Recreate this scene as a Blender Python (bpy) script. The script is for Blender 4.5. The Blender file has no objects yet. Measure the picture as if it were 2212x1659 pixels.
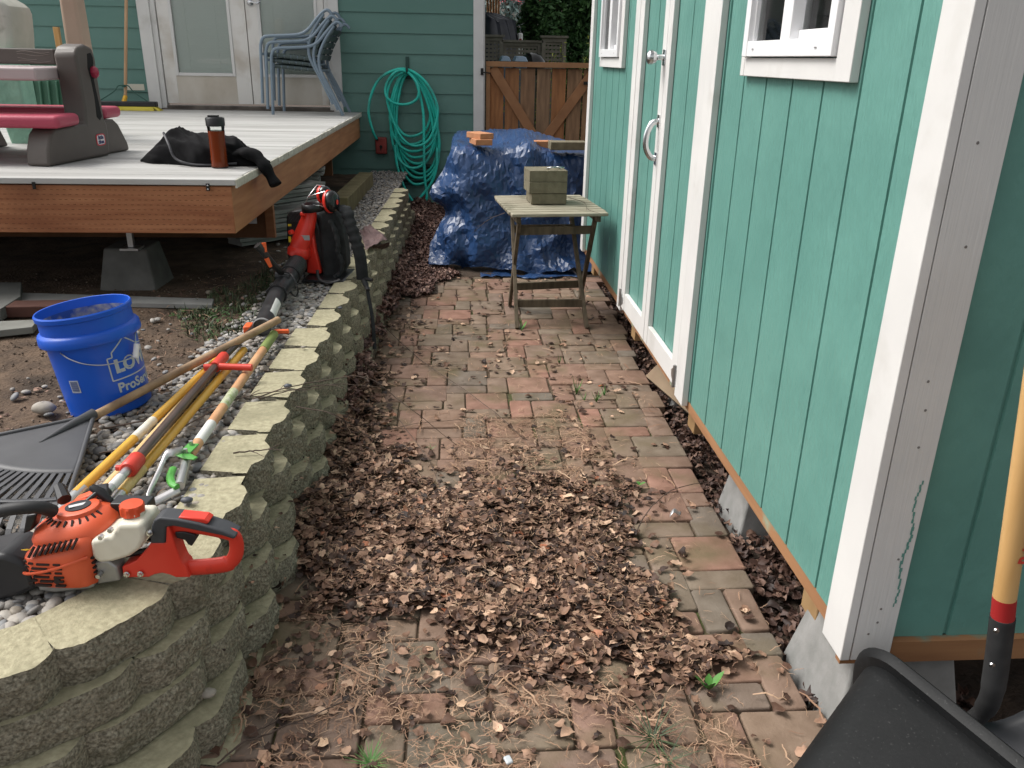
import bpy, math, random
import numpy as np
from mathutils import Vector, Matrix, noise as mnoise

# ---------------------------------------------------------------- camera, sky, sun, exposure
scene = bpy.context.scene
COL = scene.collection
cam_d = bpy.data.cameras.new("camera")
cam = bpy.data.objects.new("camera", cam_d)
COL.objects.link(cam)
scene.camera = cam
F = Vector((0.06535186, 0.92747692, -0.36812455))
RX = Vector((0.99783968, -0.06322519, 0.01784933))
DN = Vector((-0.0067197, -0.36849576, -0.92960514))
m = Matrix((RX, -DN, -F)).transposed().to_4x4()
m.translation = Vector((0, 0, 1.42))
cam.matrix_world = m
cam_d.sensor_width = 36.0
cam_d.lens = 36.0 * 1775 / 2212
cam_d.clip_start = 0.05
cam_d.clip_end = 500

SUN_EL, SUN_AZ = math.radians(52), math.radians(285)      # azimuth clockwise from +Y; light comes from the upper left
world = bpy.data.worlds.new("World")
scene.world = world
world.use_nodes = True
wn = world.node_tree
wn.nodes.clear()
sky = wn.nodes.new("ShaderNodeTexSky")
sky.sky_type = 'NISHITA'
sky.sun_disc = False
sky.sun_elevation = SUN_EL
sky.sun_rotation = SUN_AZ
sky.air_density = 1.0
sky.dust_density = 4.0
sky.ozone_density = 0.6
hs = wn.nodes.new("ShaderNodeHueSaturation")               # thin bright cloud: the sky is nearly colourless
hs.inputs['Saturation'].default_value = 0.10
bg = wn.nodes.new("ShaderNodeBackground")
bg.inputs['Strength'].default_value = 0.13
wo = wn.nodes.new("ShaderNodeOutputWorld")
wn.links.new(sky.outputs[0], hs.inputs['Color'])
wn.links.new(hs.outputs[0], bg.inputs['Color'])
wn.links.new(bg.outputs[0], wo.inputs['Surface'])
sun_d = bpy.data.lights.new("sun", 'SUN')
sun_d.energy = 1.75
sun_d.angle = math.radians(28)
sun_d.color = (1.0, 0.96, 0.9)
sun = bpy.data.objects.new("sun", sun_d)
COL.objects.link(sun)
sd = Vector((math.sin(SUN_AZ) * math.cos(SUN_EL), math.cos(SUN_AZ) * math.cos(SUN_EL), math.sin(SUN_EL)))
sun.rotation_euler = sd.to_track_quat('Z', 'Y').to_euler()
sun.location = (-4, 4, 8)
scene.view_settings.view_transform = 'Standard'
scene.view_settings.look = 'None'
scene.view_settings.exposure = 0.72
scene.view_settings.gamma = 1.0

# ---------------------------------------------------------------- helpers
R = math.radians
ORG = {}
rnd = random.Random(7)

def V(*a): return Vector(a)

def tagit(o, label, cat, group=None, kind=None):
    if label: o['label'] = label
    if cat: o['category'] = cat
    if group: o['group'] = group
    if kind: o['kind'] = kind
    return o

def thing(name, label, cat, loc, group=None):
    o = bpy.data.objects.new(name, None)
    o.empty_display_size = 0.1
    COL.objects.link(o)
    o.location = loc
    ORG[o.name] = Vector(loc)
    return tagit(o, label, cat, group)

def frame(z, x=None):
    z = Vector(z).normalized()
    if x is None:
        x = Vector((1, 0, 0)) if abs(z.x) < .9 else Vector((0, 1, 0))
    x = Vector(x); x = (x - z * x.dot(z)).normalized()
    return x, z.cross(x), z

class MB:
    def __init__(s): s.v = []; s.f = []
    def add(s, vs, fs):
        b = len(s.v)
        s.v += [tuple(p) for p in vs]
        s.f += [tuple(i + b for i in f) for f in fs]
        return s
    def box(s, c, sz, M=None):
        c = Vector(c); h = Vector(sz) / 2
        vs = [Vector((x * h.x, y * h.y, z * h.z)) for x in (-1, 1) for y in (-1, 1) for z in (-1, 1)]
        if M is not None: vs = [M @ p for p in vs]
        return s.add([c + p for p in vs], [(0, 1, 3, 2), (4, 6, 7, 5), (0, 4, 5, 1), (2, 3, 7, 6), (0, 2, 6, 4), (1, 5, 7, 3)])
    def bb(s, x0, x1, y0, y1, z0, z1):
        return s.box(((x0 + x1) / 2, (y0 + y1) / 2, (z0 + z1) / 2), (x1 - x0, y1 - y0, z1 - z0))
    def bar(s, a, b, w, h, up=(0, 0, 1)):
        a = Vector(a); b = Vector(b); d = b - a
        z = d.normalized(); x = Vector(up).cross(z)
        x = x.normalized() if x.length > 1e-4 else Vector((1, 0, 0))
        y = z.cross(x)
        M = Matrix((x, y, z)).transposed()
        return s.box((a + b) / 2, (w, h, d.length), M)
    def tube(s, pts, r, seg=10, closed=False, caps=True, flat=1.0, up=None):
        pts = [Vector(p) for p in pts]; n = len(pts)
        rr = r if isinstance(r, (list, tuple)) else [r] * n
        T = []
        for i in range(n):
            a = pts[(i - 1) % n] if (closed or i > 0) else pts[i]
            b = pts[(i + 1) % n] if (closed or i < n - 1) else pts[i]
            T.append((b - a).normalized())
        x = frame(T[0])[0] if up is None else frame(T[0], up)[0]
        vs = []; fs = []
        for i in range(n):
            x = (x - T[i] * x.dot(T[i]))
            x = x.normalized() if x.length > 1e-6 else frame(T[i])[0]
            if up is not None: x = frame(T[i], up)[0]
            y = T[i].cross(x)
            for k in range(seg):
                a = 2 * math.pi * k / seg
                vs.append(pts[i] + x * math.cos(a) * rr[i] + y * math.sin(a) * rr[i] * flat)
        m_ = n if closed else n - 1
        for i in range(m_):
            for k in range(seg):
                a = i * seg + k; b = i * seg + (k + 1) % seg
                c = ((i + 1) % n) * seg + (k + 1) % seg; d = ((i + 1) % n) * seg + k
                fs.append((a, b, c, d))
        if caps and not closed:
            fs.append(tuple(reversed(range(seg))))
            fs.append(tuple(range((n - 1) * seg, n * seg)))
        return s.add(vs, fs)
    def lathe(s, prof, O=(0, 0, 0), Z=(0, 0, 1), seg=32, X=None, sy=1.0):
        x, y, z = frame(Z, X); O = Vector(O); vs = []; fs = []
        for (r, h) in prof:
            for k in range(seg):
                a = 2 * math.pi * k / seg
                vs.append(O + x * r * math.cos(a) + y * r * math.sin(a) * sy + z * h)
        for i in range(len(prof) - 1):
            for k in range(seg):
                fs.append((i * seg + k, i * seg + (k + 1) % seg, (i + 1) * seg + (k + 1) % seg, (i + 1) * seg + k))
        if prof[0][0] > 1e-5: fs.append(tuple(reversed(range(seg))))
        if prof[-1][0] > 1e-5: fs.append(tuple(range((len(prof) - 1) * seg, len(prof) * seg)))
        return s.add(vs, fs)
    def prism(s, poly, O, U, W, N, t):
        """polygon of (u, w) in the plane O + u*U + w*W, thickened by t along N"""
        O = Vector(O); U = Vector(U); W = Vector(W); N = Vector(N)
        n = len(poly)
        vs = [O + U * u + W * w for u, w in poly] + [O + U * u + W * w + N * t for u, w in poly]
        fs = [tuple(range(n)), tuple(reversed(range(n, 2 * n)))]
        fs += [(i, i + n, (i + 1) % n + n, (i + 1) % n) for i in range(n)]
        return s.add(vs, fs)
    def grid(s, nu, nv, fn, cu=False, cv=False):
        vs = [fn(i / (nu if cu else nu - 1), j / (nv if cv else nv - 1)) for i in range(nu) for j in range(nv)]
        fs = []
        for i in range(nu if cu else nu - 1):
            for j in range(nv if cv else nv - 1):
                fs.append((i * nv + j, ((i + 1) % nu) * nv + j, ((i + 1) % nu) * nv + (j + 1) % nv, i * nv + (j + 1) % nv))
        return s.add(vs, fs)
    def build(s, name, mat_, parent=None, smooth=30, bevel=0, label=None, cat=None, group=None, kind=None, seg=2, org=None, solid=0):
        me = bpy.data.meshes.new(name)
        if parent is not None:
            o0 = ORG[parent.name]
        elif org is not None:
            o0 = Vector(org)
        else:
            a = np.array(s.v); o0 = Vector((a[:, 0].mean(), a[:, 1].mean(), a[:, 2].min()))
        me.from_pydata([(p[0] - o0[0], p[1] - o0[1], p[2] - o0[2]) for p in s.v], [], s.f)
        bmn = None
        import bmesh
        bmn = bmesh.new(); bmn.from_mesh(me)
        bmesh.ops.recalc_face_normals(bmn, faces=bmn.faces)
        bmn.to_mesh(me); bmn.free()
        if smooth:
            me.shade_smooth()
            me.set_sharp_from_angle(angle=R(smooth))
        me.materials.append(mat_)
        o = bpy.data.objects.new(name, me)
        COL.objects.link(o)
        if parent is not None: o.parent = parent
        else: o.location = o0
        ORG[o.name] = o0
        if solid:
            md = o.modifiers.new("solid", 'SOLIDIFY'); md.thickness = solid; md.offset = 0
        if bevel:
            md = o.modifiers.new("bevel", 'BEVEL'); md.width = bevel; md.segments = seg; md.limit_method = 'ANGLE'; md.angle_limit = R(35)
        return tagit(o, label, cat, group, kind)

def fast_mesh(name, verts, faces_flat, loop_tot, mat_, smooth=False, **kw):
    """numpy mesh: verts (n,3), faces_flat index array, loop_tot per-face counts"""
    me = bpy.data.meshes.new(name)
    nv = len(verts)
    me.vertices.add(nv); me.vertices.foreach_set('co', np.asarray(verts, dtype=np.float32).ravel())
    me.loops.add(len(faces_flat)); me.loops.foreach_set('vertex_index', np.asarray(faces_flat, dtype=np.int32))
    lt = np.asarray(loop_tot, dtype=np.int32)
    me.polygons.add(len(lt))
    me.polygons.foreach_set('loop_start', np.concatenate([[0], np.cumsum(lt)[:-1]]).astype(np.int32))
    me.polygons.foreach_set('loop_total', lt)
    me.update(calc_edges=True); me.validate()
    if smooth: me.shade_smooth()
    me.materials.append(mat_)
    o = bpy.data.objects.new(name, me); COL.objects.link(o)
    parent = kw.pop('parent', None)
    if parent is not None: o.parent = parent
    return tagit(o, kw.get('label'), kw.get('cat'), kw.get('group'), kw.get('kind'))

def spline(pts, n=8):
    """Catmull-Rom through points"""
    pts = [Vector(p) for p in pts]; out = []
    for i in range(len(pts) - 1):
        p0 = pts[max(i - 1, 0)]; p1 = pts[i]; p2 = pts[i + 1]; p3 = pts[min(i + 2, len(pts) - 1)]
        for k in range(n):
            t = k / n
            out.append(0.5 * ((2 * p1) + (p2 - p0) * t + (2 * p0 - 5 * p1 + 4 * p2 - p3) * t * t + (3 * p1 - p0 - 3 * p2 + p3) * t ** 3))
    out.append(pts[-1]); return out

def _ray(px, py):                                                     # px, py on a 2212 x 1659 view of the photograph
    return F + RX * ((px - 1106) / 1775) + DN * ((py - 829.5) / 1775)
def az(px, py, z):
    r_ = _ray(px, py); t = (z - 1.42) / r_.z; return Vector((t * r_.x, t * r_.y, z))
def ay(px, py, y):
    r_ = _ray(px, py); t = y / r_.y; return Vector((t * r_.x, y, 1.42 + t * r_.z))

def nz(x, y, z=0.0): return mnoise.noise(Vector((x, y, z)))
def fbm(x, y, z=0.0, o=4): return mnoise.fractal(Vector((x, y, z)), 1.0, 2.0, o)

# ---------------------------------------------------------------- materials
MATS = {}
def mat(name, c1, c2=None, rough=.6, scale=6, stretch=(1, 1, 1), bump=0, bscale=40, bstretch=None, bdist=.002,
        metal=0, spec=.5, coat=0, island=None, ramp=(.3, .7), dirt=None, dscale=3, dramp=(.5, .7), trans=0, ior=1.45, sheen=0, rvar=0, detail=6):
    if name in MATS: return MATS[name]
    mt = bpy.data.materials.new(name); mt.use_nodes = True
    nt = mt.node_tree; N = nt.nodes; L = nt.links
    b = N['Principled BSDF']
    b.inputs['Roughness'].default_value = rough
    b.inputs['Metallic'].default_value = metal
    b.inputs['Specular IOR Level'].default_value = spec
    b.inputs['Coat Weight'].default_value = coat
    b.inputs['Transmission Weight'].default_value = trans
    b.inputs['IOR'].default_value = ior
    b.inputs['Sheen Weight'].default_value = sheen
    tc = N.new('ShaderNodeTexCoord')
    def mapped(st):
        mp = N.new('ShaderNodeMapping'); mp.inputs['Scale'].default_value = st
        L.new(tc.outputs['Object'], mp.inputs['Vector']); return mp.outputs[0]
    def noise_(sc, st, det=6):
        n = N.new('ShaderNodeTexNoise'); n.inputs['Scale'].default_value = sc; n.inputs['Detail'].default_value = det
        L.new(mapped(st), n.inputs['Vector']); return n.outputs['Fac']
    def rampn(fac, stops):
        r = N.new('ShaderNodeValToRGB'); e = r.color_ramp.elements
        while len(e) < len(stops): e.new(.5)
        for i, (p, c) in enumerate(stops): e[i].position = p; e[i].color = (*c, 1)
        L.new(fac, r.inputs[0]); return r.outputs[0]
    col = None
    if island:
        g = N.new('ShaderNodeNewGeometry')
        col = rampn(g.outputs['Random Per Island'], island)
        if c2 is not None:
            mx = N.new('ShaderNodeMix'); mx.data_type = 'RGBA'; mx.blend_type = 'MULTIPLY'; mx.inputs[0].default_value = 1
            L.new(col, mx.inputs[6]); L.new(rampn(noise_(scale, stretch, detail), [(ramp[0], c1), (ramp[1], c2)]), mx.inputs[7])
            col = mx.outputs[2]
    elif c2 is not None:
        col = rampn(noise_(scale, stretch, detail), [(ramp[0], c1), (ramp[1], c2)])
    if dirt is not None:
        mx = N.new('ShaderNodeMix'); mx.data_type = 'RGBA'
        L.new(rampn(noise_(dscale, (1, 1, 1)), [(dramp[0], (0, 0, 0)), (dramp[1], (1, 1, 1))]), mx.inputs[0])
        if col is None: mx.inputs[6].default_value = (*c1, 1)
        else: L.new(col, mx.inputs[6])
        mx.inputs[7].default_value = (*dirt, 1); col = mx.outputs[2]
    if col is None: b.inputs['Base Color'].default_value = (*c1, 1)
    else: L.new(col, b.inputs['Base Color'])
    if rvar:
        rr = N.new('ShaderNodeMapRange'); L.new(noise_(scale * 1.7, stretch), rr.inputs[0])
        rr.inputs[3].default_value = max(0, rough - rvar); rr.inputs[4].default_value = min(1, rough + rvar)
        L.new(rr.outputs[0], b.inputs['Roughness'])
    if bump:
        bp = N.new('ShaderNodeBump'); bp.inputs['Strength'].default_value = bump; bp.inputs['Distance'].default_value = bdist
        L.new(noise_(bscale, bstretch or stretch, 8), bp.inputs['Height']); L.new(bp.outputs[0], b.inputs['Normal'])
    MATS[name] = mt
    return mt

SIDING = mat('house_siding_paint', (.10, .205, .175), (.12, .23, .20), rough=.55, scale=2.5, bump=.35, bscale=30, bstretch=(1, 6, 14), bdist=.002, dirt=(.085, .19, .16), dscale=1.3, dramp=(.45, .8))
SHEDP = mat('shed_green_paint', (.108, .262, .224), (.126, .292, .25), rough=.42, scale=3, bump=.8, bscale=34, bstretch=(1, 2.2, .6), bdist=.004, dirt=(.098, .238, .204), dscale=5, dramp=(.45, .75), rvar=.1)
SHEDE = SHEDP
WHITE = mat('white_trim_paint', (.60, .59, .575), (.68, .67, .65), rough=.5, scale=4, bump=.25, bscale=60, bstretch=(1, 1, .15), bdist=.0015, dirt=(.47, .455, .42), dscale=5, dramp=(.58, .85))
VINYL = mat('white_vinyl', (.78, .78, .79), rough=.3)
DOORW = mat('door_white_paint', (.66, .64, .60), (.72, .70, .67), rough=.5, scale=2, dirt=(.42, .36, .29), dscale=2.6, dramp=(.5, .72), bump=.1)
DIRTY = mat('stained_door_panel', (.45, .40, .33), (.58, .54, .48), rough=.6, scale=3, ramp=(.35, .65), bump=.1, stretch=(1.2, 1, .8))
METAL = mat('bright_metal', (.62, .63, .64), rough=.25, metal=1, bump=.05)
GALV = mat('galvanised_metal', (.42, .43, .43), (.55, .56, .56), rough=.4, metal=1, scale=20)
BLACKP = mat('black_plastic', (.012, .012, .013), (.022, .022, .024), rough=.38, scale=20, bump=.08, bscale=200)
BLACKM = mat('black_metal', (.012, .012, .012), rough=.4)
CEDAR = mat('red_stained_lumber', (.27, .095, .035), (.40, .165, .07), rough=.6, scale=7, stretch=(.6, .6, 9), ramp=(.35, .65), bump=.2, bscale=18, bstretch=(.4, .4, 12), dirt=(.16, .055, .022), dscale=2.2, dramp=(.5, .8))
CEDARY = mat('red_stained_lumber_side', (.30, .115, .045), (.42, .185, .08), rough=.6, scale=7, stretch=(1, .5, 8), ramp=(.35, .65), bump=.2, bscale=18, dirt=(.22, .08, .03), dscale=1.5, dramp=(.5, .8))
RAWWOOD = mat('raw_lumber', (.36, .20, .085), (.46, .28, .14), rough=.7, scale=10, stretch=(1, .5, 6), bump=.2)
TRWOOD = mat('treated_lumber_end', (.42, .27, .12), (.55, .38, .19), rough=.7, scale=14, bump=.2)
DECKM = mat('pale_composite_decking', (.34, .335, .32), (.47, .465, .45), rough=.55, scale=2.2, stretch=(.35, 3.2, 1), ramp=(.38, .62), bump=.15, bscale=40, bstretch=(.2, 6, 1))
COMPG = mat('grey_composite_board', (.17, .17, .16), (.27, .265, .25), rough=.7, scale=6, bump=.1)
CONC = mat('concrete', (.20, .20, .19), (.28, .275, .265), rough=.85, scale=18, bump=.5, bscale=60, bdist=.003, dirt=(.16, .15, .13), dscale=4, dramp=(.55, .75))
BLOCKT = mat('concrete_block_top', (.26, .235, .15), (.40, .365, .245), rough=.9, scale=70, ramp=(.3, .7), bump=.8, bscale=160, bdist=.003, dirt=(.20, .185, .115), dscale=6, dramp=(.5, .8), detail=10)
BLOCKF = mat('split_face_block', (.12, .108, .078), (.38, .345, .26), rough=.95, scale=150, ramp=(.34, .68), bump=1, bscale=130, bdist=.009, dirt=(.095, .088, .056), dscale=12, dramp=(.52, .85), detail=12)  # darker than the tops: mossy split aggregate, with the faces' shade painted in
SOIL = mat('brown_soil', (.055, .035, .022), (.13, .085, .055), rough=.95, scale=9, bump=1, bscale=60, bdist=.012, dirt=(.03, .02, .013), dscale=2, dramp=(.5, .7), ramp=(.35, .65))
SOILD = mat('dark_damp_soil', (.03, .02, .014), (.075, .05, .034), rough=.95, scale=12, bump=1, bscale=60, bdist=.01)
PAVER = mat('concrete_paver', (.62, .58, .54), (1, 1, 1), rough=.85, scale=14, ramp=(.3, .7), bump=.6, bscale=130, bdist=.0025,
            island=[(0, (.215, .148, .108)), (.18, (.265, .155, .115)), (.34, (.195, .155, .115)), (.5, (.24, .168, .12)), (.64, (.165, .14, .112)), (.78, (.28, .15, .11)), (.92, (.225, .158, .112)), (1, (.34, .175, .13))],
            dirt=(.12, .092, .048), dscale=5.5, dramp=(.50, .76))
LEAFM = mat('dead_leaf', (.65, .65, .65), (1.2, 1.15, 1.1), rough=.6, scale=30, spec=.3,
            island=[(0, (.018, .010, .008)), (.25, (.055, .029, .020)), (.5, (.12, .067, .046)), (.70, (.21, .124, .084)), (.86, (.34, .215, .15)), (.965, (.54, .38, .27)), (1, (.27, .08, .035))])
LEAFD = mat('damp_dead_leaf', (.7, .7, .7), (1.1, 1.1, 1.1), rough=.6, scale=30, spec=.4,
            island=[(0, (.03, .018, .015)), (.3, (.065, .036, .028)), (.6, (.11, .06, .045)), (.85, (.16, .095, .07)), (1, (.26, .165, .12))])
NEEDLE = mat('dry_cedar_sprig', (1, 1, 1), (1.25, 1.2, 1.15), rough=.8, scale=20,
             island=[(0, (.16, .085, .055)), (.5, (.27, .165, .105)), (1, (.38, .26, .175))])
PEBBLE = mat('river_pebble', (.8, .8, .8), (1.1, 1.1, 1.1), rough=.65, scale=60, bump=.1,
             island=[(0, (.13, .13, .13)), (.2, (.22, .20, .18)), (.4, (.30, .28, .255)), (.55, (.17, .175, .185)), (.7, (.38, .35, .31)), (.85, (.26, .22, .17)), (1, (.44, .42, .40))])
TWIG = mat('dark_twig', (.05, .033, .026), (.13, .09, .07), rough=.8, scale=20)
GRASS = mat('grass_blade', (.7, .7, .7), (1.1, 1.1, 1.1), rough=.6, island=[(0, (.025, .04, .016)), (.5, (.045, .07, .027)), (.85, (.07, .10, .04)), (1, (.15, .14, .075))])
WEED = mat('weed_leaf', (.055, .17, .03), (.10, .25, .05), rough=.5, scale=20)

# ---------------------------------------------------------------- ground, path, retaining wall
def zbed(x, y):
    return .335 + .02 * fbm(x * .9, y * .9) - .05 * max(0, min(1, (-x - 1.5) / 2))
g = MB(); g.bb(-30, 40, -6, 60, -.5, -.075)
g.build('ground', SOILD, kind='structure', smooth=0)

def wall_x(y): return -.548 + .0262 * (y - 1.96)
TOPZ = .37; CH = .0925
CURVES = [
    [(-3.2, 1.0), (-2.2, 1.02), (-1.5, 1.03), (-1.1, 1.10), (-.823, 1.229), (-.745, 1.286), (-.595, 1.488), (-.555, 1.60), (-.548, 1.78)],
    [(-3.2, .96), (-2.2, .98), (-1.5, .99), (-1.1, 1.07), (-.835, 1.205), (-.637, 1.369), (-.545, 1.577), (-.534, 1.75)],
    [(-3.2, .92), (-2.2, .94), (-1.5, .96), (-1.05, 1.04), (-.79, 1.195), (-.71, 1.262), (-.562, 1.474), (-.522, 1.692)],
    [(-3.2, .88), (-2.2, .90), (-1.4, .93), (-.95, 1.02), (-.66, 1.20), (-.537, 1.38), (-.515, 1.59)],
    [(-3.2, .84), (-2.2, .86), (-1.3, .90), (-.9, .98), (-.6, 1.15), (-.495, 1.36), (-.49, 1.55)],
]
def course_line(k):
    off = [0, .024, .046, .066, .085][k]
    pts = [Vector((x, y)) for x, y in CURVES[k]]
    y = pts[-1].y + .3
    while y < 7.35:
        pts.append(Vector((wall_x(y) + off, y))); y += .3
    pts.append(Vector((wall_x(7.35) + off, 7.35)))
    sp = spline([(p.x, p.y, 0) for p in pts], 5)
    acc = [0]
    for a, b in zip(sp, sp[1:]): acc.append(acc[-1] + (b - a).length)
    return sp, acc
def along(sp, acc, s):
    s = max(0, min(acc[-1] - 1e-5, s))
    i = int(np.searchsorted(acc, s, side='right')) - 1
    t = (s - acc[i]) / (acc[i + 1] - acc[i])
    p = sp[i].lerp(sp[i + 1], t)
    d = (sp[min(i + 2, len(sp) - 1)] - sp[max(i - 1, 0)]).normalized()
    return p, d
wall_t = thing('retaining_wall', 'low tan split-face concrete block wall curving along the left of the brick path', 'garden wall', (-.6, 4, 0))
def wall_block(mb, sp, acc, s0, s1, ztop, h, seed, depth=.155):
    s0 += .0045; s1 -= .0045; L_ = s1 - s0
    pm, dm = along(sp, acc, (s0 + s1) / 2)
    near = pm.y < 3.2
    na = 30 if near else 12
    nf = 14 if near else 6
    zt = ztop + rnd.uniform(-.004, .003)
    prof = []
    for i in range(nf): prof.append(('f', 1 - i / (nf - 1)))         # front face, top to bottom
    vs = []; fs = []
    ws = [0, .02, .06, .12] if near else [0, .03, .09]
    ins = Vector((-dm.y, dm.x, 0))                                     # inwards (left of travel)
    P0, _ = along(sp, acc, s0); P1, _ = along(sp, acc, s1)
    if True:
        inward = Vector((-(P1 - P0).y, (P1 - P0).x, 0)).normalized()
    nprof = 1 + len(ws) + nf + 1
    us = [i / (na - 1) for i in range(na)]
    for u in us:
        p, d = along(sp, acc, s0 + L_ * u)
        e = min(u, 1 - u) * L_
        st_ = min(1, max(0, (p.y - 1.5) / .25))
        rec = (.034 * st_ + .030) * max(0, 1 - e / (.05 + .04 * st_)) ** (1.5 - .4 * st_)                        # rounded front corners
        tap = 1 - .10 * (abs(u - .5) * 2)
        mid = (P0 + P1) / 2
        def inner(dist):
            q = p + inward * dist
            return q + (mid - p) * (.16 * dist / depth)
        row = [inner(depth) + V(0, 0, zt - h)]
        for w in reversed(ws[1:]):
            q = inner(w * depth / .12 if w else 0)
            row.append(q + V(0, 0, zt + .0015 * fbm(q.x * 30, q.y * 30, seed)))
        for (kd, w) in prof:
            q = p + inward * rec
            zz = zt - h * (1 - w)
            amp = .008
            edge = 1.0 if 0 < w < 1 else .35
            n1 = abs(mnoise.noise(Vector((q.x * 26, q.y * 26, zz * 26 + seed)))) * amp * 1.0 - amp * .2 + mnoise.noise(Vector((q.x * 75, q.y * 75, zz * 75))) * amp * .75 + mnoise.noise(Vector((q.x * 170, q.y * 170, zz * 170))) * amp * .35
            bulge = .005 * (1 - (2 * w - 1) ** 2)
            row.append(q - inward * (n1 * edge + bulge) + V(0, 0, zz + (mnoise.noise(Vector((q.x * 60, q.y * 60, 3.1))) * .003 if w == 1 else 0)))
        vs.append(row)
    n = len(vs[0])
    flat = [v for r_ in vs for v in r_]
    nt_ = 1 + len(ws) - 1
    mb.mi = getattr(mb, 'mi', [])
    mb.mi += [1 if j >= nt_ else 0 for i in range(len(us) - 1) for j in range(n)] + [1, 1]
    for i in range(len(us) - 1):
        for j in range(n):
            a = i * n + j; b = i * n + (j + 1) % n
            fs.append((a, b, b + n, a + n))
    fs.append(tuple(range(n))); fs.append(tuple(reversed(range((len(us) - 1) * n, len(us) * n))))
    mb.add(flat, fs)
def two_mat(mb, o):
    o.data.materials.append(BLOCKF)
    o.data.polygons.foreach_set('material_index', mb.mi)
for k in range(5):
    sp, acc = course_line(k)
    # arclength at y: keep seams where the photo shows them on the cap course
    def s_at(x=None, y=None):
        best = min(range(len(sp)), key=lambda i: (abs(sp[i].x - x) if x is not None else 0) + (abs(sp[i].y - y) if y is not None else 0))
        return acc[best]
    ref = [s_at(-.745, 1.286), s_at(-.637, 1.369), s_at(-.71, 1.265), s_at(-.537, 1.38), s_at(-.495, 1.36)][k]
    w = .262
    seams = [ref]
    s = ref
    first = [.262, .235, .30, .30, .28][k]
    s += first; seams.append(s)
    while s < acc[-1] - .1:
        s += w + (rnd.uniform(-.006, .006)); seams.append(s)
    s = ref
    while s > .35: s -= .3; seams.insert(0, s)
    if k == 0:
        for a, b in zip(seams, seams[1:]):
            if b > acc[-1]: break
            mb = MB(); wall_block(mb, sp, acc, a, b, TOPZ, CH, a * 7)
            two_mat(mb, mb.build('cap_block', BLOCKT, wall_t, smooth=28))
    else:
        mb = MB()
        for a, b in zip(seams, seams[1:]):
            if b > acc[-1]: break
            wall_block(mb, sp, acc, a, b, TOPZ - CH * k, CH - .002, a * 7 + k, depth=.15)
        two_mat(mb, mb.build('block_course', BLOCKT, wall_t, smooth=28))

def bed_edge(y):
    """inner edge of the wall caps"""
    c = [(-3.2, 1.15), (-1.5, 1.19), (-1.15, 1.24), (-.95, 1.34), (-.82, 1.46), (-.72, 1.6), (-.70, 1.8)]
    if y >= 1.8: return wall_x(y) - .14
    for (x0, y0), (x1, y1) in zip(c, c[1:]):
        if y0 <= y <= y1: return x0 + (x1 - x0) * (y - y0) / (y1 - y0)
    return -3.2
mb = MB()
ys = [1.15 + i * .05 for i in range(55)] + [3.9 + i * .12 for i in range(38)]
nx_ = 70
def bedpt(i, j):
    y = ys[i]; xe = bed_edge(y)
    t = j / (nx_ - 1)
    x = xe + .02 - (1 - (1 - t) ** .55) * 9 if j < nx_ - 1 else -9.0
    return Vector((x, y, zbed(x, y) + .006 * fbm(x * 14, y * 14) + .003 * fbm(x * 45, y * 45)))
vs = [bedpt(i, j) for i in range(len(ys)) for j in range(nx_)]
fs = [(i * nx_ + j, (i + 1) * nx_ + j, (i + 1) * nx_ + j + 1, i * nx_ + j + 1) for i in range(len(ys) - 1) for j in range(nx_ - 1)]
mb.add(vs, fs)
mb.build('dirt', SOIL, kind='structure', smooth=60)

# brick path
DX = .030                                                             # the path runs a little askew to the shed
def path_right(y): return .838 + .034 * (y - 1.41)
bed = MB(); bed.add([(-.56, .6, -.011), (path_right(.6) - .03, .6, -.011), (path_right(5.8) - .05, 5.8, -.011), (-.5, 5.8, -.011),
                     (-.56, .6, -.07), (path_right(.6) - .03, .6, -.07), (path_right(5.8) - .05, 5.8, -.07), (-.5, 5.8, -.07)],
                    [(0, 1, 2, 3), (4, 7, 6, 5), (1, 5, 6, 2), (0, 3, 7, 4), (0, 4, 5, 1), (3, 2, 6, 7)])
JOINT = mat('sandy_paver_joint', (.05, .034, .02), (.10, .068, .042), rough=.95, scale=30, bump=1, bscale=120, bdist=.004, dirt=(.05, .06, .015), dscale=4, dramp=(.55, .65))
bed.build('path_joints', JOINT, kind='structure', smooth=0)
u_ = .0965
NXc, NYc = 16, 55
occ = {}
slabs = []
pr = random.Random(11)
for j in range(NYc):
    for i in range(NXc):
        cl = (i + 3 * j) % 8                                            # laid in the photo's repeat: square, half block, long strip
        if cl == 0: w, h = 2, 2
        elif cl == 5: w, h = 2, 1
        elif cl == 7: w, h = 1, 2
        elif cl in (3,) and j == 0: w, h = 2, 1
        elif cl == 2 and j == 0: w, h = 1, 1
        elif i == 0 and cl in (1, 4, 6): w, h = 1, 1
        else: continue
        w = min(w, NXc - i)
        slabs.append((i, j, w, h))
mb = MB()
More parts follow.
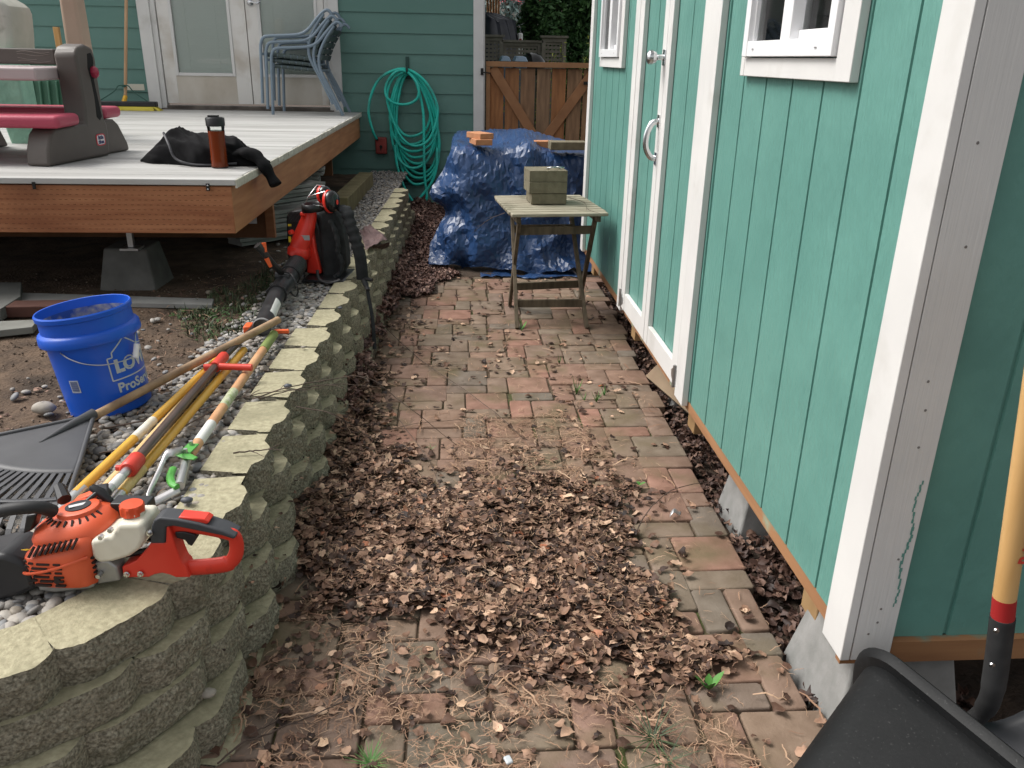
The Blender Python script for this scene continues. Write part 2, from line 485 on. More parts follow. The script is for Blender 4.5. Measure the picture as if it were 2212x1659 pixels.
for (i, j, w, h) in slabs:
    y0 = .72 + j * u_ * .985; y1 = y0 + h * u_ * .985
    yc = (y0 + y1) / 2
    if yc > 5.75: continue
    xr = path_right(yc) + .02 * math.sin(j * 2.3) * .4
    x1 = xr - (NXc - i - w) * u_; x0 = x1 - w * u_
    if x1 < -.56: continue
    if i + w == NXc: x1 += pr.choice([0, 0, .012, -.012, .02])
    gp = .0018 + pr.uniform(0, .002)
    x0 += gp; x1 -= gp; y0 += gp; y1 -= gp
    cx, cy = (x0 + x1) / 2, (y0 + y1) / 2
    zt = pr.uniform(-.0035, .0025); tx = pr.uniform(-.012, .012); ty = pr.uniform(-.012, .012)
    c = .005; rot = pr.uniform(-.008, .008)
    def q(x, y, z):
        dx, dy = x - cx, y - cy
        dx, dy = dx - rot * dy, dy + rot * dx
        return (cx + dx + DX * 0 + (dy) * DX * 0, cy + dy - .02 * dx * 0, z + zt + tx * dx + ty * dy)
    ro = .007
    def ring(ins_, z):
        a, b, c_, d = x0 + ins_, x1 - ins_, y0 + ins_, y1 - ins_
        r2 = max(ro - ins_ * .5, .002)
        return [q(a + r2, c_, z), q(b - r2, c_, z), q(b, c_ + r2, z), q(b, d - r2, z), q(b - r2, d, z), q(a + r2, d, z), q(a, d - r2, z), q(a, c_ + r2, z)]
    vs = ring(0, -.055) + ring(0, -.0055) + ring(.0018, -.0015) + ring(.0055, 0)
    fs = [tuple(r_ * 8 + k for k in ()) for r_ in ()]
    for r_ in range(3):
        for k in range(8): fs.append((r_ * 8 + k, r_ * 8 + (k + 1) % 8, r_ * 8 + 8 + (k + 1) % 8, r_ * 8 + 8 + k))
    fs.append(tuple(range(24, 32)))
    mb.add(vs, fs)
mb.build('path', PAVER, kind='structure', smooth=50)

# ---------------------------------------------------------------- house
YH = 8.45
house = thing('house', 'green lap-sided house with white double glass doors behind the deck', 'house', (-2, YH, 0))
mb = MB()
def lap(mb, x0, x1, zlo, zhi):
    k = math.floor((1.80 - zlo) / .1775) + 1
    while k > -12:
        z0 = 1.80 - .1775 * k; z1 = z0 + .1775; k -= 1
        if z1 <= zlo + .001 or z0 >= zhi - .001: continue
        a = max(z0, zlo); b = min(z1, zhi)
        y0 = YH - .016; y1 = YH - .004
        mb.add([(x0, y0, a), (x1, y0, a), (x1, y1, b + .004), (x0, y1, b + .004), (x0, YH + .02, a), (x1, YH + .02, a), (x1, YH + .02, b), (x0, YH + .02, b)],
               [(0, 1, 2, 3), (0, 4, 5, 1), (1, 5, 6, 2), (0, 3, 7, 4), (4, 7, 6, 5)])
lap(mb, -8, -2.90, -.1, 3.2); lap(mb, -2.90, -1.085, -.1, .88); lap(mb, -1.085, .166, -.1, 3.2)
mb.build('siding', SIDING, house, smooth=0)
mb = MB(); mb.bb(-8, .24, YH + .021, YH + .04, -.1, .9); mb.bb(.22, .25, YH + .03, 16, -.1, 3.2); mb.bb(-8, -2.9, YH + .021, YH + .04, .9, 3.2); mb.bb(-1.085, .24, YH + .021, YH + .04, .9, 3.2)
mb.build('wall', SIDING, house, smooth=0)
mb = MB(); mb.bb(.166, .262, YH - .03, YH - .004, -.05, 3.2); mb.bb(.252, .275, YH - .003, YH + .09, -.05, 3.2)
mb.build('corner_board', WHITE, house, bevel=.002)
mb = MB(); mb.bb(-8.4, .75, YH - .38, 16.2, 3.2, 3.32)
mb.build('roof', mat('roof_shingle', (.06, .06, .06), (.1, .1, .1), rough=.9, scale=30), house)
# door unit
mb = MB()
mb.bb(-2.90, -2.79, YH - .034, YH + .02, .905, 3.0); mb.bb(-2.79, -2.745, YH - .012, YH + .06, .905, 3.0)
mb.bb(-1.175, -1.085, YH - .034, YH + .02, .905, 3.0); mb.bb(-1.215, -1.175, YH - .012, YH + .06, .905, 3.0)
mb.bb(-2.90, -1.085, YH - .036, YH + .02, 3.0, 3.1)
mb.build('door_frame', WHITE, house, bevel=.003)
mb = MB(); mb.bb(-2.79, -1.175, YH - .05, YH + .06, .905, .925); mb.bb(-2.745, -1.215, YH - .02, YH + .06, .925, .95)
mb.build('threshold', mat('worn_bronze_sill', (.06, .05, .045), (.16, .14, .12), rough=.5, metal=.5, scale=9), house, bevel=.002)
mb = MB(); mb.bb(-2.745, -1.215, YH + .03, YH + .05, .95, 3.0)
def glass_mat():
    mt = bpy.data.materials.new('window_glass'); mt.use_nodes = True
    nt = mt.node_tree; N = nt.nodes; L = nt.links; N.remove(N['Principled BSDF'])
    t = N.new('ShaderNodeBsdfTransparent'); t.inputs[0].default_value = (.95, .97, .96, 1)
    gl = N.new('ShaderNodeBsdfGlossy'); gl.inputs['Roughness'].default_value = .03
    fr = N.new('ShaderNodeFresnel'); fr.inputs[0].default_value = 1.55
    mx = N.new('ShaderNodeMixShader')
    L.new(fr.outputs[0], mx.inputs[0]); L.new(t.outputs[0], mx.inputs[1]); L.new(gl.outputs[0], mx.inputs[2])
    L.new(mx.outputs[0], N['Material Output'].inputs[0])
    return mt
GLASS = glass_mat()
BLIND = mat('white_blind_slat', (.86, .89, .86), rough=.6)
for i, (x0, x1, g0, g1) in enumerate([(-2.738, -1.942, -2.612, -2.098), (-1.934, -1.222, -1.812, -1.304)]):
    mb = MB(); y0, y1 = YH + .004, YH + .045
    mb.bb(x0, g0 - .02, y0, y1, .967, 2.95); mb.bb(g1 + .02, x1, y0, y1, .967, 2.95)
    mb.bb(g0 - .02, g1 + .02, y0, y1, 2.78, 2.95)
    d = mb.build('glass_door', DOORW, house, bevel=.002)
    mb = MB(); mb.bb(g0 - .02, g1 + .02, y0 + .001, y1, .967, 1.215)
    mb.build('bottom_panel', DIRTY, d, label='lower door panel stained brown by splashed dirt')
    mb = MB(); yf = y0 - .008
    mb.bb(g0 - .02, g0 + .008, yf, y1 - .01, 1.215, 2.78); mb.bb(g1 - .008, g1 + .02, yf, y1 - .01, 1.215, 2.78)
    mb.bb(g0 + .008, g1 - .008, yf, y1 - .01, 1.215, 1.243); mb.bb(g0 + .008, g1 - .008, yf, y1 - .01, 2.752, 2.78)
    mb.build('glazing_bead', WHITE, d, bevel=.003)
    mb = MB(); mb.bb(g0 + .008, g1 - .008, YH + .015, YH + .018, 1.243, 2.752)
    mb.build('pane', GLASS, d)
    mb = MB(); z = 1.255
    Mt = Matrix.Rotation(R(74), 3, 'X')
    while z < 2.75:
        mb.box(((g0 + g1) / 2, YH + .036, z), (g1 - g0 + .05, .026, .0012), Mt); z += .0215
    for xx in (g0 + .12, g1 - .12): mb.bb(xx - .001, xx + .001, YH + .020, YH + .022, 1.243, 2.75)
    mb.build('blind', BLIND, d, smooth=0)
    mb = MB(); mb.bb(x0 + .03, x1 - .03, YH + .06, YH + .07, .97, 2.94)
    mb.build('curtain_backing', mat('dim_room', (.6, .62, .56), rough=.9), d, smooth=0)
# lever handle
mb = MB()
mb.lathe([(0, 0), (.026, 0), (.03, .006), (.024, .014), (.012, .02), (.012, .045), (0, .047)], (-1.885, YH + .004, 1.855), (0, -1, 0), 20)
mb.tube(spline([(-1.885, YH - .04, 1.855), (-1.86, YH - .045, 1.86), (-1.82, YH - .045, 1.85), (-1.785, YH - .043, 1.862)], 5), [.009] * 5 + [.008] * 10 + [.006], 8)
mb.build('door_handle', METAL, house)
# foundation vent, outlet cover recess, outlet box, hanger
mb = MB(); mb.bb(-.605, -.205, YH - .03, YH - .017, .225, .245); mb.bb(-.605, -.205, YH - .03, YH - .017, .41, .43)
for i in range(5): mb.box((-.405, YH - .024, .262 + i * .034), (.39, .004, .026), Matrix.Rotation(R(35), 3, 'X'))
mb.build('foundation_vent', mat('vent_dark_green', (.035, .075, .065), rough=.6), house, smooth=0)
mb = MB(); mb.bb(-3.13, -2.895, YH - .026, YH - .014, 1.065, 1.15)
fr_ = mb.build('outlet_recess', SIDING, house, bevel=.002)
mb = MB(); mb.bb(-3.105, -2.93, YH - .03, YH - .0262, 1.08, 1.135)
mb.build('cover_plate', mat('cream_plate', (.55, .53, .44), rough=.6), fr_)
REDB = mat('faded_red_plastic', (.20, .025, .02), (.30, .05, .04), rough=.5, scale=14)
mb = MB(); mb.bb(-.79, -.68, YH - .085, YH - .017, .53, .685)
ob = mb.build('outlet_box', REDB, house, bevel=.012, seg=3, label='faded red weatherproof box on the siding behind the hose')
mb = MB(); mb.tube([(-.735, YH - .085, .60), (-.735, YH - .098, .6)], .014, 10); mb.tube([(-.735, YH - .1, .6), (-.738, YH - .1, .565)], .004, 6)
mb.build('latch', BLACKM, ob)

# hose and its bracket
mb = MB(); mb.bb(-.478, -.444, YH - .024, YH - .017, 1.25, 1.42); mb.tube(spline([(-.461, YH - .02, 1.29), (-.461, YH - .09, 1.27), (-.461, YH - .15, 1.285), (-.461, YH - .16, 1.33)], 4), .012, 8); mb.bb(-.50, -.42, YH - .028, YH - .017, 1.22, 1.27)
mb.build('hose_hanger', mat('dark_green_metal', (.02, .06, .05), rough=.5), None, label='dark green metal hose hanger screwed to the siding above the coiled hose', cat='hose hanger', bevel=.002)
HOSE = mat('teal_rubber_hose', (.02, .50, .40), (.04, .62, .50), rough=.38, scale=20, bump=.1, dirt=(.05, .30, .25), dscale=5)
hg = thing('garden_hose', 'teal green garden hose coiled in long loops on the wall hanger', 'hose', (-.42, YH - .1, 0))
def loop(cx, top, bot, rl, rr_, y, n=24, skew=0):
    out = []
    for i in range(n):
        a = 2 * math.pi * i / n
        h = (top - bot) / 2; zc = (top + bot) / 2
        x = cx + (rr_ if math.sin(a) > 0 else rl) * math.sin(a) * (1 - .25 * math.cos(a)) + skew * (1 - math.cos(a)) / 2
        out.append(Vector((x, y + .01 * math.sin(3 * a + cx * 50), zc + h * math.cos(a))))
    return out
mb = MB(); HR = .013
yb = YH - .07
loops = [(-.46, 1.29, .56, .19, .25, 0, .03), (-.455, 1.285, .50, .17, .22, 1, .05), (-.45, 1.28, .44, .18, .20, 2, .06), (-.46, 1.28, .40, .185, .21, 0, .03),
         (-.44, 1.275, .34, .18, .19, 3, .08), (-.45, 1.27, .30, .18, .23, 2, .07), (-.45, 1.27, .24, .16, .24, 1, .05), (-.47, 1.275, .70, .14, .20, 1, .02), (-.46, 1.28, .62, .15, .22, 3, .0)]
for (cx, t, b_, rl, rr_, ly, sk) in loops:
    mb.tube(loop(cx, t, b_, rl, rr_, yb + .017 * ly - .03, 40, sk), HR, 8, closed=True)
yf = YH - .135
mb.tube(loop(-.51, 1.30, .995, .155, .155, yf - .02, 36, 0), HR, 8, closed=True)
# the outer turn that drops from the top left to the red box
mb.tube(spline([(-.775, YH - .095, .675), (-.80, yf, .74), (-.835, yf, .90), (-.81, yf, 1.06), (-.72, yf, 1.22), (-.56, yf, 1.305), (-.42, yf, 1.295), (-.28, yf, 1.19), (-.19, yf, 1.02), (-.185, yf, .88), (-.25, yf, .70), (-.34, yf, .625), (-.45, yf, .625), (-.55, yf, .72), (-.63, yf, .92), (-.655, yf, 1.08), (-.60, yf, 1.22), (-.50, yf - .01, 1.285)], 6), HR, 8)
mb.tube(spline([(-.40, yf + .03, 1.27), (-.32, yf + .02, .95), (-.318, yf, .55), (-.315, yf, .30), (-.30, yf, .13), (-.35, yf, .025), (-.42, yf, .06), (-.52, yf, .22), (-.58, yf, .42), (-.60, yf, .62)], 6), HR, 8)
mb.tube(spline([(-.19, yf + .02, .60), (-.20, yf, .40), (-.26, yf, .25), (-.375, yf - .01, .11)], 6), HR, 8)
mb.build('hose', HOSE, hg, smooth=60)
mb = MB(); mb.tube([(-.362, yf - .01, .125), (-.40, yf - .012, .07)], [.016, .013], 10)
mb.build('hose_end', mat('pale_grey_plastic', (.3, .33, .31), rough=.5), hg)
mb = MB(); mb.tube([(-.775, YH - .095, .685), (-.765, YH - .07, .65)], .013, 8)
mb.build('connector', BLACKM, hg)

# ---------------------------------------------------------------- deck
deck = thing('deck', 'raised deck of pale composite boards with a reddish lumber fascia', 'deck', (-2, 5, .3))
def deck_r(y): return -.955 + .0085 * (y - 3.7)
mb = MB()
y = 3.675; bi = 0
while y < 8.33:
    w = .1385; xr = deck_r(y) + rnd.uniform(-.006, .006)
    t = .026
    mb.bb(-7, xr, y, y + w, .915 - t + rnd.uniform(0, .001), .915 + rnd.uniform(-.001, .0005))
    y += w + .004; bi += 1
dk = mb.build('decking', DECKM, deck, bevel=.003, smooth=30)
ENDM = mat('board_end', (.50, .48, .41), (.62, .60, .53), rough=.7, scale=30)
mb = MB(); y = 3.675
while y < 8.33:                                                          # scalloped board ends
    for k in range(9):
        yy = y + .006 + k * .0148
        mb.bb(deck_r(y) + .0005, deck_r(y) + .0095, yy, yy + .0085, .878 + .004 * (k % 2), .9125)
    mb.bb(deck_r(y) + .0005, deck_r(y) + .009 + rnd.uniform(-.004, .006), y + .003, y + .134, .893, .9138)
    y += .1425
mb.build('board_ends', ENDM, deck, smooth=0)
mb = MB(); mb.bb(-7, -.975, 3.685, 3.723, .68, .884)
mb.build('front_fascia', CEDAR.copy() if False else mat('red_stained_fascia', (.26, .09, .035), (.40, .17, .075), rough=.6, scale=5, stretch=(.5, 4, 7), ramp=(.35, .68), bump=.3, bscale=16, bstretch=(.6, 3, 10), dirt=(.17, .055, .02), dscale=2.5, dramp=(.5, .75)), deck, bevel=.003)
mb = MB()
pr = random.Random(3)
for r_ in range(9):                                                      # incising marks of treated lumber
    x = -3.2 + pr.uniform(0, .03)
    while x < -1.0:
        mb.bb(x, x + .011, 3.6842, 3.6852, .697 + r_ * .021, .6985 + r_ * .021); x += .027 + pr.uniform(-.003, .003)
mb.build('incision_marks', mat('incision_brown', (.11, .04, .018), rough=.8), deck, smooth=0)
mb = MB(); mb.add([(-1.012, 3.724, .68), (-.974, 3.685, .68), (-.935, 8.4, .68), (-.975, 8.4, .68), (-1.012, 3.724, .884), (-.974, 3.685, .884), (-.935, 8.4, .884), (-.975, 8.4, .884)],
                  [(0, 3, 2, 1), (4, 5, 6, 7), (0, 1, 5, 4), (1, 2, 6, 5), (2, 3, 7, 6), (3, 0, 4, 7)])
mb.build('side_fascia', mat('red_stained_side', (.34, .14, .06), (.46, .22, .10), rough=.6, scale=5, stretch=(4, .5, 7), ramp=(.35, .68), bump=.25, bscale=16, dirt=(.24, .09, .035), dscale=1.8, dramp=(.55, .8)), deck, bevel=.003)
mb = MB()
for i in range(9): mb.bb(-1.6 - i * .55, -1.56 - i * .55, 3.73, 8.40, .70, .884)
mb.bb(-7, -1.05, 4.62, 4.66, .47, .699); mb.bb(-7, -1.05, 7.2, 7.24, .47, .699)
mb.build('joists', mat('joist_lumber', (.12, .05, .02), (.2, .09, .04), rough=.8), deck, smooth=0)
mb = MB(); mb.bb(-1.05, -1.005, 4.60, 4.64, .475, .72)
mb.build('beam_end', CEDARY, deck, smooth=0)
mb = MB(); mb.bb(-1.17, -1.10, 4.610, 4.6195, .55, .60)
mb.build('joist_hanger', GALV, deck, smooth=0)
for x, w in ((-1.79, .006), (-1.068, .007)):
    mb = MB(); mb.bb(x - w, x + w, 3.668, 3.6745, .868, .898)
    c_ = mb.build('board_clip', BLACKM, deck)
    if x > -1.5:
        mb = MB()
        for zz in (.874, .890): mb.lathe([(0, 0), (.0045, 0), (.0035, .002), (0, .003)], (x, 3.668, zz), (0, -1, 0), 10)
        mb.build('screw', METAL, c_)
mb = MB(); mb.bb(-1.57, -1.545, 4.0, 4.025, .55, .70); mb.bb(-1.60, -1.515, 3.97, 4.055, .538, .548)
mb.build('post_base', GALV, deck, smooth=0)

def frustum(mb, cx, cy, z0, z1, b, t, skew=0):
    vs = [(cx + sx * b, cy + sy * b, z0) for sx, sy in ((-1, -1), (1, -1), (1, 1), (-1, 1))] + [(cx + sx * t, cy + sy * t, z1) for sx, sy in ((-1, -1), (1, -1), (1, 1), (-1, 1))]
    mb.add(vs, [(3, 2, 1, 0), (4, 5, 6, 7), (0, 1, 5, 4), (1, 2, 6, 5), (2, 3, 7, 6), (3, 0, 4, 7)])
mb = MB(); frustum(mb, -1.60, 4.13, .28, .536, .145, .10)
mb.build('concrete_pier', mat('shade_dark_concrete', (.09, .088, .08), (.15, .145, .135), rough=.9, scale=9), None, label='tapered concrete pier block in the dark under the deck edge', cat='pier block', bevel=.008)  # concrete darkened in colour to paint in the shade under the deck

# ---------------------------------------------------------------- shed
XS = .857
shed = thing('shed', 'sea-green garden shed with white trim, windows and double doors along the path', 'shed', (2, 3.4, 0))
ZB, ZT = .243, 2.2
def panel(mb, y0, y1, z0, z1, grooves, x=XS, t=.012):
    """grooved plywood siding facing -X"""
    cs = [(y0, 0)]
    for g_ in sorted(grooves):
        if y0 + .01 < g_ < y1 - .01: cs += [(g_ - .005, 0), (g_ - .004, .006), (g_ + .004, .006), (g_ + .005, 0)]
    cs.append((y1, 0))
    vs = []; fs = []
    for (yy, dp) in cs: vs += [(x + dp, yy, z0), (x + dp, yy, z1)]
    for i in range(len(cs) - 1): fs.append((2 * i, 2 * i + 2, 2 * i + 3, 2 * i + 1))
    n = len(vs)
    vs += [(x + t, y0, z0), (x + t, y0, z1), (x + t, y1, z0), (x + t, y1, z1)]
    fs += [(n, n + 1, n + 3, n + 2), (0, 1, n + 1, n), (n - 2, n + 2, n + 3, n - 1), tuple([2 * i for i in range(len(cs))] + [n + 2, n])]
    mb.add(vs, fs)
G1 = [1.612 + .19 * i for i in range(7)]
W1 = (1.90, 2.51, 1.437, 2.02); W2 = (4.50, 5.07, 1.437, 2.02)
mb = MB()
panel(mb, 1.432, W1[0], ZB, ZT, G1); panel(mb, W1[0], W1[1], ZB, W1[2], G1); panel(mb, W1[0], W1[1], W1[3], ZT, G1); panel(mb, W1[1], 2.90, ZB, ZT, G1 + [2.762])
G2 = [4.19 + .19 * i for i in range(8)]
panel(mb, 4.03, W2[0], ZB, ZT, G2); panel(mb, W2[0], W2[1], ZB, W2[2], G2); panel(mb, W2[0], W2[1], W2[3], ZT, G2); panel(mb, W2[1], 5.49, ZB, ZT, G2)
panel(mb, 2.90, 4.03, 2.02, ZT, [])
mb.build('side_siding', SHEDP, shed, smooth=0)
mb = MB(); vs = []; cs = [(XS + .001, 0)]
for g_ in [1.078 + .203 * i for i in range(11)]: cs += [(g_ - .006, 0), (g_ - .004, .006), (g_ + .004, .006), (g_ + .006, 0)]
cs.append((3.3, 0)); fs = []
for (xx, dp) in cs: vs += [(xx, 1.431 + dp, .243), (xx, 1.431 + dp, ZT)]
for i in range(len(cs) - 1): fs.append((2 * i, 2 * i + 1, 2 * i + 3, 2 * i + 2))
mb.add(vs, fs); mb.bb(XS + .013, 3.3, 1.4381, 1.45, .243, ZT)
mb.build('end_siding', SHEDE, shed, smooth=0)
mb = MB(); mb.bb(XS + .02, 3.3, 5.46, 5.49, ZB, ZT); mb.bb(3.28, 3.3, 1.45, 5.46, ZB, ZT); mb.bb(XS + .013, 3.28, 1.45, 5.46, .245, .26)
mb.build('back_walls', mat('shed_inside_wood', (.30, .24, .17), (.38, .31, .22), rough=.8), shed, smooth=0)
mb = MB(); mb.bb(XS - .13, 3.45, 1.28, 5.65, ZT, ZT + .09)
mb.build('roof', mat('shed_roof', (.1, .1, .1), rough=.9), shed)
RIM = mat('bare_rim_lumber', (.27, .13, .06), (.37, .19, .09), rough=.7, scale=6, stretch=(1, .4, 6), dirt=(.26, .33, .24), dscale=4, dramp=(.6, .66), bump=.2)
mb = MB(); mb.bb(XS + .002, XS + .04, 1.434, 5.48, .203, .2425)
mb.build('rim_board', RIM, shed, smooth=0)
mb = MB(); mb.bb(XS - .02, 3.3, 1.4125, 1.4335, .188, .2425)
mb.build('end_rim_board', mat('rim_lumber_green_smeared', (.22, .10, .045), (.32, .16, .07), rough=.7, scale=5, stretch=(.5, 3, 6), dirt=(.09, .21, .17), dscale=2.2, dramp=(.58, .61)), shed, smooth=0)
mb = MB(); mb.bb(XS - .022, XS - .001, 1.408, 1.505, .200, ZT)
mb.build('corner_trim', WHITE, shed, bevel=.002)
PEEL = mat('grey_white_trim_paint', (.58, .575, .56), (.66, .65, .63), rough=.5, scale=4, bump=.5, bscale=50, bstretch=(3, 1, .12), bdist=.002)
mb = MB(); mb.bb(XS + .0015, XS + .089, 1.409, 1.430, .200, ZT)
ct = mb.build('corner_trim', PEEL, shed, bevel=.0015)
mb = MB()
z = .34
for i in range(34):                                                     # scraped streak and nail marks
    xx = XS + .072 + .004 * math.sin(i * .4) + .0016 * math.sin(i * 2.1); w = .0012 + .0012 * abs(math.sin(i * 1.7)) * (1.6 if 9 < i < 22 else .8)
    mb.bb(xx - w, xx + w, 1.4080, 1.4086, z, z + .0088); z += .009
mb.build('scraped_streak', SHEDE, ct, smooth=0)
for (dx, zz) in ((.045, .30), (.046, .335), (.03, .27), (.06, .46), (.04, .86), (.055, 1.12), (.035, 1.30), (.047, .80), (.05, .72)):
    mb = MB(); mb.lathe([(0, 0), (.003, 0), (.0022, .001), (0, .001)], (XS + dx, 1.4088, zz), (0, -1, 0), 8)
    mb.build('nail_head', mat('nail_grey', (.16, .15, .14), rough=.7), ct, smooth=0)
mb = MB(); mb.bb(XS - .022, XS - .001, 5.41, 5.51, .225, ZT); mb.build('corner_trim', WHITE, shed, bevel=.002)
mb = MB(); mb.bb(XS - .024, XS - .001, 2.782, 2.893, .222, 2.15); mb.build('door_post', WHITE, shed, bevel=.002)
mb = MB(); mb.bb(XS - .024, XS - .001, 4.035, 4.125, .222, 2.15); mb.build('door_post', WHITE, shed, bevel=.002)
for y0, y1, gr, st in ((2.898, 3.478, [3.20], (.082, .066)), (3.484, 4.032, [3.745], (.066, .085))):
    mb = MB(); panel(mb, y0 + .01, y1 - .01, .26, 2.01, gr, x=XS + .001)
    d = mb.build('door_panel', SHEDP, shed, smooth=0)
    mb = MB(); xa, xb = XS - .022, XS - .0005
    mb.bb(xa, xb, y0, y0 + st[0], .247, 2.02); mb.bb(xa, xb, y1 - st[1], y1, .247, 2.02)
    mb.bb(xa + .001, xb, y0 + st[0], y1 - st[1], .247, .335); mb.bb(xa + .001, xb, y0 + st[0], y1 - st[1], 1.93, 2.02)
    mb.build('door_frame', WHITE, d, bevel=.002)
    hy = 2.905 if y0 < 3 else 4.025; sgn = 1 if y0 < 3 else -1
    for hz in (.295, 1.75):
        mb = MB(); xp = XS - .027
        mb.tube([(xp - .002, hy, hz - .045), (xp - .002, hy, hz + .045)], .006, 8)
        mb.bb(xp, XS - .0225, hy - .018 * sgn if sgn > 0 else hy, hy if sgn > 0 else hy + .018, hz - .035, hz + .035)
        mb.prism([(0, .04), (.05 * sgn, .012), (.05 * sgn, -.012), (0, -.04)], (xp, hy, hz), (0, 1, 0), (0, 0, 1), (1, 0, 0), .003)
        mb.build('hinge', GALV, d, smooth=30)
# knob latch and pull handle on the centre stile
mb = MB(); kz, ky = 1.435, 3.505
mb.bb(XS - .026, XS - .022, ky - .022, ky + .018, kz - .03, kz + .03)
mb.lathe([(.012, 0), (.011, .025), (.022, .032), (.028, .045), (.026, .06), (.015, .068), (0, .069)], (XS - .026, ky, kz), (-1, 0, 0), 20)
mb.build('door_knob', METAL, shed, bevel=.002)
mb = MB(); hy = 3.51
mb.bb(XS - .026, XS - .022, hy - .018, hy + .018, 1.165, 1.215); mb.bb(XS - .026, XS - .022, hy - .018, hy + .018, 1.015, 1.065)
mb.tube(spline([(XS - .024, hy, 1.19), (XS - .05, hy, 1.18), (XS - .068, hy, 1.14), (XS - .07, hy, 1.09), (XS - .05, hy, 1.05), (XS - .024, hy, 1.04)], 5), .008, 8, flat=1.5)
mb.build('pull_handle', METAL, shed)
def shed_window(Y0, Y1, z0, z1, ajar):
    """white sliding window set in a wooden surround"""
    mb = MB(); x = XS
    a, b, c_, d = Y0 - .085, Y1 + .035, z0 - .052, z1 + .08
    mb.bb(x - .022, x - .001, a, Y0 - .004, c_, d); mb.bb(x - .0215, x - .001, Y1 + .004, b, c_, d)
    mb.bb(x - .0205, x - .001, Y0 - .004, Y1 + .004, c_, z0 - .003); mb.bb(x - .0205, x - .001, Y0 - .004, Y1 + .004, z1 + .003, d)
    w_ = mb.build('window', WHITE, shed, bevel=.002)
    mb = MB(); f = .038
    xa, xb = x - .034, x + .03
    mb.bb(xa, xb, Y0, Y0 + f, z0, z1); mb.bb(xa, xb, Y1 - f, Y1, z0, z1)
    mb.bb(xa + .001, xb, Y0 + f, Y1 - f, z0, z0 + .04); mb.bb(xa + .001, xb, Y0 + f, Y1 - f, z1 - .04, z1)
    mid = Y0 + (Y1 - Y0) * .46
    mb.bb(xa + .008, xb, mid - .002, mid + .062, z0 + .04, z1 - .04)
    mb.bb(xa + .03, xb + .004, Y0 + f, Y0 + f + .028, z0 + .04, z1 - .04)
    mb.bb(xa + .03, xb + .004, Y0 + f + .028, mid - .002, z0 + .04, z0 + .062)
    mb.bb(xa + .014, xb - .001, Y1 - f - .006, Y1 - f, z0 + .04, z1 - .04)
    fr = mb.build('window_frame', VINYL, w_, bevel=.002)
    mb = MB(); mb.bb(x + .006, x + .009, Y0 + f + .028, mid - .002, z0 + .062, z1 - .04); mb.bb(x - .008, x - .005, mid + .062, Y1 - f - .006, z0 + .04, z1 - .04)
    mb.build('window_pane', GLASS, w_, smooth=0)
    for yy in (Y0 + .09, Y1 - .09):
        mb = MB(); mb.bb(xa - .0008, xa, yy - .006, yy + .006, z0 + .018, z0 + .021); mb.build('weep_slot', mat('slot_grey', (.25, .25, .25)), w_, smooth=0)
    # inside: jamb and a leaning board, seen dimly
    mb = MB(); mb.bb(x + .05, x + .14, Y0 + .2, Y0 + .24, z0 - .05, z1 + .1); mb.bb(x + .05, x + .09, Y0 - .02, Y1 + .02, z0 - .06, z0 - .01)
    mb.build('inner_framing', mat('inner_stud', (.25, .24, .22), rough=.8), w_, smooth=0)
shed_window(*W1, True); shed_window(*W2, False)
for yy in (1.635, 2.765, 3.87, 5.2):
    mb = MB(); mb.bb(XS + .028, 3.2, yy, yy + .089, .112, .2025)
    o = mb.build('skid_beam', mat('skid_lumber', (.25, .15, .065), (.36, .23, .11), rough=.7, scale=12), shed, bevel=.003)
for i, (cx, cy, zt, lb) in enumerate([(1.01, 1.565, .186, 'grey concrete pier under the near corner of the green shed, behind the black tub'), (1.05, 2.42, .20, 'grey concrete pier under the shed, between the two nearest wooden skid ends'), (1.10, 3.52, .16, 'grey concrete pier under the shed doors in the shade behind the leaves')]):
    mb = MB(); frustum(mb, cx, cy, -.10, zt if zt < .2 else .17, .165 if i == 0 else .13, .115 if i == 0 else .085)
    mb.build('concrete_pier', CONC, None, label=lb, cat='pier block', bevel=.007, group='piers under the shed')

# ---------------------------------------------------------------- gate
YG = 8.52
gate = thing('garden_gate', 'weathered brown cedar board gate with crossed braces between house and shed', 'gate', (.85, YG, 0))
GATEB = mat('weathered_cedar_board', (.55, .5, .45), (1.15, 1.1, 1.0), rough=.8, scale=5, stretch=(5, 1, .7), ramp=(.3, .7), bump=.3, bscale=20,
            island=[(0, (.25, .13, .065)), (.3, (.36, .165, .07)), (.5, (.17, .15, .115)), (.7, (.44, .21, .09)), (.85, (.19, .155, .11)), (1, (.40, .22, .11))])
mb = MB()
for x0, x1 in ((.30, .462), (.478, .612), (.628, .769), (.789, .921), (.935, 1.073), (1.088, 1.229), (1.246, 1.40), (1.41, 1.54)):
    mb.bb(x0, x1, YG, YG + .018, .04, 1.342 + rnd.uniform(-.008, .0))
mb.build('boards', GATEB, gate, bevel=.002)
GR = mat('gate_rail_cedar', (.26, .13, .06), (.36, .19, .09), rough=.75, scale=6, stretch=(1, 1, 1), bump=.2)
mb = MB(); mb.bb(.288, 1.56, YG - .042, YG + .02, 1.345, 1.393); mb.bb(.29, .328, YG - .04, YG - .002, .05, 1.344); mb.bb(.33, 1.55, YG - .04, YG - .002, .25, .34)
mb.build('rails', GR, gate, bevel=.002)
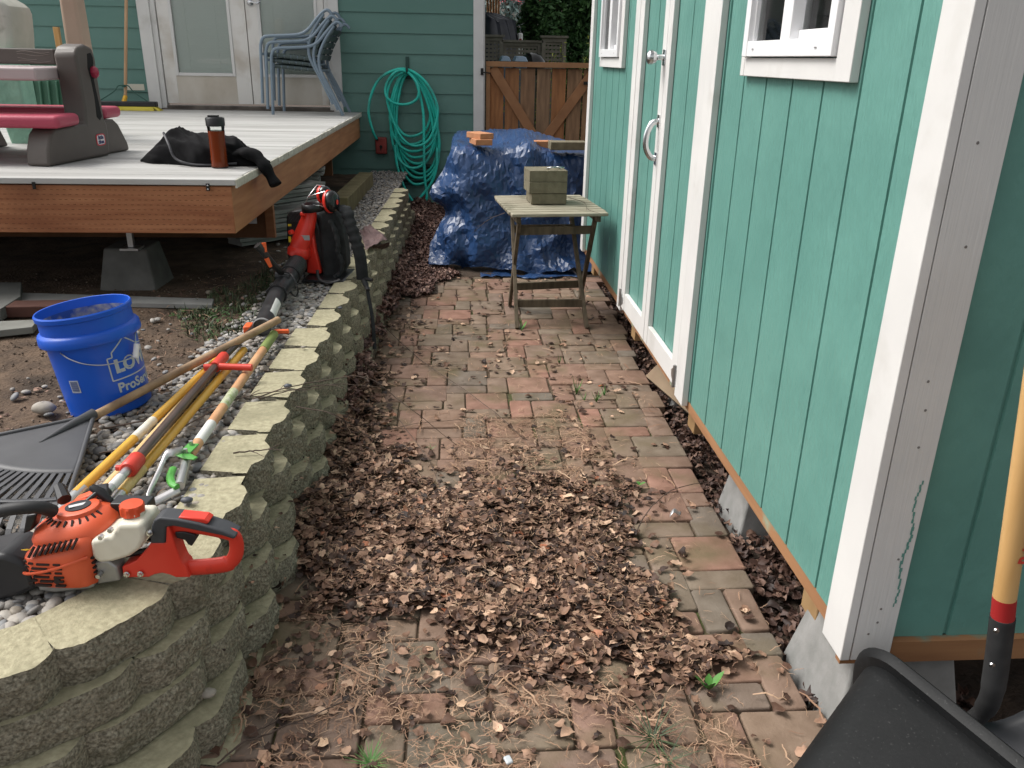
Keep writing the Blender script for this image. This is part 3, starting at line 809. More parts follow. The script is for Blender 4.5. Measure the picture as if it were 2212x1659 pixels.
for a, b in (((.352, 1.335), (.84, .60)), ((1.35, 1.33), (.84, .62))):
    mb = MB(); A = V(a[0], YG - .022 - (.002 if a[0] > 1 else 0), a[1]); B_ = V(b[0], YG - .022 - (.002 if a[0] > 1 else 0), b[1])
    mb.bar(A, B_, .034, .085, up=(0, 1, 0)) if False else None
    d = (B_ - A).normalized(); n_ = Vector((-d.z, 0, d.x)) * .045
    mb.add([A + n_, A - n_, B_ - n_, B_ + n_] + [p + V(0, .019, 0) for p in (A + n_, A - n_, B_ - n_, B_ + n_)], [(0, 1, 2, 3), (7, 6, 5, 4), (0, 4, 5, 1), (1, 5, 6, 2), (2, 6, 7, 3), (3, 7, 4, 0)])
    mb.build('brace', mat('gate_brace_cedar', (.25, .115, .05), (.34, .165, .075), rough=.75, scale=8), gate, bevel=.002)
mb = MB(); mb.bb(.235, .262, YH - .05, YH - .03, 1.27, 1.33); mb.tube([(.25, YH - .055, 1.295), (.33, YG - .05, 1.285)], .006, 6)
mb.build('latch', BLACKM, gate)
mb = MB(); mb.bb(1.24, 1.35, YG - .05, YG - .043, 1.195, 1.225); mb.build('hinge_strap', BLACKM, gate)

# ---------------------------------------------------------------- beyond the gate
LAT = mat('weathered_lattice', (.14, .125, .105), (.22, .20, .17), rough=.85, scale=9)
lf = thing('lattice_fence', 'grey weathered lattice fence with two taller capped panels beyond the gate', 'fence', (.9, 11, 0))
def lattice(x0, x1, z0, z1, fr, y=11.0, post=True):
    mb = MB(); mb.bb(x0, x0 + fr, y - .02, y + .02, 0, z1); mb.bb(x1 - fr, x1, y - .02, y + .02, 0, z1); mb.bb(x0 + fr, x1 - fr, y - .02, y + .02, z1 - fr, z1)
    mb.build('panel_frame', LAT, lf, smooth=0)
    mb = MB(); z = z0
    while z < z1 - fr: mb.bb(x0 + fr, x1 - fr, y - .004, y + .002, z, z + .03); z += .047
    x = x0 + fr + .02
    while x < x1 - fr: mb.bb(x, x + .026, y + .0025, y + .008, z0, z1 - fr); x += .05
    mb.build('lattice_panel', LAT, lf, smooth=0)
    mb = MB(); mb.bb(x0 - .02, x1 + .02, y - .05, y + .05, z1, z1 + .025); mb.build('cap', LAT, lf, smooth=0)
lattice(.18, .582, .6, 1.665, .045); lattice(.587, 1.058, .6, 1.61, .04, 11.03); lattice(1.063, 1.368, .6, 1.668, .05)
lattice(-.6, .175, .6, 1.61, .04, 11.03)
BLUEL = mat('pale_blue_plastic', (.33, .43, .56), rough=.45)
for i, (x0, x1, y0) in enumerate(((.50, .625, 10.0), (.655, .812, 9.95))):
    t = thing('storage_bin', ['narrower pale blue lidded bin beyond the gate, next to the white corner board', 'wider pale blue lidded bin beyond the gate, beside the black grill'][i], 'bin', ((x0 + x1) / 2, y0, 0), 'pale blue bins')
    mb = MB(); mb.bb(x0 + .012, x1 - .012, y0, y0 + .4, 0, 1.39); mb.build('bin_body', mat('grey_blue_bin', (.1, .13, .17), rough=.5), t, bevel=.01)
    mb = MB(); mb.add([(x0, y0 - .02, 1.39), (x1, y0 - .02, 1.39), (x1, y0 + .42, 1.39), (x0, y0 + .42, 1.39), (x0 + .025, y0 + .0, 1.44), (x1 - .025, y0, 1.44), (x1 - .025, y0 + .38, 1.45), (x0 + .025, y0 + .38, 1.45)],
                      [(0, 1, 5, 4), (1, 2, 6, 5), (2, 3, 7, 6), (3, 0, 4, 7), (4, 5, 6, 7), (3, 2, 1, 0)]); mb.build('lid', BLUEL, t, bevel=.008)
t = thing('kettle_grill', 'black domed grill in front of the lattice fence beyond the gate', 'grill', (.9, 10.4, 0))
mb = MB(); mb.lathe([(0, 0), (.10, .02), (.15, .07), (.16, .12)], (.90, 10.4, 1.22), seg=24); mb.build('bowl', BLACKP, t)
mb = MB(); mb.lathe([(.163, 0), (.15, .06), (.11, .115), (.05, .145), (0, .15)], (.90, 10.4, 1.342), seg=24); mb.build('lid', mat('glossy_black_enamel', (.015, .015, .015), rough=.12), t)
mb = MB()
for a in (0, 2.1, 4.2): mb.tube([(.90 + .1 * math.cos(a), 10.4 + .1 * math.sin(a), 1.25), (.90 + .22 * math.cos(a), 10.4 + .22 * math.sin(a), 0)], .012, 6)
mb.build('legs', BLACKM, t)
# black tarp heap far behind
def heapfn(u, v):
    a = u * 2 * math.pi
    h = [1.98, 1.9, 1.3, 0][0]
    prof = [(0, 2.04), (.35, 2.02), (.62, 1.93), (.72, 1.5), (.80, .8), (.9, 0)]
    s = v * (len(prof) - 1); i = min(int(s), len(prof) - 2); f = s - i
    r_ = prof[i][0] * (1 - f) + prof[i + 1][0] * f; z = prof[i][1] * (1 - f) + prof[i + 1][1] * f
    pl = .05 * math.sin(a * 16 + 2 * math.sin(a * 3)) * min(1, v * 1.6) + .1 * nz(math.cos(a) * 2, math.sin(a) * 2, v * 2)
    return (.22 + (r_ + pl) * math.cos(a), 13.4 + (r_ + pl) * .8 * math.sin(a), z + .06 * nz(math.cos(a) * 3, math.sin(a) * 3, 5))
mb = MB(); mb.grid(160, 26, heapfn, cu=True)
mb.build('tarp_covered_pile', mat('black_tarpaulin', (.012, .013, .02), (.03, .032, .045), rough=.35, scale=8), None, label='tall heap under a pleated black tarpaulin behind the lattice fence', cat='covered pile', smooth=60)
mb = MB(); mb.bb(.93, 1.0, 13.3, 13.5, 0, 1.78)
tt = thing('cargo_trailer', 'white and red rear corner of a trailer standing between black pile and hedge', 'trailer', (.95, 13.6, 0))
mb.build('corner_post', mat('white_enamel', (.7, .7, .7), rough=.3), tt, bevel=.02)
mb = MB(); mb.bb(.945, .985, 13.285, 13.298, 1.62, 1.70); mb.build('tail_light', mat('dark_red_lens', (.2, .01, .01), rough=.2), tt)

FOL = lambda nm, a, b, c_: mat(nm, (.7, .7, .7), (1.2, 1.2, 1.2), rough=.7, scale=3, island=[(0, a), (.5, b), (1, c_)])
def leaf_cloud(name, pts, sizes, mt, seed, parent=None, elong=1.6, **kw):
    r_ = np.random.RandomState(seed); n = len(pts)
    pts = np.asarray(pts); d1 = r_.normal(size=(n, 3)); d1 /= np.linalg.norm(d1, axis=1)[:, None]
    d2 = r_.normal(size=(n, 3)); d2 -= d1 * (d1 * d2).sum(1)[:, None]; d2 /= np.linalg.norm(d2, axis=1)[:, None]
    s = np.asarray(sizes)[:, None]
    q = np.stack([pts - d1 * s * elong, pts + d2 * s * .6, pts + d1 * s * elong, pts - d2 * s * .6], 1).reshape(-1, 3)
    return fast_mesh(name, q, np.arange(4 * n), np.full(n, 4), mt, parent=parent, **kw)
def conifer(name, label, cx, cy, h, rad, n, mt, seed, size=.045, z0=.2, group=None, cat='tree', lump=.25):
    t = thing(name, label, cat, (cx, cy, 0), group)
    mb = MB(); mb.tube([(cx, cy, -.07), (cx, cy, h * .5), (cx, cy, h * .95)], [rad * .12, rad * .07, .01], 8); mb.build('trunk', mat('bark', (.09, .06, .04), (.14, .1, .07), rough=.9), t)
    r_ = np.random.RandomState(seed)
    a = r_.uniform(0, 2 * np.pi, n); z = z0 + (h - z0) * r_.uniform(0, 1, n) ** .9
    f = (z - z0) / (h - z0)
    prof = rad * np.clip(np.sqrt(np.clip(1 - f ** 1.8, 0, 1)), .05, 1)
    lp = np.array([mnoise.fractal(Vector((math.cos(a_) * 2.2 + seed, math.sin(a_) * 2.2, z_ * 2.4)), 1., 2., 3) for a_, z_ in zip(a, z)])
    rr = prof * (1 + lump * lp) * (1 - .35 * r_.uniform(0, 1, n) ** 2)
    pts = np.stack([rr * np.cos(a), rr * np.sin(a), z], 1)
    leaf_cloud('foliage', pts, r_.uniform(.5, 1.3, n) * size, mt, seed, parent=t)
    return t
HED = FOL('arborvitae_foliage', (.02, .055, .018), (.045, .11, .035), (.09, .19, .06))
conifer('arborvitae', 'dense dark green arborvitae, left and palest of the hedge beyond the gate', 1.62, 14.3, 4.6, .62, 26000, HED, 2, .035, group='evergreen hedge beyond the gate', lump=.35)
conifer('arborvitae', 'dark green arborvitae in the hedge beyond the gate, nearest the shed wall', 2.5, 14.2, 4.8, .72, 24000, HED, 5, .035, group='evergreen hedge beyond the gate', lump=.35)
conifer('arborvitae', 'darkest green arborvitae rising between the two others in the hedge', 2.05, 14.9, 4.7, .62, 14000, HED, 9, .035, group='evergreen hedge beyond the gate', lump=.35)
conifer('blue_spruce', 'silvery blue spruce seen above the black tarpaulin heap', 1.05, 18.2, 4.2, .85, 14000, FOL('spruce_foliage', (.10, .16, .15), (.19, .27, .26), (.30, .40, .38)), 3, .035, lump=.5)
nb = thing('house', 'neighbouring house with a dull red roof glimpsed above the trees', 'house', (2.4, 27, 0))
mb = MB(); mb.bb(1.0, 9, 26, 31, -.07, 2.9); mb.build('wall', mat('far_wall', (.5, .48, .44), rough=.8), nb, smooth=0)
mb = MB(); mb.add([(1.35, 25.4, 2.85), (9.6, 25.4, 2.85), (9.6, 31.5, 2.85), (1.35, 31.5, 2.85), (1.7, 28.4, 4.2), (9.2, 28.4, 4.2)], [(0, 1, 5, 4), (2, 3, 4, 5), (1, 2, 5), (3, 0, 4), (3, 2, 1, 0)]); mb.build('roof', mat('red_roof', (.30, .04, .05), rough=.8), nb, smooth=0)
t = thing('cedar_tree', 'reddish bare tree stems beside the spruce, left above the black heap', 'tree', (.72, 16, 0))
mb = MB()
for i in range(5): mb.tube([(.58 + i * .035, 16, -.07), (.57 + i * .05, 16 + .05 * i, 2.2), (.5 + i * .07, 16, 4)], [.03, .02, .008], 6)
mb.build('trunk', mat('orange_bark', (.25, .11, .04), (.35, .18, .08), rough=.9), t)
r_ = np.random.RandomState(4); leaf_cloud('crown', np.stack([r_.normal(-.1, .35, 3000), r_.normal(0, .4, 3000), r_.uniform(2.9, 4.6, 3000)], 1), r_.uniform(.02, .05, 3000), HED, 4, parent=t)
mb = MB(); mb.grid(30, 20, lambda u, v: V(-2 + 7 * u, 8.62 + 4.2 * v, -.05 + .02 * fbm(u * 9, v * 9)))
mb.build('lawn', mat('bright_green_lawn', (.09, .15, .03), (.17, .24, .06), rough=.9, scale=20), kind='structure')  # mottled bright green lawn seen through the gate gaps
# young shrubs just behind the gate
SHOOT = FOL('yellow_green_shoots', (.16, .20, .03), (.30, .36, .06), (.48, .52, .14))
for i, (cx, top, n, lb) in enumerate([(.90, 1.47, 420, 'low yellow-green shrub with two short shoots behind the gate, by the grill'), (1.06, 1.60, 520, 'yellow-green shrub with one upright leafy shoot before the taller lattice panel'), (1.33, 1.62, 500, 'yellow-green shrub with arching thin shoots in front of the dark hedge'), (.50, 1.30, 380, 'small yellow-green shrub showing only through the gate boards near the latch')]):
    t = thing('shrub', lb, 'shrub', (cx, 9.1, 0), 'yellow-green shrubs behind the gate')
    mb = MB(); pp = []
    pr = random.Random(i + 20)
    for k in range(7):
        a = pr.uniform(0, 6.28); r1 = pr.uniform(.03, .16)
        hz = top if k == 0 else top * pr.uniform(.72, .93)
        p0 = V(cx, 9.1, -.07); p1 = V(cx + r1 * math.cos(a) * .6, 9.1 + r1 * math.sin(a), hz * .6); p2 = V(cx + r1 * math.cos(a), 9.1 + r1 * math.sin(a), hz)
        sp = spline([p0, p1, p2], 10); mb.tube(sp, [.006 * (1 - .7 * j / (len(sp) - 1)) for j in range(len(sp))], 5)
        for j in range(n // 7):
            q = sp[pr.randrange(3, len(sp))]; pp.append((q.x - cx + pr.uniform(-.035, .035), q.y - 9.1 + pr.uniform(-.05, .05), q.z + pr.uniform(-.06, .03)))
    mb.build('stems', TWIG, t)
    leaf_cloud('leaves', pp, [pr.uniform(.006, .014) for _ in pp], SHOOT, i + 30, parent=t)

# ---------------------------------------------------------------- toddler picnic table
BRN = mat('brown_moulded_plastic', (.075, .062, .055), (.095, .08, .07), rough=.5, scale=5, bump=.1, bscale=150, bdist=.001)
PNK = mat('raspberry_plastic', (.36, .045, .085), (.42, .06, .10), rough=.5, scale=4, bump=.05)
MAUV = mat('mauve_tabletop', (.42, .34, .34), (.5, .42, .42), rough=.45, scale=4)
pt = thing('toddler_picnic_table', 'brown moulded plastic toddler picnic table with raspberry benches on the deck', 'picnic table', (-2.2, 4.4, .915))
PA = V(-1.876, 4.027, 0); PU = V(.161, .987, 0); PN = V(-.987, .161, 0)
mb = MB()
mb.prism([(0, .917), (.173, .917), (.407, .917), (.508, .917), (.525, 1.024), (.523, 1.073), (.507, 1.102), (.507, 1.241), (.511, 1.387), (.496, 1.433), (.434, 1.449), (.375, 1.436), (.345, 1.40), (.350, 1.296), (.350, 1.142), (.341, 1.085), (.084, 1.081), (.05, 1.055), (.015, .99)], PA, PU, (0, 0, 1), PN, .115)
mb.build('end_support', BRN, pt, bevel=.014, seg=3)
mb = MB(); mb.prism([(.50, .917), (.755, .917), (.745, .96), (.68, 1.06), (.64, 1.086), (.52, 1.09)], PA + PN * .03, PU, (0, 0, 1), PN, .10)
mb.build('rear_foot', BRN, pt, bevel=.012, seg=3)
mb = MB()
mb.prism([(.442, 1.405), (.472, 1.41), (.485, 1.39), (.483, 1.36), (.462, 1.33), (.468, 1.25), (.478, 1.17), (.484, 1.11), (.462, 1.092), (.44, 1.11), (.447, 1.20), (.44, 1.29), (.428, 1.34)], PA - PN * .0012, PU, (0, 0, 1), PN, .004)
mb.build('height_slot', mat('slot_shadow', (.006, .006, .006), rough=.9), pt, smooth=0)
mb = MB(); c_ = PA + PU * .465 + V(0, 0, 1.32) - PN * .012
mb.lathe([(.028, 0), (.03, .012), (.024, .024), (.010, .028), (0, .028)], c_ + PN * .012, -PN, 8, X=(0, 0, 1), sy=.8)
mb.build('knob', mat('dark_red_knob', (.30, .02, .05), rough=.3), pt, bevel=.002)
STK = lambda e, a: [(.441 + a * math.copysign(abs(math.cos(t)) ** e, math.cos(t)), 1.0 + a * .72 * math.copysign(abs(math.sin(t)) ** e, math.sin(t))) for t in [2 * math.pi * k / 28 for k in range(28)]]
mb = MB(); mb.prism(STK(.45, .040), PA - PN * .0008, PU, (0, 0, 1), -PN, .0012); st = mb.build('badge', mat('badge_red', (.5, .03, .05), rough=.4), pt, smooth=0)
mb = MB(); mb.prism(STK(.45, .032), PA - PN * .0021, PU, (0, 0, 1), -PN, .0006); mb.build('badge_panel', mat('badge_white', (.7, .66, .66), rough=.4), st, smooth=0)
def text(body, size, O, U, W, mt, name, parent=None, bold=.0, warp=None, lift=.0005, align='LEFT', **kw):
    cu = bpy.data.curves.new(name, 'FONT'); cu.body = body; cu.size = size; cu.offset = bold; cu.align_x = align; cu.resolution_u = 3
    ob_ = bpy.data.objects.new('tmp', cu); COL.objects.link(ob_)
    dg = bpy.context.evaluated_depsgraph_get(); me = bpy.data.meshes.new_from_object(ob_.evaluated_get(dg))
    bpy.data.objects.remove(ob_); bpy.data.curves.remove(cu)
    mb = MB(); vs = [tuple(v.co) for v in me.vertices]; fs = [tuple(p.vertices) for p in me.polygons]
    bpy.data.meshes.remove(me)
    U = Vector(U); W = Vector(W); O = Vector(O)
    mb.add([warp(v[0], v[1]) if warp else O + U * v[0] + W * v[1] for v in vs], fs)
    return mb.build(name, mt, parent, smooth=0, **kw)
text('little', .026, PA + PU * .441 + V(0, 0, 1.003) - PN * .0034, PU, (0, 0, 1), mat('badge_ink', (.02, .03, .12)), 'badge_lettering', st, bold=.0012, align='CENTER')
text('tikes', .026, PA + PU * .441 + V(0, 0, .982) - PN * .0034, PU, (0, 0, 1), MATS['badge_ink'], 'badge_lettering', st, bold=.0012, align='CENTER')
mb = MB(); e = ay(150, 259, 4.17); mb.bb(-3.4, e.x - .0, 4.05, 4.29, 1.083, 1.14); mb.build('bench', PNK, pt, bevel=.022, seg=4)
mb = MB(); e = ay(247, 242, 4.72); mb.bb(-3.4, e.x, 4.60, 4.82, 1.088, 1.145); mb.build('bench', PNK, pt, bevel=.022, seg=4)
mb = MB(); mb.bb(-3.5, -1.93, 4.17, 4.72, 1.285, 1.342); mb.build('tabletop', MAUV, pt, bevel=.01, seg=3)
mb = MB(); mb.bb(-3.0, -1.955, 4.45, 4.52, 1.352, 1.424); tb = mb.build('centre_beam', BRN, pt, bevel=.008, seg=3)
mb = MB()
for zz, ph in ((1.408, 0), (1.396, 1), (1.378, 2), (1.366, .5)):
    mb.tube([(-2.13 + k * .022, 4.449, zz + .005 * math.sin(k * .9 + ph)) for k in range(8 if ph < 1.5 else 5)], .0012, 4)
mb.build('grain_grooves', mat('scuffed_grain', (.2, .17, .15), rough=.8), tb, smooth=0)
mb = MB(); A2 = PA + V(-.62, .08, 0)
mb.prism([(.0, .917), (.75, .917), (.70, 1.02), (.64, 1.08), (.52, 1.085), (.50, 1.30), (.34, 1.30), (.33, 1.08), (.08, 1.08), (.02, .99)], A2 + PN * .12 + PU * .05, PU, (0, 0, 1), PN, .11)
mb.build('end_support', BRN, pt, bevel=.014, seg=3)

# playhouse behind the table, tan post, lumber offcut
GST = mat('mint_stone_plastic', (.20, .40, .30), (.27, .50, .38), rough=.35, scale=9, bump=1, bscale=14, bdist=.015)
GDK = mat('green_plastic_panel', (.06, .155, .105), (.075, .18, .125), rough=.5, scale=4)
ph = thing('toy_playhouse', 'mint and dark green plastic toy playhouse behind the picnic table', 'playhouse', (-2.7, 5.4, .915))
def pixprism(mb, pts, y, t):
    q = [ay(px, py, y) for px, py in pts]
    n = len(q); mb.add([tuple(p) for p in q] + [(p.x, p.y + t, p.z) for p in q], [tuple(range(n)), tuple(reversed(range(n, 2 * n)))] + [(i, i + n, (i + 1) % n + n, (i + 1) % n) for i in range(n)])
mb = MB(); pixprism(mb, [(-30, 120), (34, 120), (42, 172), (54, 235), (66, 280), (70, 312), (27, 318), (14, 285), (-5, 235), (-30, 200)], 5.08, .16)
mb.build('stone_post', GST, ph, bevel=.01)
mb = MB(); pixprism(mb, [(133, 130), (152, 130), (161, 190), (168, 240), (174, 285), (172, 300), (160, 300), (152, 250), (143, 190)], 5.55, .18)
mb.build('stone_post', GST, ph, bevel=.01)
mb = MB(); pixprism(mb, [(40, 130), (150, 130), (165, 296), (60, 300)], 5.62, .05)
for i in range(6):
    a = ay(50 + i * 18, 175, 5.61); b = ay(62 + i * 18, 290, 5.61); mb.bar(a, b, .012, .02, up=(0, 1, 0))
mb.build('door_panel', GDK, ph, bevel=.004)
mb = MB(); pixprism(mb, [(-40, -20), (0, 2), (12, 12), (18, 26), (23, 70), (25, 105), (24, 130), (-40, 130)], 5.2, .3)
mb.build('chimney', mat('greyed_cream_plastic', (.36, .36, .31), (.48, .47, .42), rough=.7, scale=6, dirt=(.2, .2, .16), dscale=8, dramp=(.6, .75)), ph, bevel=.03, seg=4)
mb = MB(); pixprism(mb, [(121, -60), (158, -60), (164, 0), (181, 98), (190, 150), (196, 190), (150, 190), (141, 100), (126, 0)], 5.36, .13)
mb.build('toy_post', mat('tan_moulded_plastic', (.38, .27, .20), (.44, .33, .25), rough=.55, scale=3), None, label='broad tan tapered plastic post standing behind the picnic table', cat='toy post', bevel=.02, seg=3)
mb = MB(); a = ay(113, 58, 7.6); b = ay(132, 150, 7.6); mb.bb(a.x, b.x + .03, 7.6, 7.64, .915, a.z)
mb.build('lumber_offcut', mat('pine_offcut', (.42, .22, .07), (.55, .34, .15), rough=.7, scale=4, stretch=(6, 1, .6)), None, label='short upright pine board leaning by the house wall behind the tan post', cat='board', bevel=.003)

# push broom
br = thing('push_broom', 'wooden-handled push broom with yellow bristles leaning on the siding', 'broom', (-2.95, 8.2, .915))
top = ay(273, -60, 8.36); bot = ay(271, 208, 8.2)
mb = MB(); mb.tube([top, bot], .0145, 12); mb.build('handle', mat('broom_wood', (.42, .25, .13), (.52, .33, .19), rough=.5, scale=4, stretch=(4, 4, .5)), br)
mb = MB(); e = V(bot.x - .01, 8.15, .965); mb.tube([bot + (top - bot) * .0, bot.lerp(e, .6), e], [.019, .021, .03], 10); mb.build('socket', mat('yellow_plastic', (.70, .38, .02), rough=.4), br)
hx0, hx1 = -3.26, -2.74
mb = MB(); mb.bb(hx0, hx1, 8.10, 8.18, .950, .995); mb.build('head', BLACKP, br, bevel=.008)
mb = MB()
for i in range(110):
    x = hx0 + .01 + (hx1 - hx0 - .02) * i / 109
    for yy in (8.105, 8.12, 8.14, 8.16, 8.175):
        fl = (i - 55) / 55 * .02 + (.03 if i > 104 else 0)
        mb.add([(x - .002, yy, .952), (x + .002, yy, .952), (x + fl + .003 + rnd.uniform(-.004, .004), yy - .012 + (yy - 8.14) * .3, .917), (x + fl - .003, yy - .012 + (yy - 8.14) * .3, .917)], [(0, 1, 2, 3)])
mb.build('bristles', mat('yellow_bristle', (.50, .42, .03), (.62, .52, .06), rough=.6), br, smooth=0)
mb = MB(); k_ = bot + V(0, -.005, .09)
for s_ in (-1, 1): mb.tube(spline([k_, k_ + V(.045 * s_, -.01, .0), k_ + V(.09 * s_, -.02, -.05), V(k_.x + .21 * s_, 8.14, .998)], 5), .0055, 6)
mb.tube([k_ + V(0, 0, -.01), k_ + V(0, 0, .01)], .018, 10)
mb.build('brace', mat('green_wire_brace', (.02, .08, .06), rough=.5), br)

# stacked chairs
CHB = mat('blue_grey_powder_coat', (.15, .20, .25), (.18, .235, .29), rough=.42, scale=12)
STR = mat('grey_green_vinyl_strap', (.045, .065, .065), (.06, .085, .085), rough=.5, scale=20)
def make_chair():
    t = thing('patio_chair', '', '', (-1.35, 8.0, .915), 'stacked patio chairs')
    for y in (7.79, 8.30):
        mb = MB(); pts = [(-1.625, y, .92), (-1.612, y, 1.15), (-1.602, y, 1.36)] + [(-1.595, y, 1.41), (-1.575, y, 1.452), (-1.535, y, 1.468)] + [(-1.40, y, 1.476), (-1.27, y, 1.487), (-1.19, y, 1.525), (-1.12, y, 1.60), (-1.06, y, 1.66), (-1.02, y, 1.684), (-.995, y, 1.675), (-.975, y, 1.65)]
        mb.tube(spline(pts, 4), .0135, 10); mb.build('arm_and_front_leg', CHB, t, smooth=60)
        mb = MB(); mb.tube(spline([(-1.01, y + .002, .92), (-1.10, y, 1.12), (-1.185, y, 1.30), (-1.185, y, 1.42), (-1.13, y, 1.54), (-1.045, y, 1.655)], 5), .0135, 10); mb.build('rear_leg', CHB, t, smooth=60)
    mb = MB()
    for y in (7.83, 8.26): mb.tube([(-1.585, y, 1.325), (-1.18, y, 1.292)], .011, 8)
    mb.tube([(-1.59, 7.80, 1.325), (-1.59, 8.29, 1.325)], .011, 8); mb.tube([(-1.18, 7.80, 1.29), (-1.18, 8.29, 1.29)], .011, 8)
    mb.build('seat_frame', CHB, t, smooth=60)
    mb = MB()
    for k in range(7):
        x = -1.555 + k * .057; z = 1.325 - (x + 1.585) * .08
        mb.tube([(x - .024, 7.83, z), (x + .024, 7.83, z - .004)], .0175, 8); mb.tube([(x - .024, 8.26, z), (x + .024, 8.26, z - .004)], .0175, 8)
        mb.bb(x - .024, x + .024, 7.83, 8.26, z + .008 - (k % 2) * .003, z + .012 - (k % 2) * .003)
    for k in range(7):
        y = 7.875 + k * .057
        mb.add([(-1.59, y - .024, 1.34), (-1.18, y - .024, 1.306), (-1.18, y + .024, 1.306), (-1.59, y + .024, 1.34)], [(0, 1, 2, 3)])
    mb.build('seat_webbing', STR, t, smooth=40)
    mb = MB()
    for k in range(5):
        f = k / 5; x = -1.185 + .13 * f ** 1.4; z = 1.375 + .26 * f
        for y in (7.80, 8.29): mb.tube([(x, y, z), (x + .018 + .02 * f, y, z + .042)], .0185, 8)
        mb.add([(x, 7.80, z), (x, 8.29, z), (x + .018 + .02 * f, 8.29, z + .042), (x + .018 + .02 * f, 7.80, z + .042)], [(0, 1, 2, 3)])
    mb.build('back_webbing', STR, t, smooth=40)
    return t
ch0 = make_chair()
LB = ['blue-grey patio chair with woven straps, lowest of the stack standing on the deck', 'blue-grey patio chair with woven straps, middle one of the stack', 'blue-grey patio chair with woven straps, topmost of the stack']
for i in range(3):
    if i == 0: c_ = ch0
    else:
        c_ = ch0.copy(); COL.objects.link(c_)
        for p in list(ch0.children):
            q = p.copy(); COL.objects.link(q); q.parent = c_
        c_.location = ch0.location + V(-.042 * i, .004 * i, .047 * i)
    tagit(c_, LB[i], 'chair', 'stacked patio chairs')

# jacket and drink bottle
CLOTH = mat('black_knit_cloth', (.004, .004, .0045), (.008, .008, .009), rough=.95, scale=30, spec=.2, bump=.3, bscale=300)
jk = thing('jacket', 'crumpled black jacket lying on the deck corner with one sleeve hanging down', 'jacket', (-1.3, 4.3, .915))
topz = [(.05, .93), (.09, .965), (.15, 1.015), (.21, 1.075), (.25, 1.088), (.30, 1.062), (.40, 1.055), (.53, 1.052), (.58, 1.025), (.63, .965), (.68, .935)]
def jz(u):
    for (a, za), (b, zb) in zip(topz, topz[1:]):
        if a <= u <= b: return za + (zb - za) * (u - a) / (b - a)
    return .92
def jfn(u, v):
    # cross-sections along u, v runs from front foot over the top to the back foot
    uu = .05 + .63 * u; H_ = jz(uu) - .917
    a = math.pi * v
    dpt = .155 * (math.sin(math.pi * min(max(u, .02), .98)) ** .45)
    f1 = mnoise.noise(Vector((uu * 9, v * 3.5, 1.3))); f2 = abs(mnoise.noise(Vector((uu * 16 + v * 6, v * 5, 4.2))))
    rr = 1 + .20 * f1 - .32 * f2 * math.sin(a)
    y = 4.27 - dpt * math.cos(a) * rr * (1 + .1 * math.sin(uu * 20)); z = .917 + H_ * (max(0, math.sin(a)) ** .7) * (1 - .25 * f2) + .012 * f1 * math.sin(a)
    return (-1.6 + uu * .988 + .015 * f1, y - uu * .15 + .05, max(z, .917))
mb = MB(); mb.grid(70, 46, jfn); mb.build('body', CLOTH, jk, smooth=70)
mb = MB(); S = spline([(-1.12, 4.22, .95), (-1.02, 4.17, .975), (-.965, 4.13, .965), (-.925, 4.11, .93), (-.895, 4.10, .88), (-.868, 4.09, .835)], 6)
mb.tube(S, [.060 + .006 * math.sin(i * .7) - .0004 * i for i in range(len(S))], 14, flat=.5, up=(0, 1, 0))
mb.build('sleeve', CLOTH, jk, smooth=70)
mb = MB(); S = spline([(-1.40, 4.20, 1.06), (-1.36, 4.13, 1.01), (-1.33, 4.10, .955), (-1.26, 4.08, .93), (-1.16, 4.09, .925), (-1.05, 4.12, .93)], 6)
mb.tube(S, .006, 6); mb.build('zip', mat('zip_grey', (.04, .04, .045), rough=.5), jk, smooth=60)
bt = thing('drink_bottle', 'tall clear bottle of dark amber tea with a black flip lid', 'bottle', (-1.117, 4.07, .915))
mb = MB(); mb.lathe([(0, 0), (.036, 0), (.038, .004), (.0365, .03), (.036, .13), (.038, .175), (.040, .19)], (-1.117, 4.07, .916), seg=28); mb.build('bottle_body', GLASS, bt, smooth=50)
mb = MB(); mb.lathe([(0, .003), (.0367, .003), (.0385, .01), (.037, .03), (.0366, .13), (.0385, .168), (0, .168)], (-1.117, 4.07, .916), seg=28)
mb.build('tea', mat('amber_tea', (.17, .032, .010), rough=.08, trans=.15, ior=1.33), bt, smooth=50)
mb = MB(); mb.lathe([(.040, .188), (.0425, .19), (.043, .222), (.040, .226), (.036, .224), (.034, .228), (0, .228)], (-1.117, 4.07, .916), seg=28); mb.bb(-1.145, -1.10, 4.055, 4.085, 1.143, 1.152)
mb.build('lid', BLACKP, bt, smooth=40)

# ---------------------------------------------------------------- folding table with pavers
TW = mat('weathered_grey_wood', (.20, .175, .125), (.36, .33, .25), rough=.85, scale=7, stretch=(.7, 6, 6), bump=.3, bscale=20, dirt=(.09, .085, .05), dscale=6, dramp=(.55, .75))
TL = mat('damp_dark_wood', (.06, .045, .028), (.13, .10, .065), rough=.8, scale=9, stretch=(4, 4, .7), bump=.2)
ta = thing('folding_table', 'weathered slatted wooden folding table standing on the path by the shed', 'table', (.52, 4.66, 0))
Mz = Matrix.Rotation(R(6), 3, 'Z'); Ct = V(.515, 4.66, 0)
def T(x, y, z): return Ct + Mz @ V(x, y, 0) + V(0, 0, z)
mb = MB()
for i in range(9):
    y = -.288 + i * .0715; L0 = .268 if 0 < i < 8 else .262
    mb.box(T(0, y, .654), (2 * L0, .058, .018), Mz)
mb.build('tabletop', TW, ta, bevel=.004)
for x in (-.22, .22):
    mb = MB(); mb.box(T(x, 0, .626), (.022, .56, .036), Mz); mb.build('top_bearer', TL, ta, bevel=.002)
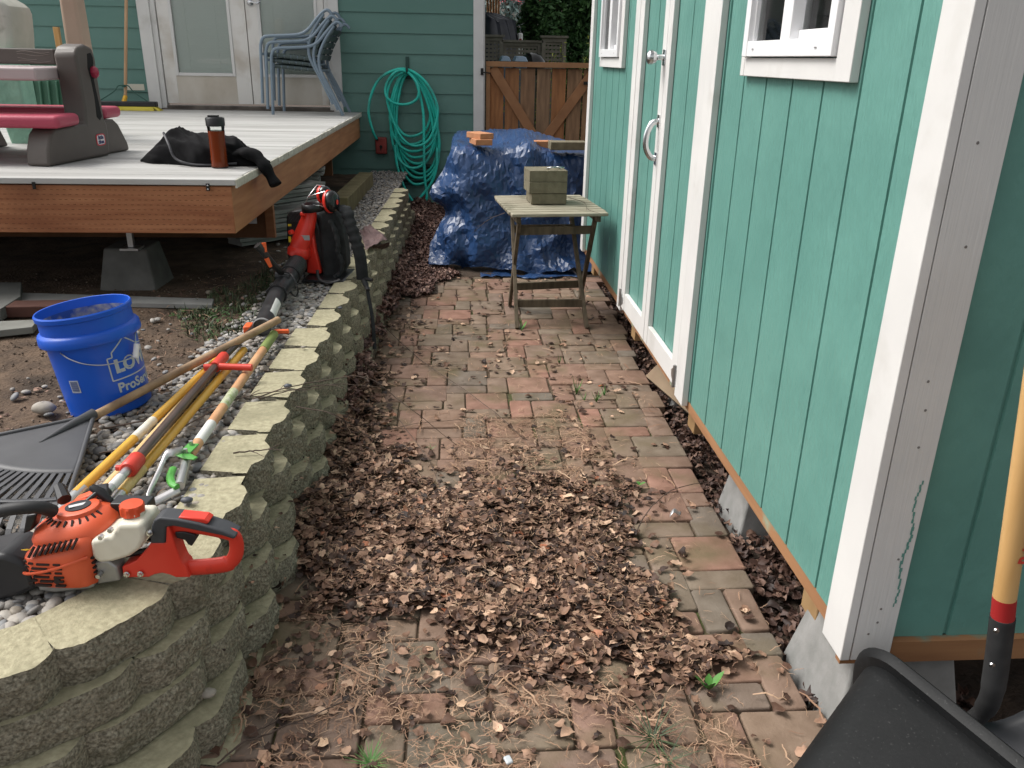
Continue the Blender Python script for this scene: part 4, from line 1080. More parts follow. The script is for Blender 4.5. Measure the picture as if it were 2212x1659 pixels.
FR = [(V(.334, 4.42, 0), T(-.175, .20, .61)), (V(.732, 4.42, 0), T(.175, .20, .61)), (V(.322, 4.90, 0), T(-.205, -.22, .61)), (V(.768, 4.98, 0), T(.215, -.22, .61))]
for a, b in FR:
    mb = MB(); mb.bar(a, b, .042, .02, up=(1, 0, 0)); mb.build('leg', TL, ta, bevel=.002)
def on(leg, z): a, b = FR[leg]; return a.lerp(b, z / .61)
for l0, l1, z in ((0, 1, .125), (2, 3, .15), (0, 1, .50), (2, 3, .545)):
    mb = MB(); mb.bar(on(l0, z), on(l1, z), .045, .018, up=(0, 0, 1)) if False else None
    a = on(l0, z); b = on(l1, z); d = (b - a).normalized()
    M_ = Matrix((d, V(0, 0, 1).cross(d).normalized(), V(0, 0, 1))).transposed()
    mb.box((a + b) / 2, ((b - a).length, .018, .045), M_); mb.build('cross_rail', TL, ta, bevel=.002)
PB = mat('mossy_paver_block', (.12, .105, .068), (.19, .165, .11), rough=.9, scale=25, bump=.5, bscale=90, bdist=.003)
ps = [(.505, 4.655, 0, 'lowest dull brown paver of the stack on the folding table', -.012), (.497, 4.65, .0615, 'middle dull brown paver of the stack on the folding table', .0), (.497, 4.655, .123, 'topmost dull brown paver of the stack on the folding table', .004)]
for x, y, dz, lb, rz in ps:
    mb = MB(); Mr = Matrix.Rotation(R(5) + rz, 3, 'Z'); mb.box((x, y + .05, .6665 + .0305 + dz), (.212 if dz else .20, .19, .060), Mr)
    if dz: mb.box((x, y + .05 - .0955, .6665 + .0305 + dz), (.003, .002, .058), Mr)
    mb.build('paver', PB, None, label=lb, cat='paver', group='pavers stacked on the table', bevel=.005)
mb = MB(); z = .858
mb.tube(spline([(.50, 4.66, z), (.52, 4.64, z + .006), (.55, 4.65, z + .006), (.58, 4.66, z)], 4), .004, 6); mb.tube(spline([(.55, 4.70, z), (.57, 4.68, z + .004), (.60, 4.69, z)], 4), .004, 6); mb.lathe([(.008, 0), (.009, .006), (0, .007)], (.505, 4.66, z - .003), seg=8)
mb.build('metal_hooks', GALV, None, label='small metal hooks lying on the stacked pavers', cat='hook', smooth=60)

# ---------------------------------------------------------------- blue tarp over a pile, bricks on it
TARP = mat('blue_poly_tarp', (.012, .032, .088), (.022, .060, .160), rough=.36, scale=4, bump=.45, bscale=30, bdist=.005, spec=.5, rvar=.06)
def kt(x, y, Y): return ay(884.8 + .2827 * x, 265.4 + .2827 * y, Y)
TROWS = [   # control net: picture-left to right, far bottom edge over the top to the front hem
    [(330, 700, 7.5), (360, 700, 7.6), (500, 700, 7.65), (640, 700, 7.65), (760, 700, 7.65), (900, 700, 7.65), (1040, 700, 7.65), (1180, 700, 7.6), (1320, 700, 7.6), (1500, 700, 7.5)],
    [(335, 150, 6.75), (385, 112, 6.85), (500, 97, 6.9), (620, 86, 6.9), (750, 95, 6.9), (880, 102, 6.9), (1010, 132, 6.9), (1150, 165, 6.85), (1340, 215, 6.8), (1520, 240, 6.8)],
    [(322, 165, 6.4), (370, 135, 6.35), (500, 150, 6.3), (640, 160, 6.35), (770, 140, 6.3), (905, 118, 6.25), (1010, 160, 6.3), (1150, 200, 6.3), (1340, 235, 6.2), (1520, 260, 6.3)],
    [(318, 190, 6.1), (345, 190, 5.98), (500, 205, 5.95), (640, 212, 5.98), (770, 195, 5.95), (915, 172, 5.90), (1000, 220, 5.96), (1120, 240, 5.98), (1300, 262, 5.95), (1520, 280, 5.95)],
    [(240, 380, 6.1), (325, 400, 5.90), (480, 400, 5.87), (640, 420, 5.85), (770, 400, 5.88), (900, 400, 5.84), (1020, 400, 5.88), (1160, 420, 5.87), (1320, 420, 5.9), (1520, 420, 5.9)],
    [(168, 555, 6.05), (300, 560, 5.87), (450, 560, 5.83), (600, 580, 5.84), (750, 590, 5.83), (880, 590, 5.84), (1020, 590, 5.84), (1160, 600, 5.85), (1320, 600, 5.86), (1520, 600, 5.9)],
    [(268, 690, 6.05), (330, 700, 5.88), (460, 710, 5.82), (600, 730, 5.82), (740, 740, 5.81), (880, 740, 5.82), (1020, 740, 5.82), (1160, 740, 5.84), (1320, 740, 5.86), (1520, 740, 5.9)],
    [(172, 860, 5.98), (300, 850, 5.84), (430, 850, 5.80), (560, 870, 5.77), (720, 880, 5.78), (870, 880, 5.76), (1020, 880, 5.78), (1150, 890, 5.80), (1300, 900, 5.84), (1520, 900, 5.9)],
    [(178, 1000, 5.92), (285, 990, 5.80), (400, 990, 5.78), (540, 1010, 5.73), (700, 1020, 5.74), (850, 1020, 5.71), (1020, 1030, 5.72), (1150, 1030, 5.76), (1300, 1030, 5.80), (1520, 1030, 5.9)],
    [(182, 1100, 5.84), (290, 1085, 5.74), (400, 1080, 5.86), (545, 1095, 5.72), (700, 1120, 5.72), (850, 1135, 5.64), (1020, 1145, 5.64), (1150, 1150, 5.64), (1290, 1150, 5.64), (1520, 1140, 5.7)],
]
TC = [[kt(*q) for q in r_] for r_ in TROWS]
def cr4(a, b, c, d, t): return .5 * ((2 * b) + (c - a) * t + (2 * a - 5 * b + 4 * c - d) * t * t + (3 * b - a - 3 * c + d) * t ** 3)
def tnet(u, v):
    R_, C_ = len(TC), len(TC[0])
    fr, fc = v * (R_ - 1), u * (C_ - 1); i, j = min(int(fr), R_ - 2), min(int(fc), C_ - 2); tr_, tc_ = fr - i, fc - j
    rows = []
    for k in (-1, 0, 1, 2):
        r_ = TC[max(0, min(R_ - 1, i + k))]
        rows.append(cr4(*[r_[max(0, min(C_ - 1, j + m_))] for m_ in (-1, 0, 1, 2)], tc_))
    return cr4(*rows, tr_)
tj = random.Random(17)
NU_, NV_ = 74, 56
def ridged(x, y, z, f): return 1 - 2 * abs(mnoise.noise(Vector((x * f, y * f, z * f))))
def tarpfn(i, j):
    u = (i + (tj.uniform(-.42, .42) if 0 < i < NU_ - 1 else 0)) / (NU_ - 1); v = (j + (tj.uniform(-.38, .38) if 0 < j < NV_ - 1 else 0)) / (NV_ - 1)
    P = tnet(u, v)
    du = tnet(min(1, u + .01), v) - tnet(max(0, u - .01), v); dv = tnet(u, min(1, v + .01)) - tnet(u, max(0, v - .01))
    n = du.cross(dv); n = n.normalized() if n.length > 1e-9 else V(0, -1, 0)
    if n.y > 0 and v > .3: n = -n
    if n.z < 0 and v <= .3: n = -n
    w = (v - .3) if v > .3 else 0
    g = min(1, w * 3)
    f = (ridged(P.x * 1.0 + .25 * P.z + .12 * nz(P.x * 3, P.z * 3), P.y * .3, P.z * .16, 5.2) - .4) * .062 * g          # hanging folds
    f += (ridged(P.x * .55 - .75 * P.z + 4, 0, P.z * .3 + P.x * .2, 5.0) - .5) * .030 * g                               # slanting tension folds
    f += (ridged(P.x * .5 + .7 * P.z + 9, 1, P.x * .3, 8.0) - .5) * .012
    f += tj.uniform(-.005, .005)
    P = P + n * f
    P.z = max(P.z, .006)
    if P.x > .84 and P.y < 5.53: P.y = 5.53
    return P
mb = MB(); vs = [tarpfn(i, j) for i in range(NU_) for j in range(NV_)]; fs = []
for i in range(NU_ - 1):
    for j in range(NV_ - 1):
        a, b, c, d = i * NV_ + j, (i + 1) * NV_ + j, (i + 1) * NV_ + j + 1, i * NV_ + j + 1
        fs += [(a, b, c), (a, c, d)] if (vs[a] - vs[c]).length < (vs[b] - vs[d]).length else [(a, b, d), (b, c, d)]
mb.add(vs, fs)
mb.build('tarp_covered_pile', TARP, None, label='crumpled blue tarp draped over a waist-high pile at the end of the path', cat='tarp', smooth=0, solid=.0015)
mb = MB(); mb.grid(60, 14, lambda u, v: (.16 + u * .68, 5.56 + v * .18 + .05 * nz(u * 5, 2) + .02 * math.sin(u * 9),   .008 + .02 * abs(nz(u * 9, v * 4))))
mb.build('tarp_flap', TARP, None, label='loose hem of blue tarp trailing flat on the ground behind the table legs', cat='tarp', smooth=24, solid=.001)
BRK = mat('orange_brick', (.40, .17, .08), (.50, .24, .12), rough=.85, scale=20, bump=.3)
for (x, y, z, a, sx, sy, mt_, lb) in ((.17, 6.0, .876, 12, .12, .20, BRK, 'orange brick under another, on the left of the blue tarp'), (.165, 6.02, .914, 30, .11, .19, BRK, 'orange brick lying askew on top of another brick at the left of the blue tarp'), (.60, 6.13, .846, 5, .20, .10, BRK, 'orange brick half hidden in blue tarp folds left of the grey paver'), (.78, 5.96, .86, 3, .26, .13, PB, 'long grey-brown paver lying on the right of the blue tarp')):
    mb = MB(); mb.box((x, y, z), (sx, sy, .04 if sx < .2 else .055), Matrix.Rotation(R(a), 3, 'Z')); mb.build('brick' if mt_ is BRK else 'paver', mt_, None, label=lb, cat='brick' if mt_ is BRK else 'paver', bevel=.004)

# ---------------------------------------------------------------- boards and beam under the deck
def board(a, b, w, t, lb, gp, rz=0):
    mb = MB(); a = V(*a); b = V(*b); d = (b - a).normalized(); s_ = V(0, 0, 1).cross(d).normalized(); M_ = Matrix((d, s_, d.cross(s_))).transposed()
    mb.box((a + b) / 2, ((b - a).length, w, t), M_)
    return mb.build('decking_board', COMPG, None, label=lb, cat='board', group=gp, bevel=.002, smooth=30)
pr = random.Random(5)
for i in range(17):
    z = .37 + i * .0265 * 1.0
    if i < 11:
        board((-1.35, 5.15 + pr.uniform(-.03, .03), z), (-.93 + pr.uniform(-.05, .02), 5.62 + pr.uniform(-.03, .03), z), .14, .022, 'grey composite decking board in the near stack under the deck edge', 'near stack of decking boards')
    if i < 7: board((-1.32, 4.92 + pr.uniform(-.03, .03), z), (-.96 + pr.uniform(-.05, .02), 5.32 + pr.uniform(-.03, .03), z), .14, .022, 'grey composite decking board in the near stack under the deck edge', 'near stack of decking boards')
for i in range(12):
    board((-2.3, 6.05 + pr.uniform(-.02, .02), .365 + i * .0265), (-.93 + pr.uniform(-.07, .01), 6.15 + pr.uniform(-.03, .03), .365 + i * .0265), .14, .022, 'grey composite decking board in the far stack beside the mossy beam', 'far stack of decking boards')
    if i < 8: board((-2.3, 5.88, .365 + i * .0265), (-1.02 + pr.uniform(-.03, .02), 5.97 + pr.uniform(-.01, .01), .365 + i * .0265), .13, .022, 'grey composite decking board in the far stack beside the mossy beam', 'far stack of decking boards')
mb = MB(); mb.bar((-.83, 5.95, .42), (-.80, 7.5, .40), .12, .13); mb.build('timber_beam', mat('mossy_timber', (.10, .085, .04), (.19, .16, .08), rough=.9, scale=8, bump=.3), None, label='mossy square timber beam lying along the gravel near the house', cat='timber', bevel=.006)
def plank(pts, z0, t, lb, mt, nm='plank'):
    q = [az(px, py, z0) for px, py in pts]; n = len(q)
    mb = MB(); mb.add([tuple(p) for p in q] + [(p.x, p.y, p.z - t) for p in q], [tuple(range(n)), tuple(reversed(range(n, 2 * n)))] + [(i, i + n, (i + 1) % n + n, (i + 1) % n) for i in range(n)])
    return mb.build(nm, mt, None, label=lb, cat='plank' if nm == 'plank' else 'slab', bevel=.002)
plank([(40, 686 - 1), (0 - 300, 640), (-300, 626), (48, 632), (462, 645), (458, 658)][2:] + [(-300, 640)], .372, .022, 'long grey plank lying on the dirt at the shaded edge of the deck', COMPG)
plank([(-200, 735), (-200, 702), (82, 690), (70, 706)], .376, .028, 'pale grey plank end lying on the dirt left of the blue bucket', mat('pale_grey_board', (.13, .13, .115), (.19, .19, .17), rough=.7, scale=8))
plank([(-200, 700), (-200, 608), (46, 610), (44, 640), (0, 668)], .40, .05, 'thick grey slab with a broken corner at the left edge under the deck', mat('grey_slab', (.10, .10, .09), (.14, .14, .13), rough=.85, scale=8), 'slab')
mb = MB(); a = az(110, 672, .36); mb.box((a.x, a.y, .372), (.40, .10, .05), Matrix.Rotation(R(3), 3, 'Z')); mb.build('brick', mat('dull_red_brick', (.07, .028, .02), (.10, .042, .03), rough=.9, scale=12), None, label='dull red brick lying behind the blue bucket by the grey plank', cat='brick', bevel=.004)
mb = MB()
q = [(1.02, 2.95, .03), (1.10, 2.90, .13), (.965, 3.62, .10), (.905, 3.66, .005)]
mb.add(q + [(x + .008, y + .002, z - .012) for x, y, z in q], [(0, 1, 2, 3), (7, 6, 5, 4), (0, 4, 5, 1), (1, 5, 6, 2), (2, 6, 7, 3), (3, 7, 4, 0)])
mb.build('wood_plank', mat('pale_plywood', (.20, .14, .09), (.27, .20, .13), rough=.8, scale=7), None, label='pale plywood strip leaning in the gap under the shed doors', cat='plank')
# brown paper draped on the wall
def pap(u, v):
    a = az(777, 500, .36); b = az(800, 492, .36); c_ = az(790, 545, .385); d = az(838, 520, .385)
    p = a.lerp(b, u).lerp(c_.lerp(d, u), v); p.z += .022 * (1 - 2 * abs(nz(u * 2.2 + 1, v * 2.6))) + .01 * abs(nz(u * 7, v * 6, 2)); return p
mb = MB(); mb.grid(12, 14, pap); mb.build('paper_sheet', mat('purple_brown_paper', (.10, .06, .06), (.16, .10, .095), rough=.6, scale=5, bump=.2), None, label='crumpled purple-brown paper sheet lying over the wall caps behind the leaf blower', cat='paper', smooth=14, solid=.001)
mb = MB(); mb.grid(24, 12, lambda u, v: az(790 + 52 * u, 530 + 8 * v + 6 * u - 14 * u * u, .38 - .06 * v) + V(0, -.04 * v, .01 * nz(u * 9, v * 3)))
mb.build('paper_sheet', mat('dark_brown_paper', (.04, .026, .02), (.07, .045, .035), rough=.5, scale=6), None, label='dark brown folded paper edge hanging over the front of the wall caps', cat='paper', smooth=30, solid=.002)

# ---------------------------------------------------------------- blue bucket
BS = .915
def bscale(mb): mb.v = [tuple(BO + (Vector(p) - BO) * BS) for p in mb.v]
BLU = mat('blue_bucket_plastic', (.006, .085, .50), (.01, .10, .58), rough=.38, scale=3, spec=.5, dirt=(.03, .045, .12), dscale=7, dramp=(.62, .9))
bk = thing('bucket', 'bright blue plastic bucket with white lettering standing tilted on the dirt', 'bucket', (-1.13, 2.56, .345))
BO = V(-1.128, 2.545, .345); BZ = V(-.115, .01, .985).normalized(); BX = V(1, -.0, .11); bx, by, bz = frame(BZ, BX)
mb = MB(); mb.lathe([(0, .0), (.128, .0), (.134, .006), (.1385, .10), (.1445, .262), (.1625, .263), (.164, .268), (.162, .292), (.158, .298), (.148, .303), (.1475, .345), (.1535, .348), (.1545, .362), (.151, .367), (.1475, .366), (.146, .30), (.141, .25), (.134, .02), (0, .018)], BO, BZ, 72, X=BX)
bscale(mb); mb.build('bucket_body', BLU, bk, smooth=38)
mb = MB(); mb.lathe([(0, .20), (.1395, .20), (.1415, .262), (.1405, .262), (.138, .205)], BO, BZ, 48, X=BX)
mb = MB(); mb.lathe([(0, .285), (.144, .285)], BO, BZ, 48, X=BX); bscale(mb); mb.build('water', mat('murky_water', (.006, .014, .03), rough=.04), bk, smooth=0)
mb = MB(); mb.lathe([(.1462, .298), (.1466, .335), (.1458, .335), (.1455, .298)], BO, BZ, 72, X=BX); bscale(mb); mb.build('dirt_film', mat('dried_mud_film', (.02, .07, .30), (.34, .32, .30), rough=.8, scale=22, ramp=(.42, .62)), bk, smooth=40)
def bpt(ang, h, lift=.001):
    r_ = .1385 + (h - .10) * (.006 / .162) + lift
    return BO + (bx * r_ * math.cos(ang) + by * r_ * math.sin(ang) + bz * h) * BS
INK = mat('bucket_print_grey', (.42, .47, .50), rough=.5)
def bwarp(a0, h0): return lambda x, y: bpt(a0 + x / .141, h0 + y, .0009)
AF = R(-95)
text("LOWE'S", .062, (0, 0, 0), (1, 0, 0), (0, 0, 1), INK, 'lettering', bk, bold=.0035, warp=bwarp(R(-47), .150))
text("ProServices", .046, (0, 0, 0), (1, 0, 0), (0, 0, 1), INK, 'lettering', bk, bold=.0014, warp=bwarp(R(-50), .080))
def bline(mb, pts, w):
    for (a0, h0), (a1, h1) in zip(pts, pts[1:]):
        n = max(2, int(abs(a1 - a0) * 14))
        P = [(a0 + (a1 - a0) * i / n, h0 + (h1 - h0) * i / n) for i in range(n + 1)]
        dx = (a1 - a0) * .141; dh = h1 - h0; L_ = math.hypot(dx, dh); ox, oh = -dh / L_ * w / 2, dx / L_ * w / 2
        vs = []
        for a_, h_ in P: vs += [bpt(a_ + ox / .141, h_ + oh, .0009), bpt(a_ - ox / .141, h_ - oh, .0009)]
        mb.add(vs, [(2 * i, 2 * i + 1, 2 * i + 3, 2 * i + 2) for i in range(n)])
mb = MB(); L0 = R(-54); bline(mb, [(L0, .125), (L0, .205), (L0 + .12, .205), (L0 + .13, .222), (L0 + .5, .262), (L0 + .9, .222), (L0 + 1.6, .205), (L0 + 1.6, .125), (L0, .125)], .0045)
mb.build('logo_outline', INK, bk, smooth=0)
mb = MB(); bline(mb, [(R(-172), .23), (R(-156), .228), (R(-150), .215), (R(-146), .07), (R(-150), .06), (R(-175), .06)], .003)
for i in range(7): bline(mb, [(R(-170), .20 - i * .015), (R(-160 + (i % 3) * 2), .20 - i * .015)], .002)
mb.build('warning_panel', mat('print_faint', (.12, .2, .38), rough=.5), bk, smooth=0)
def bquad(mb, a0, a1, h0, h1, lift):
    n = 4; vs = []
    for i in range(n + 1):
        a_ = a0 + (a1 - a0) * i / n; vs += [bpt(a_, h0, lift), bpt(a_, h1, lift)]
    mb.add(vs, [(2 * i, 2 * i + 2, 2 * i + 3, 2 * i + 1) for i in range(n)])
mb = MB(); bquad(mb, R(-112), R(-98), .105, .15, .0009); lab = mb.build('barcode_label', mat('barcode_white', (.42, .46, .52), rough=.5), bk, smooth=0)
mb = MB()
for i in range(14): bquad(mb, R(-110.5), R(-99.5), .110 + i * .0026, .1112 + i * .0026 + (.0006 if i % 3 else 0), .0014)
mb.build('barcode_bars', mat('barcode_blue', (.02, .05, .2), rough=.5), lab, smooth=0)
a0, a1 = R(-108), R(-30)
mb = MB(); WP = spline([bpt(R(-108), .252, .004), bpt(R(-96), .232, .012), bpt(R(-80), .21, .017), bpt(R(-62), .195, .02), bpt(R(-44), .19, .022), bpt(R(-22), .185, .02)], 6)
mb.tube(WP, .0018, 6); mb.tube([bpt(R(-22), .185, .02), bpt(R(-14), .215, .016), bpt(R(-5), .25, .01), bpt(R(20), .26, .004)], .0018, 6); mb.build('wire_handle', GALV, bk)
mb = MB(); mb.tube([bpt(R(-21), .182, .022), bpt(R(-13), .225, .022)], .009, 10); mb.build('grip', mat('white_grip', (.7, .7, .72), rough=.4), bk)

# ---------------------------------------------------------------- leaf rake
rk = thing('leaf_rake', 'wide black plastic leaf rake with a plain wooden handle lying on the gravel', 'rake', (-1.1, 2.3, .38))
HE = az(601, 691, .445); A_ = az(203, 899, .405)
mb = MB(); mb.tube([A_ + (HE - A_) * -.02, HE], [.0135, .0145], 14); mb.build('handle', mat('weathered_handle_wood', (.26, .16, .09), (.42, .29, .17), rough=.65, scale=6, stretch=(3, 3, 3), bump=.2, dirt=(.16, .10, .06), dscale=9, dramp=(.55, .7)), rk, smooth=60)
ax_ = (A_ - HE); ax_.z = 0; ax_.normalize(); px_ = V(-ax_.y, ax_.x, 0)
def fan(r_, a_): 
    d = ax_ * math.cos(a_) + px_ * math.sin(a_)
    sag = -.012 * min(1, r_ / .3) - (.03 * max(0, (r_ - .5) / .08) ** 2)
    return V(A_.x, A_.y, .402) + d * r_ + V(0, 0, sag + .006 * math.cos(a_ * 2))
HA = R(39)
mb = MB(); mb.grid(30, 14, lambda u, v: fan(.015 + (.325 - .05 * math.cos((u * 2 - 1) * HA) + .05) * v, (u * 2 - 1) * HA))
RBK = mat('grey_black_plastic', (.05, .051, .055), (.07, .071, .076), rough=.5, scale=10, bump=.08, bscale=200)
mb.build('plate', RBK, rk, smooth=50, solid=.005)
mb = MB()
NT = 27
for i in range(NT):
    a_ = -HA + 2 * HA * i / (NT - 1)
    P = [fan(.30 + .31 * k / 9, a_) for k in range(10)]
    s_ = [.0055 + .0012 * k / 9 for k in range(10)]
    mb.tube(P, s_, 6, flat=.35, up=(0, 0, 1)) if False else None
    t_ = px_ * math.cos(a_) - ax_ * math.sin(a_)
    vs = []
    for k in range(10): w_ = s_[k]; vs += [P[k] - t_ * w_ + V(0, 0, .002), P[k] + t_ * w_ + V(0, 0, .002), P[k] + t_ * w_ - V(0, 0, .002), P[k] - t_ * w_ - V(0, 0, .002)]
    fs = [(4 * k + j, 4 * k + (j + 1) % 4, 4 * k + 4 + (j + 1) % 4, 4 * k + 4 + j) for k in range(9) for j in range(4)] + [(0, 1, 2, 3), (39, 38, 37, 36)]
    mb.add(vs, fs)
mb.build('tines', RBK, rk, smooth=0)
mb = MB()
for rr_ in (.485,):
    mb.grid(40, 2, lambda u, v: fan(rr_ + .016 * v, (u * 2 - 1) * HA) + V(0, 0, .0035))
mb.build('cross_strip', RBK, rk, smooth=50, solid=.003)
mb = MB()
for s_ in (-1, 1): mb.tube([fan(.01 + .055 * k, HA * s_) + V(0, 0, .004) for k in range(10)], .007, 8)
mb.tube([fan(.0, 0) + V(0, 0, .004), fan(.08, 0) + V(0, 0, .006), fan(.19, 0) + V(0, 0, .001)], [.017, .012, .004], 10)
mb.build('ribs', RBK, rk, smooth=60)

# ---------------------------------------------------------------- long-handled tools
YEL = mat('yellow_fibreglass', (.62, .33, .035), (.72, .42, .06), rough=.3, scale=5, spec=.6)
PYW = mat('pale_varnished_ash', (.60, .40, .17), (.72, .52, .26), rough=.35, scale=5, stretch=(3, 3, 3))
SIL = mat('silver_tube', (.55, .55, .54), rough=.35, metal=.9)
def pole(name, lb, cat, p0, p1, r_, mt, extra=None, hn='handle'):
    t = thing(name, lb, cat, tuple(p0))
    mb = MB(); mb.tube([p0, p1], r_, 16); mb.build(hn, mt, t, smooth=60)
    if extra: extra(t)
    return t
def lab_(mb, p0, p1, f0, f1, r_): mb.tube([p0.lerp(p1, f0), p0.lerp(p1, f1)], r_, 16)
a = az(163, 1068, .392); b = az(487, 760, .392)
def ex(t):
    mb = MB(); mb.tube([a + (a - b).normalized() * .11, a, a.lerp(b, .03)], [.010, .0155, .0155], 12, flat=.8); mb.build('metal_socket', SIL, t, smooth=60)
    mb = MB(); lab_(mb, a, b, .30, .42, .0137); mb.build('label', mat('worn_white_label', (.62, .55, .40), (.75, .74, .7), rough=.5, scale=30), t, smooth=60)
pole('garden_tool', 'yellow fibreglass tool handle, leftmost of the bundle lying on the gravel', 'garden tool', a, b, .0132, YEL, ex)
a1 = az(215, 1068, .388); b1 = az(470, 790, .388)
pole('garden_tool', 'pale varnished wooden tool handle between the yellow handles, under the brown pole', 'garden tool', a1, b1, .0125, PYW)
a2 = az(243, 1088, .392); b2 = az(527, 756, .392)
def ex2(t):
    mb = MB(); mb.tube([a2 + (a2 - b2).normalized() * .05, a2.lerp(b2, .04)], [.012, .0155], 12); mb.build('metal_socket', SIL, t, smooth=60)
    mb = MB(); lab_(mb, a2, b2, .05, .16, .0138); mb.build('label', mat('gold_label', (.60, .42, .15), (.7, .56, .25), rough=.4, scale=30), t, smooth=60)
pole('garden_tool', 'yellow fibreglass tool handle, rightmost of the bundle under the red-clamped pole', 'garden tool', a2, b2, .0135, YEL, ex2)
pp = thing('pole_pruner', 'telescopic brown pole with red clamps lying across the yellow tool handles', 'pole pruner', (-.84, 2.3, .42))
def pz(px, py, z): return az(px, py, z)
q0 = pz(232, 1062, .425); q1 = pz(287, 1003, .425); q2 = pz(470, 786, .425); q3 = pz(548, 708, .415)
mb = MB(); mb.tube([q0, q1], .0115, 14); mb.build('lower_tube', SIL, pp, smooth=60)
mb = MB(); mb.tube([q1, q2], .0135, 14); mb.build('pole_tube', mat('brown_anodised_tube', (.05, .028, .02), (.09, .055, .04), rough=.28, scale=12, spec=.8), pp, smooth=60)
mb = MB(); mb.tube([q2, q3], .011, 12); mb.build('upper_tube', mat('dark_tube', (.03, .022, .02), rough=.3), pp, smooth=60)
RDP = mat('red_plastic', (.58, .045, .03), (.66, .065, .04), rough=.42, scale=8)
dq = (q2 - q1).normalized(); sq = V(0, 0, 1).cross(dq).normalized()
mb = MB(); c0 = q1; mb.tube([c0 - dq * .035, c0 - dq * .03, c0 + dq * .03, c0 + dq * .035], [.019, .023, .022, .017], 14); mb.tube([c0 - dq * .02 + sq * .018, c0 - dq * .02 + sq * .034], .008, 8); mb.build('red_clamp', RDP, pp, smooth=45)
mb = MB(); mb.tube([q2 - dq * .035, q2 + dq * .075, q2 + dq * .085], [.0185, .0185, .015], 14); mb.tube([q2 - dq * .025 - sq * 0, q2 - dq * .03 - sq * .06, q2 - dq * .035 - sq * .125], [.013, .011, .012], 10); mb.tube([q2 - dq * .03, q2 - dq * .038 + sq * .035], .012, 10)
mb.build('tee_grip', RDP, pp, smooth=45)
h_ = q3
for o_, z_s in ((V(-.02, .0, .0), (.028, .06, .028)), (V(.10, .03, -.025), (.06, .018, .016))):
    mb = MB(); mb.box(h_ + o_, z_s); mb.build('orange_end', mat('orange_red_plastic', (.75, .12, .03), rough=.45), pp, bevel=.004)
mb = MB(); mb.box(q0 + V(-.015, -.01, 0), (.045, .05, .03), Matrix.Rotation(R(20), 3, 'Z')); mb.build('pruner_joint', BLACKP, pp, bevel=.005)
mb = MB(); lab_(mb, q0, q1, .15, .5, .0118); mb.build('label', mat('white_sticker', (.65, .65, .62), rough=.5), pp, smooth=60)

ho = thing('stirrup_hoe', 'wooden-handled stirrup hoe with green bracket and steel loop beside the wall caps', 'hoe', (-.73, 2.3, .38))
h0 = az(592, 722, .40); h1 = az(408, 985, .385)
mb = MB(); mb.tube([h0, h1], .0152, 16); mb.build('handle', mat('pinkish_hoe_wood', (.50, .25, .12), (.62, .36, .19), rough=.4, scale=6, stretch=(2, 2, 2)), ho, smooth=60)
mb = MB(); mb.tube([h0 + (h0 - h1).normalized() * .006, h0, h0.lerp(h1, .175)], [.012, .0172, .0172], 16); mb.build('green_sleeve', mat('olive_sleeve', (.17, .22, .06), (.21, .27, .08), rough=.55), ho, smooth=60)
mb = MB(); lab_(mb, h0, h1, .80, .92, .0156); mb.build('label', mat('white_sticker', (.65, .65, .62)), ho, smooth=60)
mb = MB(); lab_(mb, h0, h1, .56, .68, .0156); mb.build('label', mat('green_print_label', (.25, .33, .12), (.62, .60, .48), rough=.5, scale=60), ho, smooth=60)
GRN = mat('bright_green_metal', (.07, .30, .05), (.10, .37, .07), rough=.4)
e0 = az(388, 1050, .385)
mb = MB(); mb.tube([h1 + (h1 - h0).normalized() * .02, e0], .0125, 12); mb.build('steel_socket', SIL, ho, smooth=60)
mb = MB()
for dz in (.018,): 
    c0 = h1 + V(.0, .01, dz); mb.box(c0, (.032, .06, .004), Matrix.Rotation(R(-8), 3, 'Z')); 
mb.tube([h1 + V(-.022, -.018, .016), h1 + V(.008, -.034, .016), h1 + V(.034, -.046, .014)], [.012, .016, .009], 10, flat=.3); mb.tube(spline([az(374, 1012, .385), az(368, 1030, .385), az(372, 1045, .385), az(384, 1052, .385)], 4), .011, 8, flat=.7)
mb.build('green_bracket', GRN, ho, bevel=.004)
for dy in (.03, -.02):
    mb = MB(); mb.tube([h1 + V(0, dy, .018), h1 + V(0, dy, .032)], .006, 6); mb.build('bolt', GALV, ho)
STL = mat('satin_steel', (.60, .58, .58), rough=.35, metal=.7)
lp = spline([h1 + V(-.01, -.01, .025), az(375, 978, .43), az(360, 982, .432), az(345, 1015, .412), az(320, 1070, .388), az(322, 1083, .378), az(335, 1083, .372), az(365, 1068, .375), az(388, 1056, .378)], 6)
mb = MB(); vs = []
for i, p in enumerate(lp):
    hh = .011; vs += [p + V(-.004, 0, hh * .6), p + V(.004, 0, -hh * .6)]
    vs[-2] += V(0, .008, 0); vs[-1] -= V(0, .008, 0)
mb.add(vs, [(2 * i, 2 * i + 1, 2 * i + 3, 2 * i + 2) for i in range(len(lp) - 1)]); mb.build('steel_loop', STL, ho, smooth=60, solid=.0025)

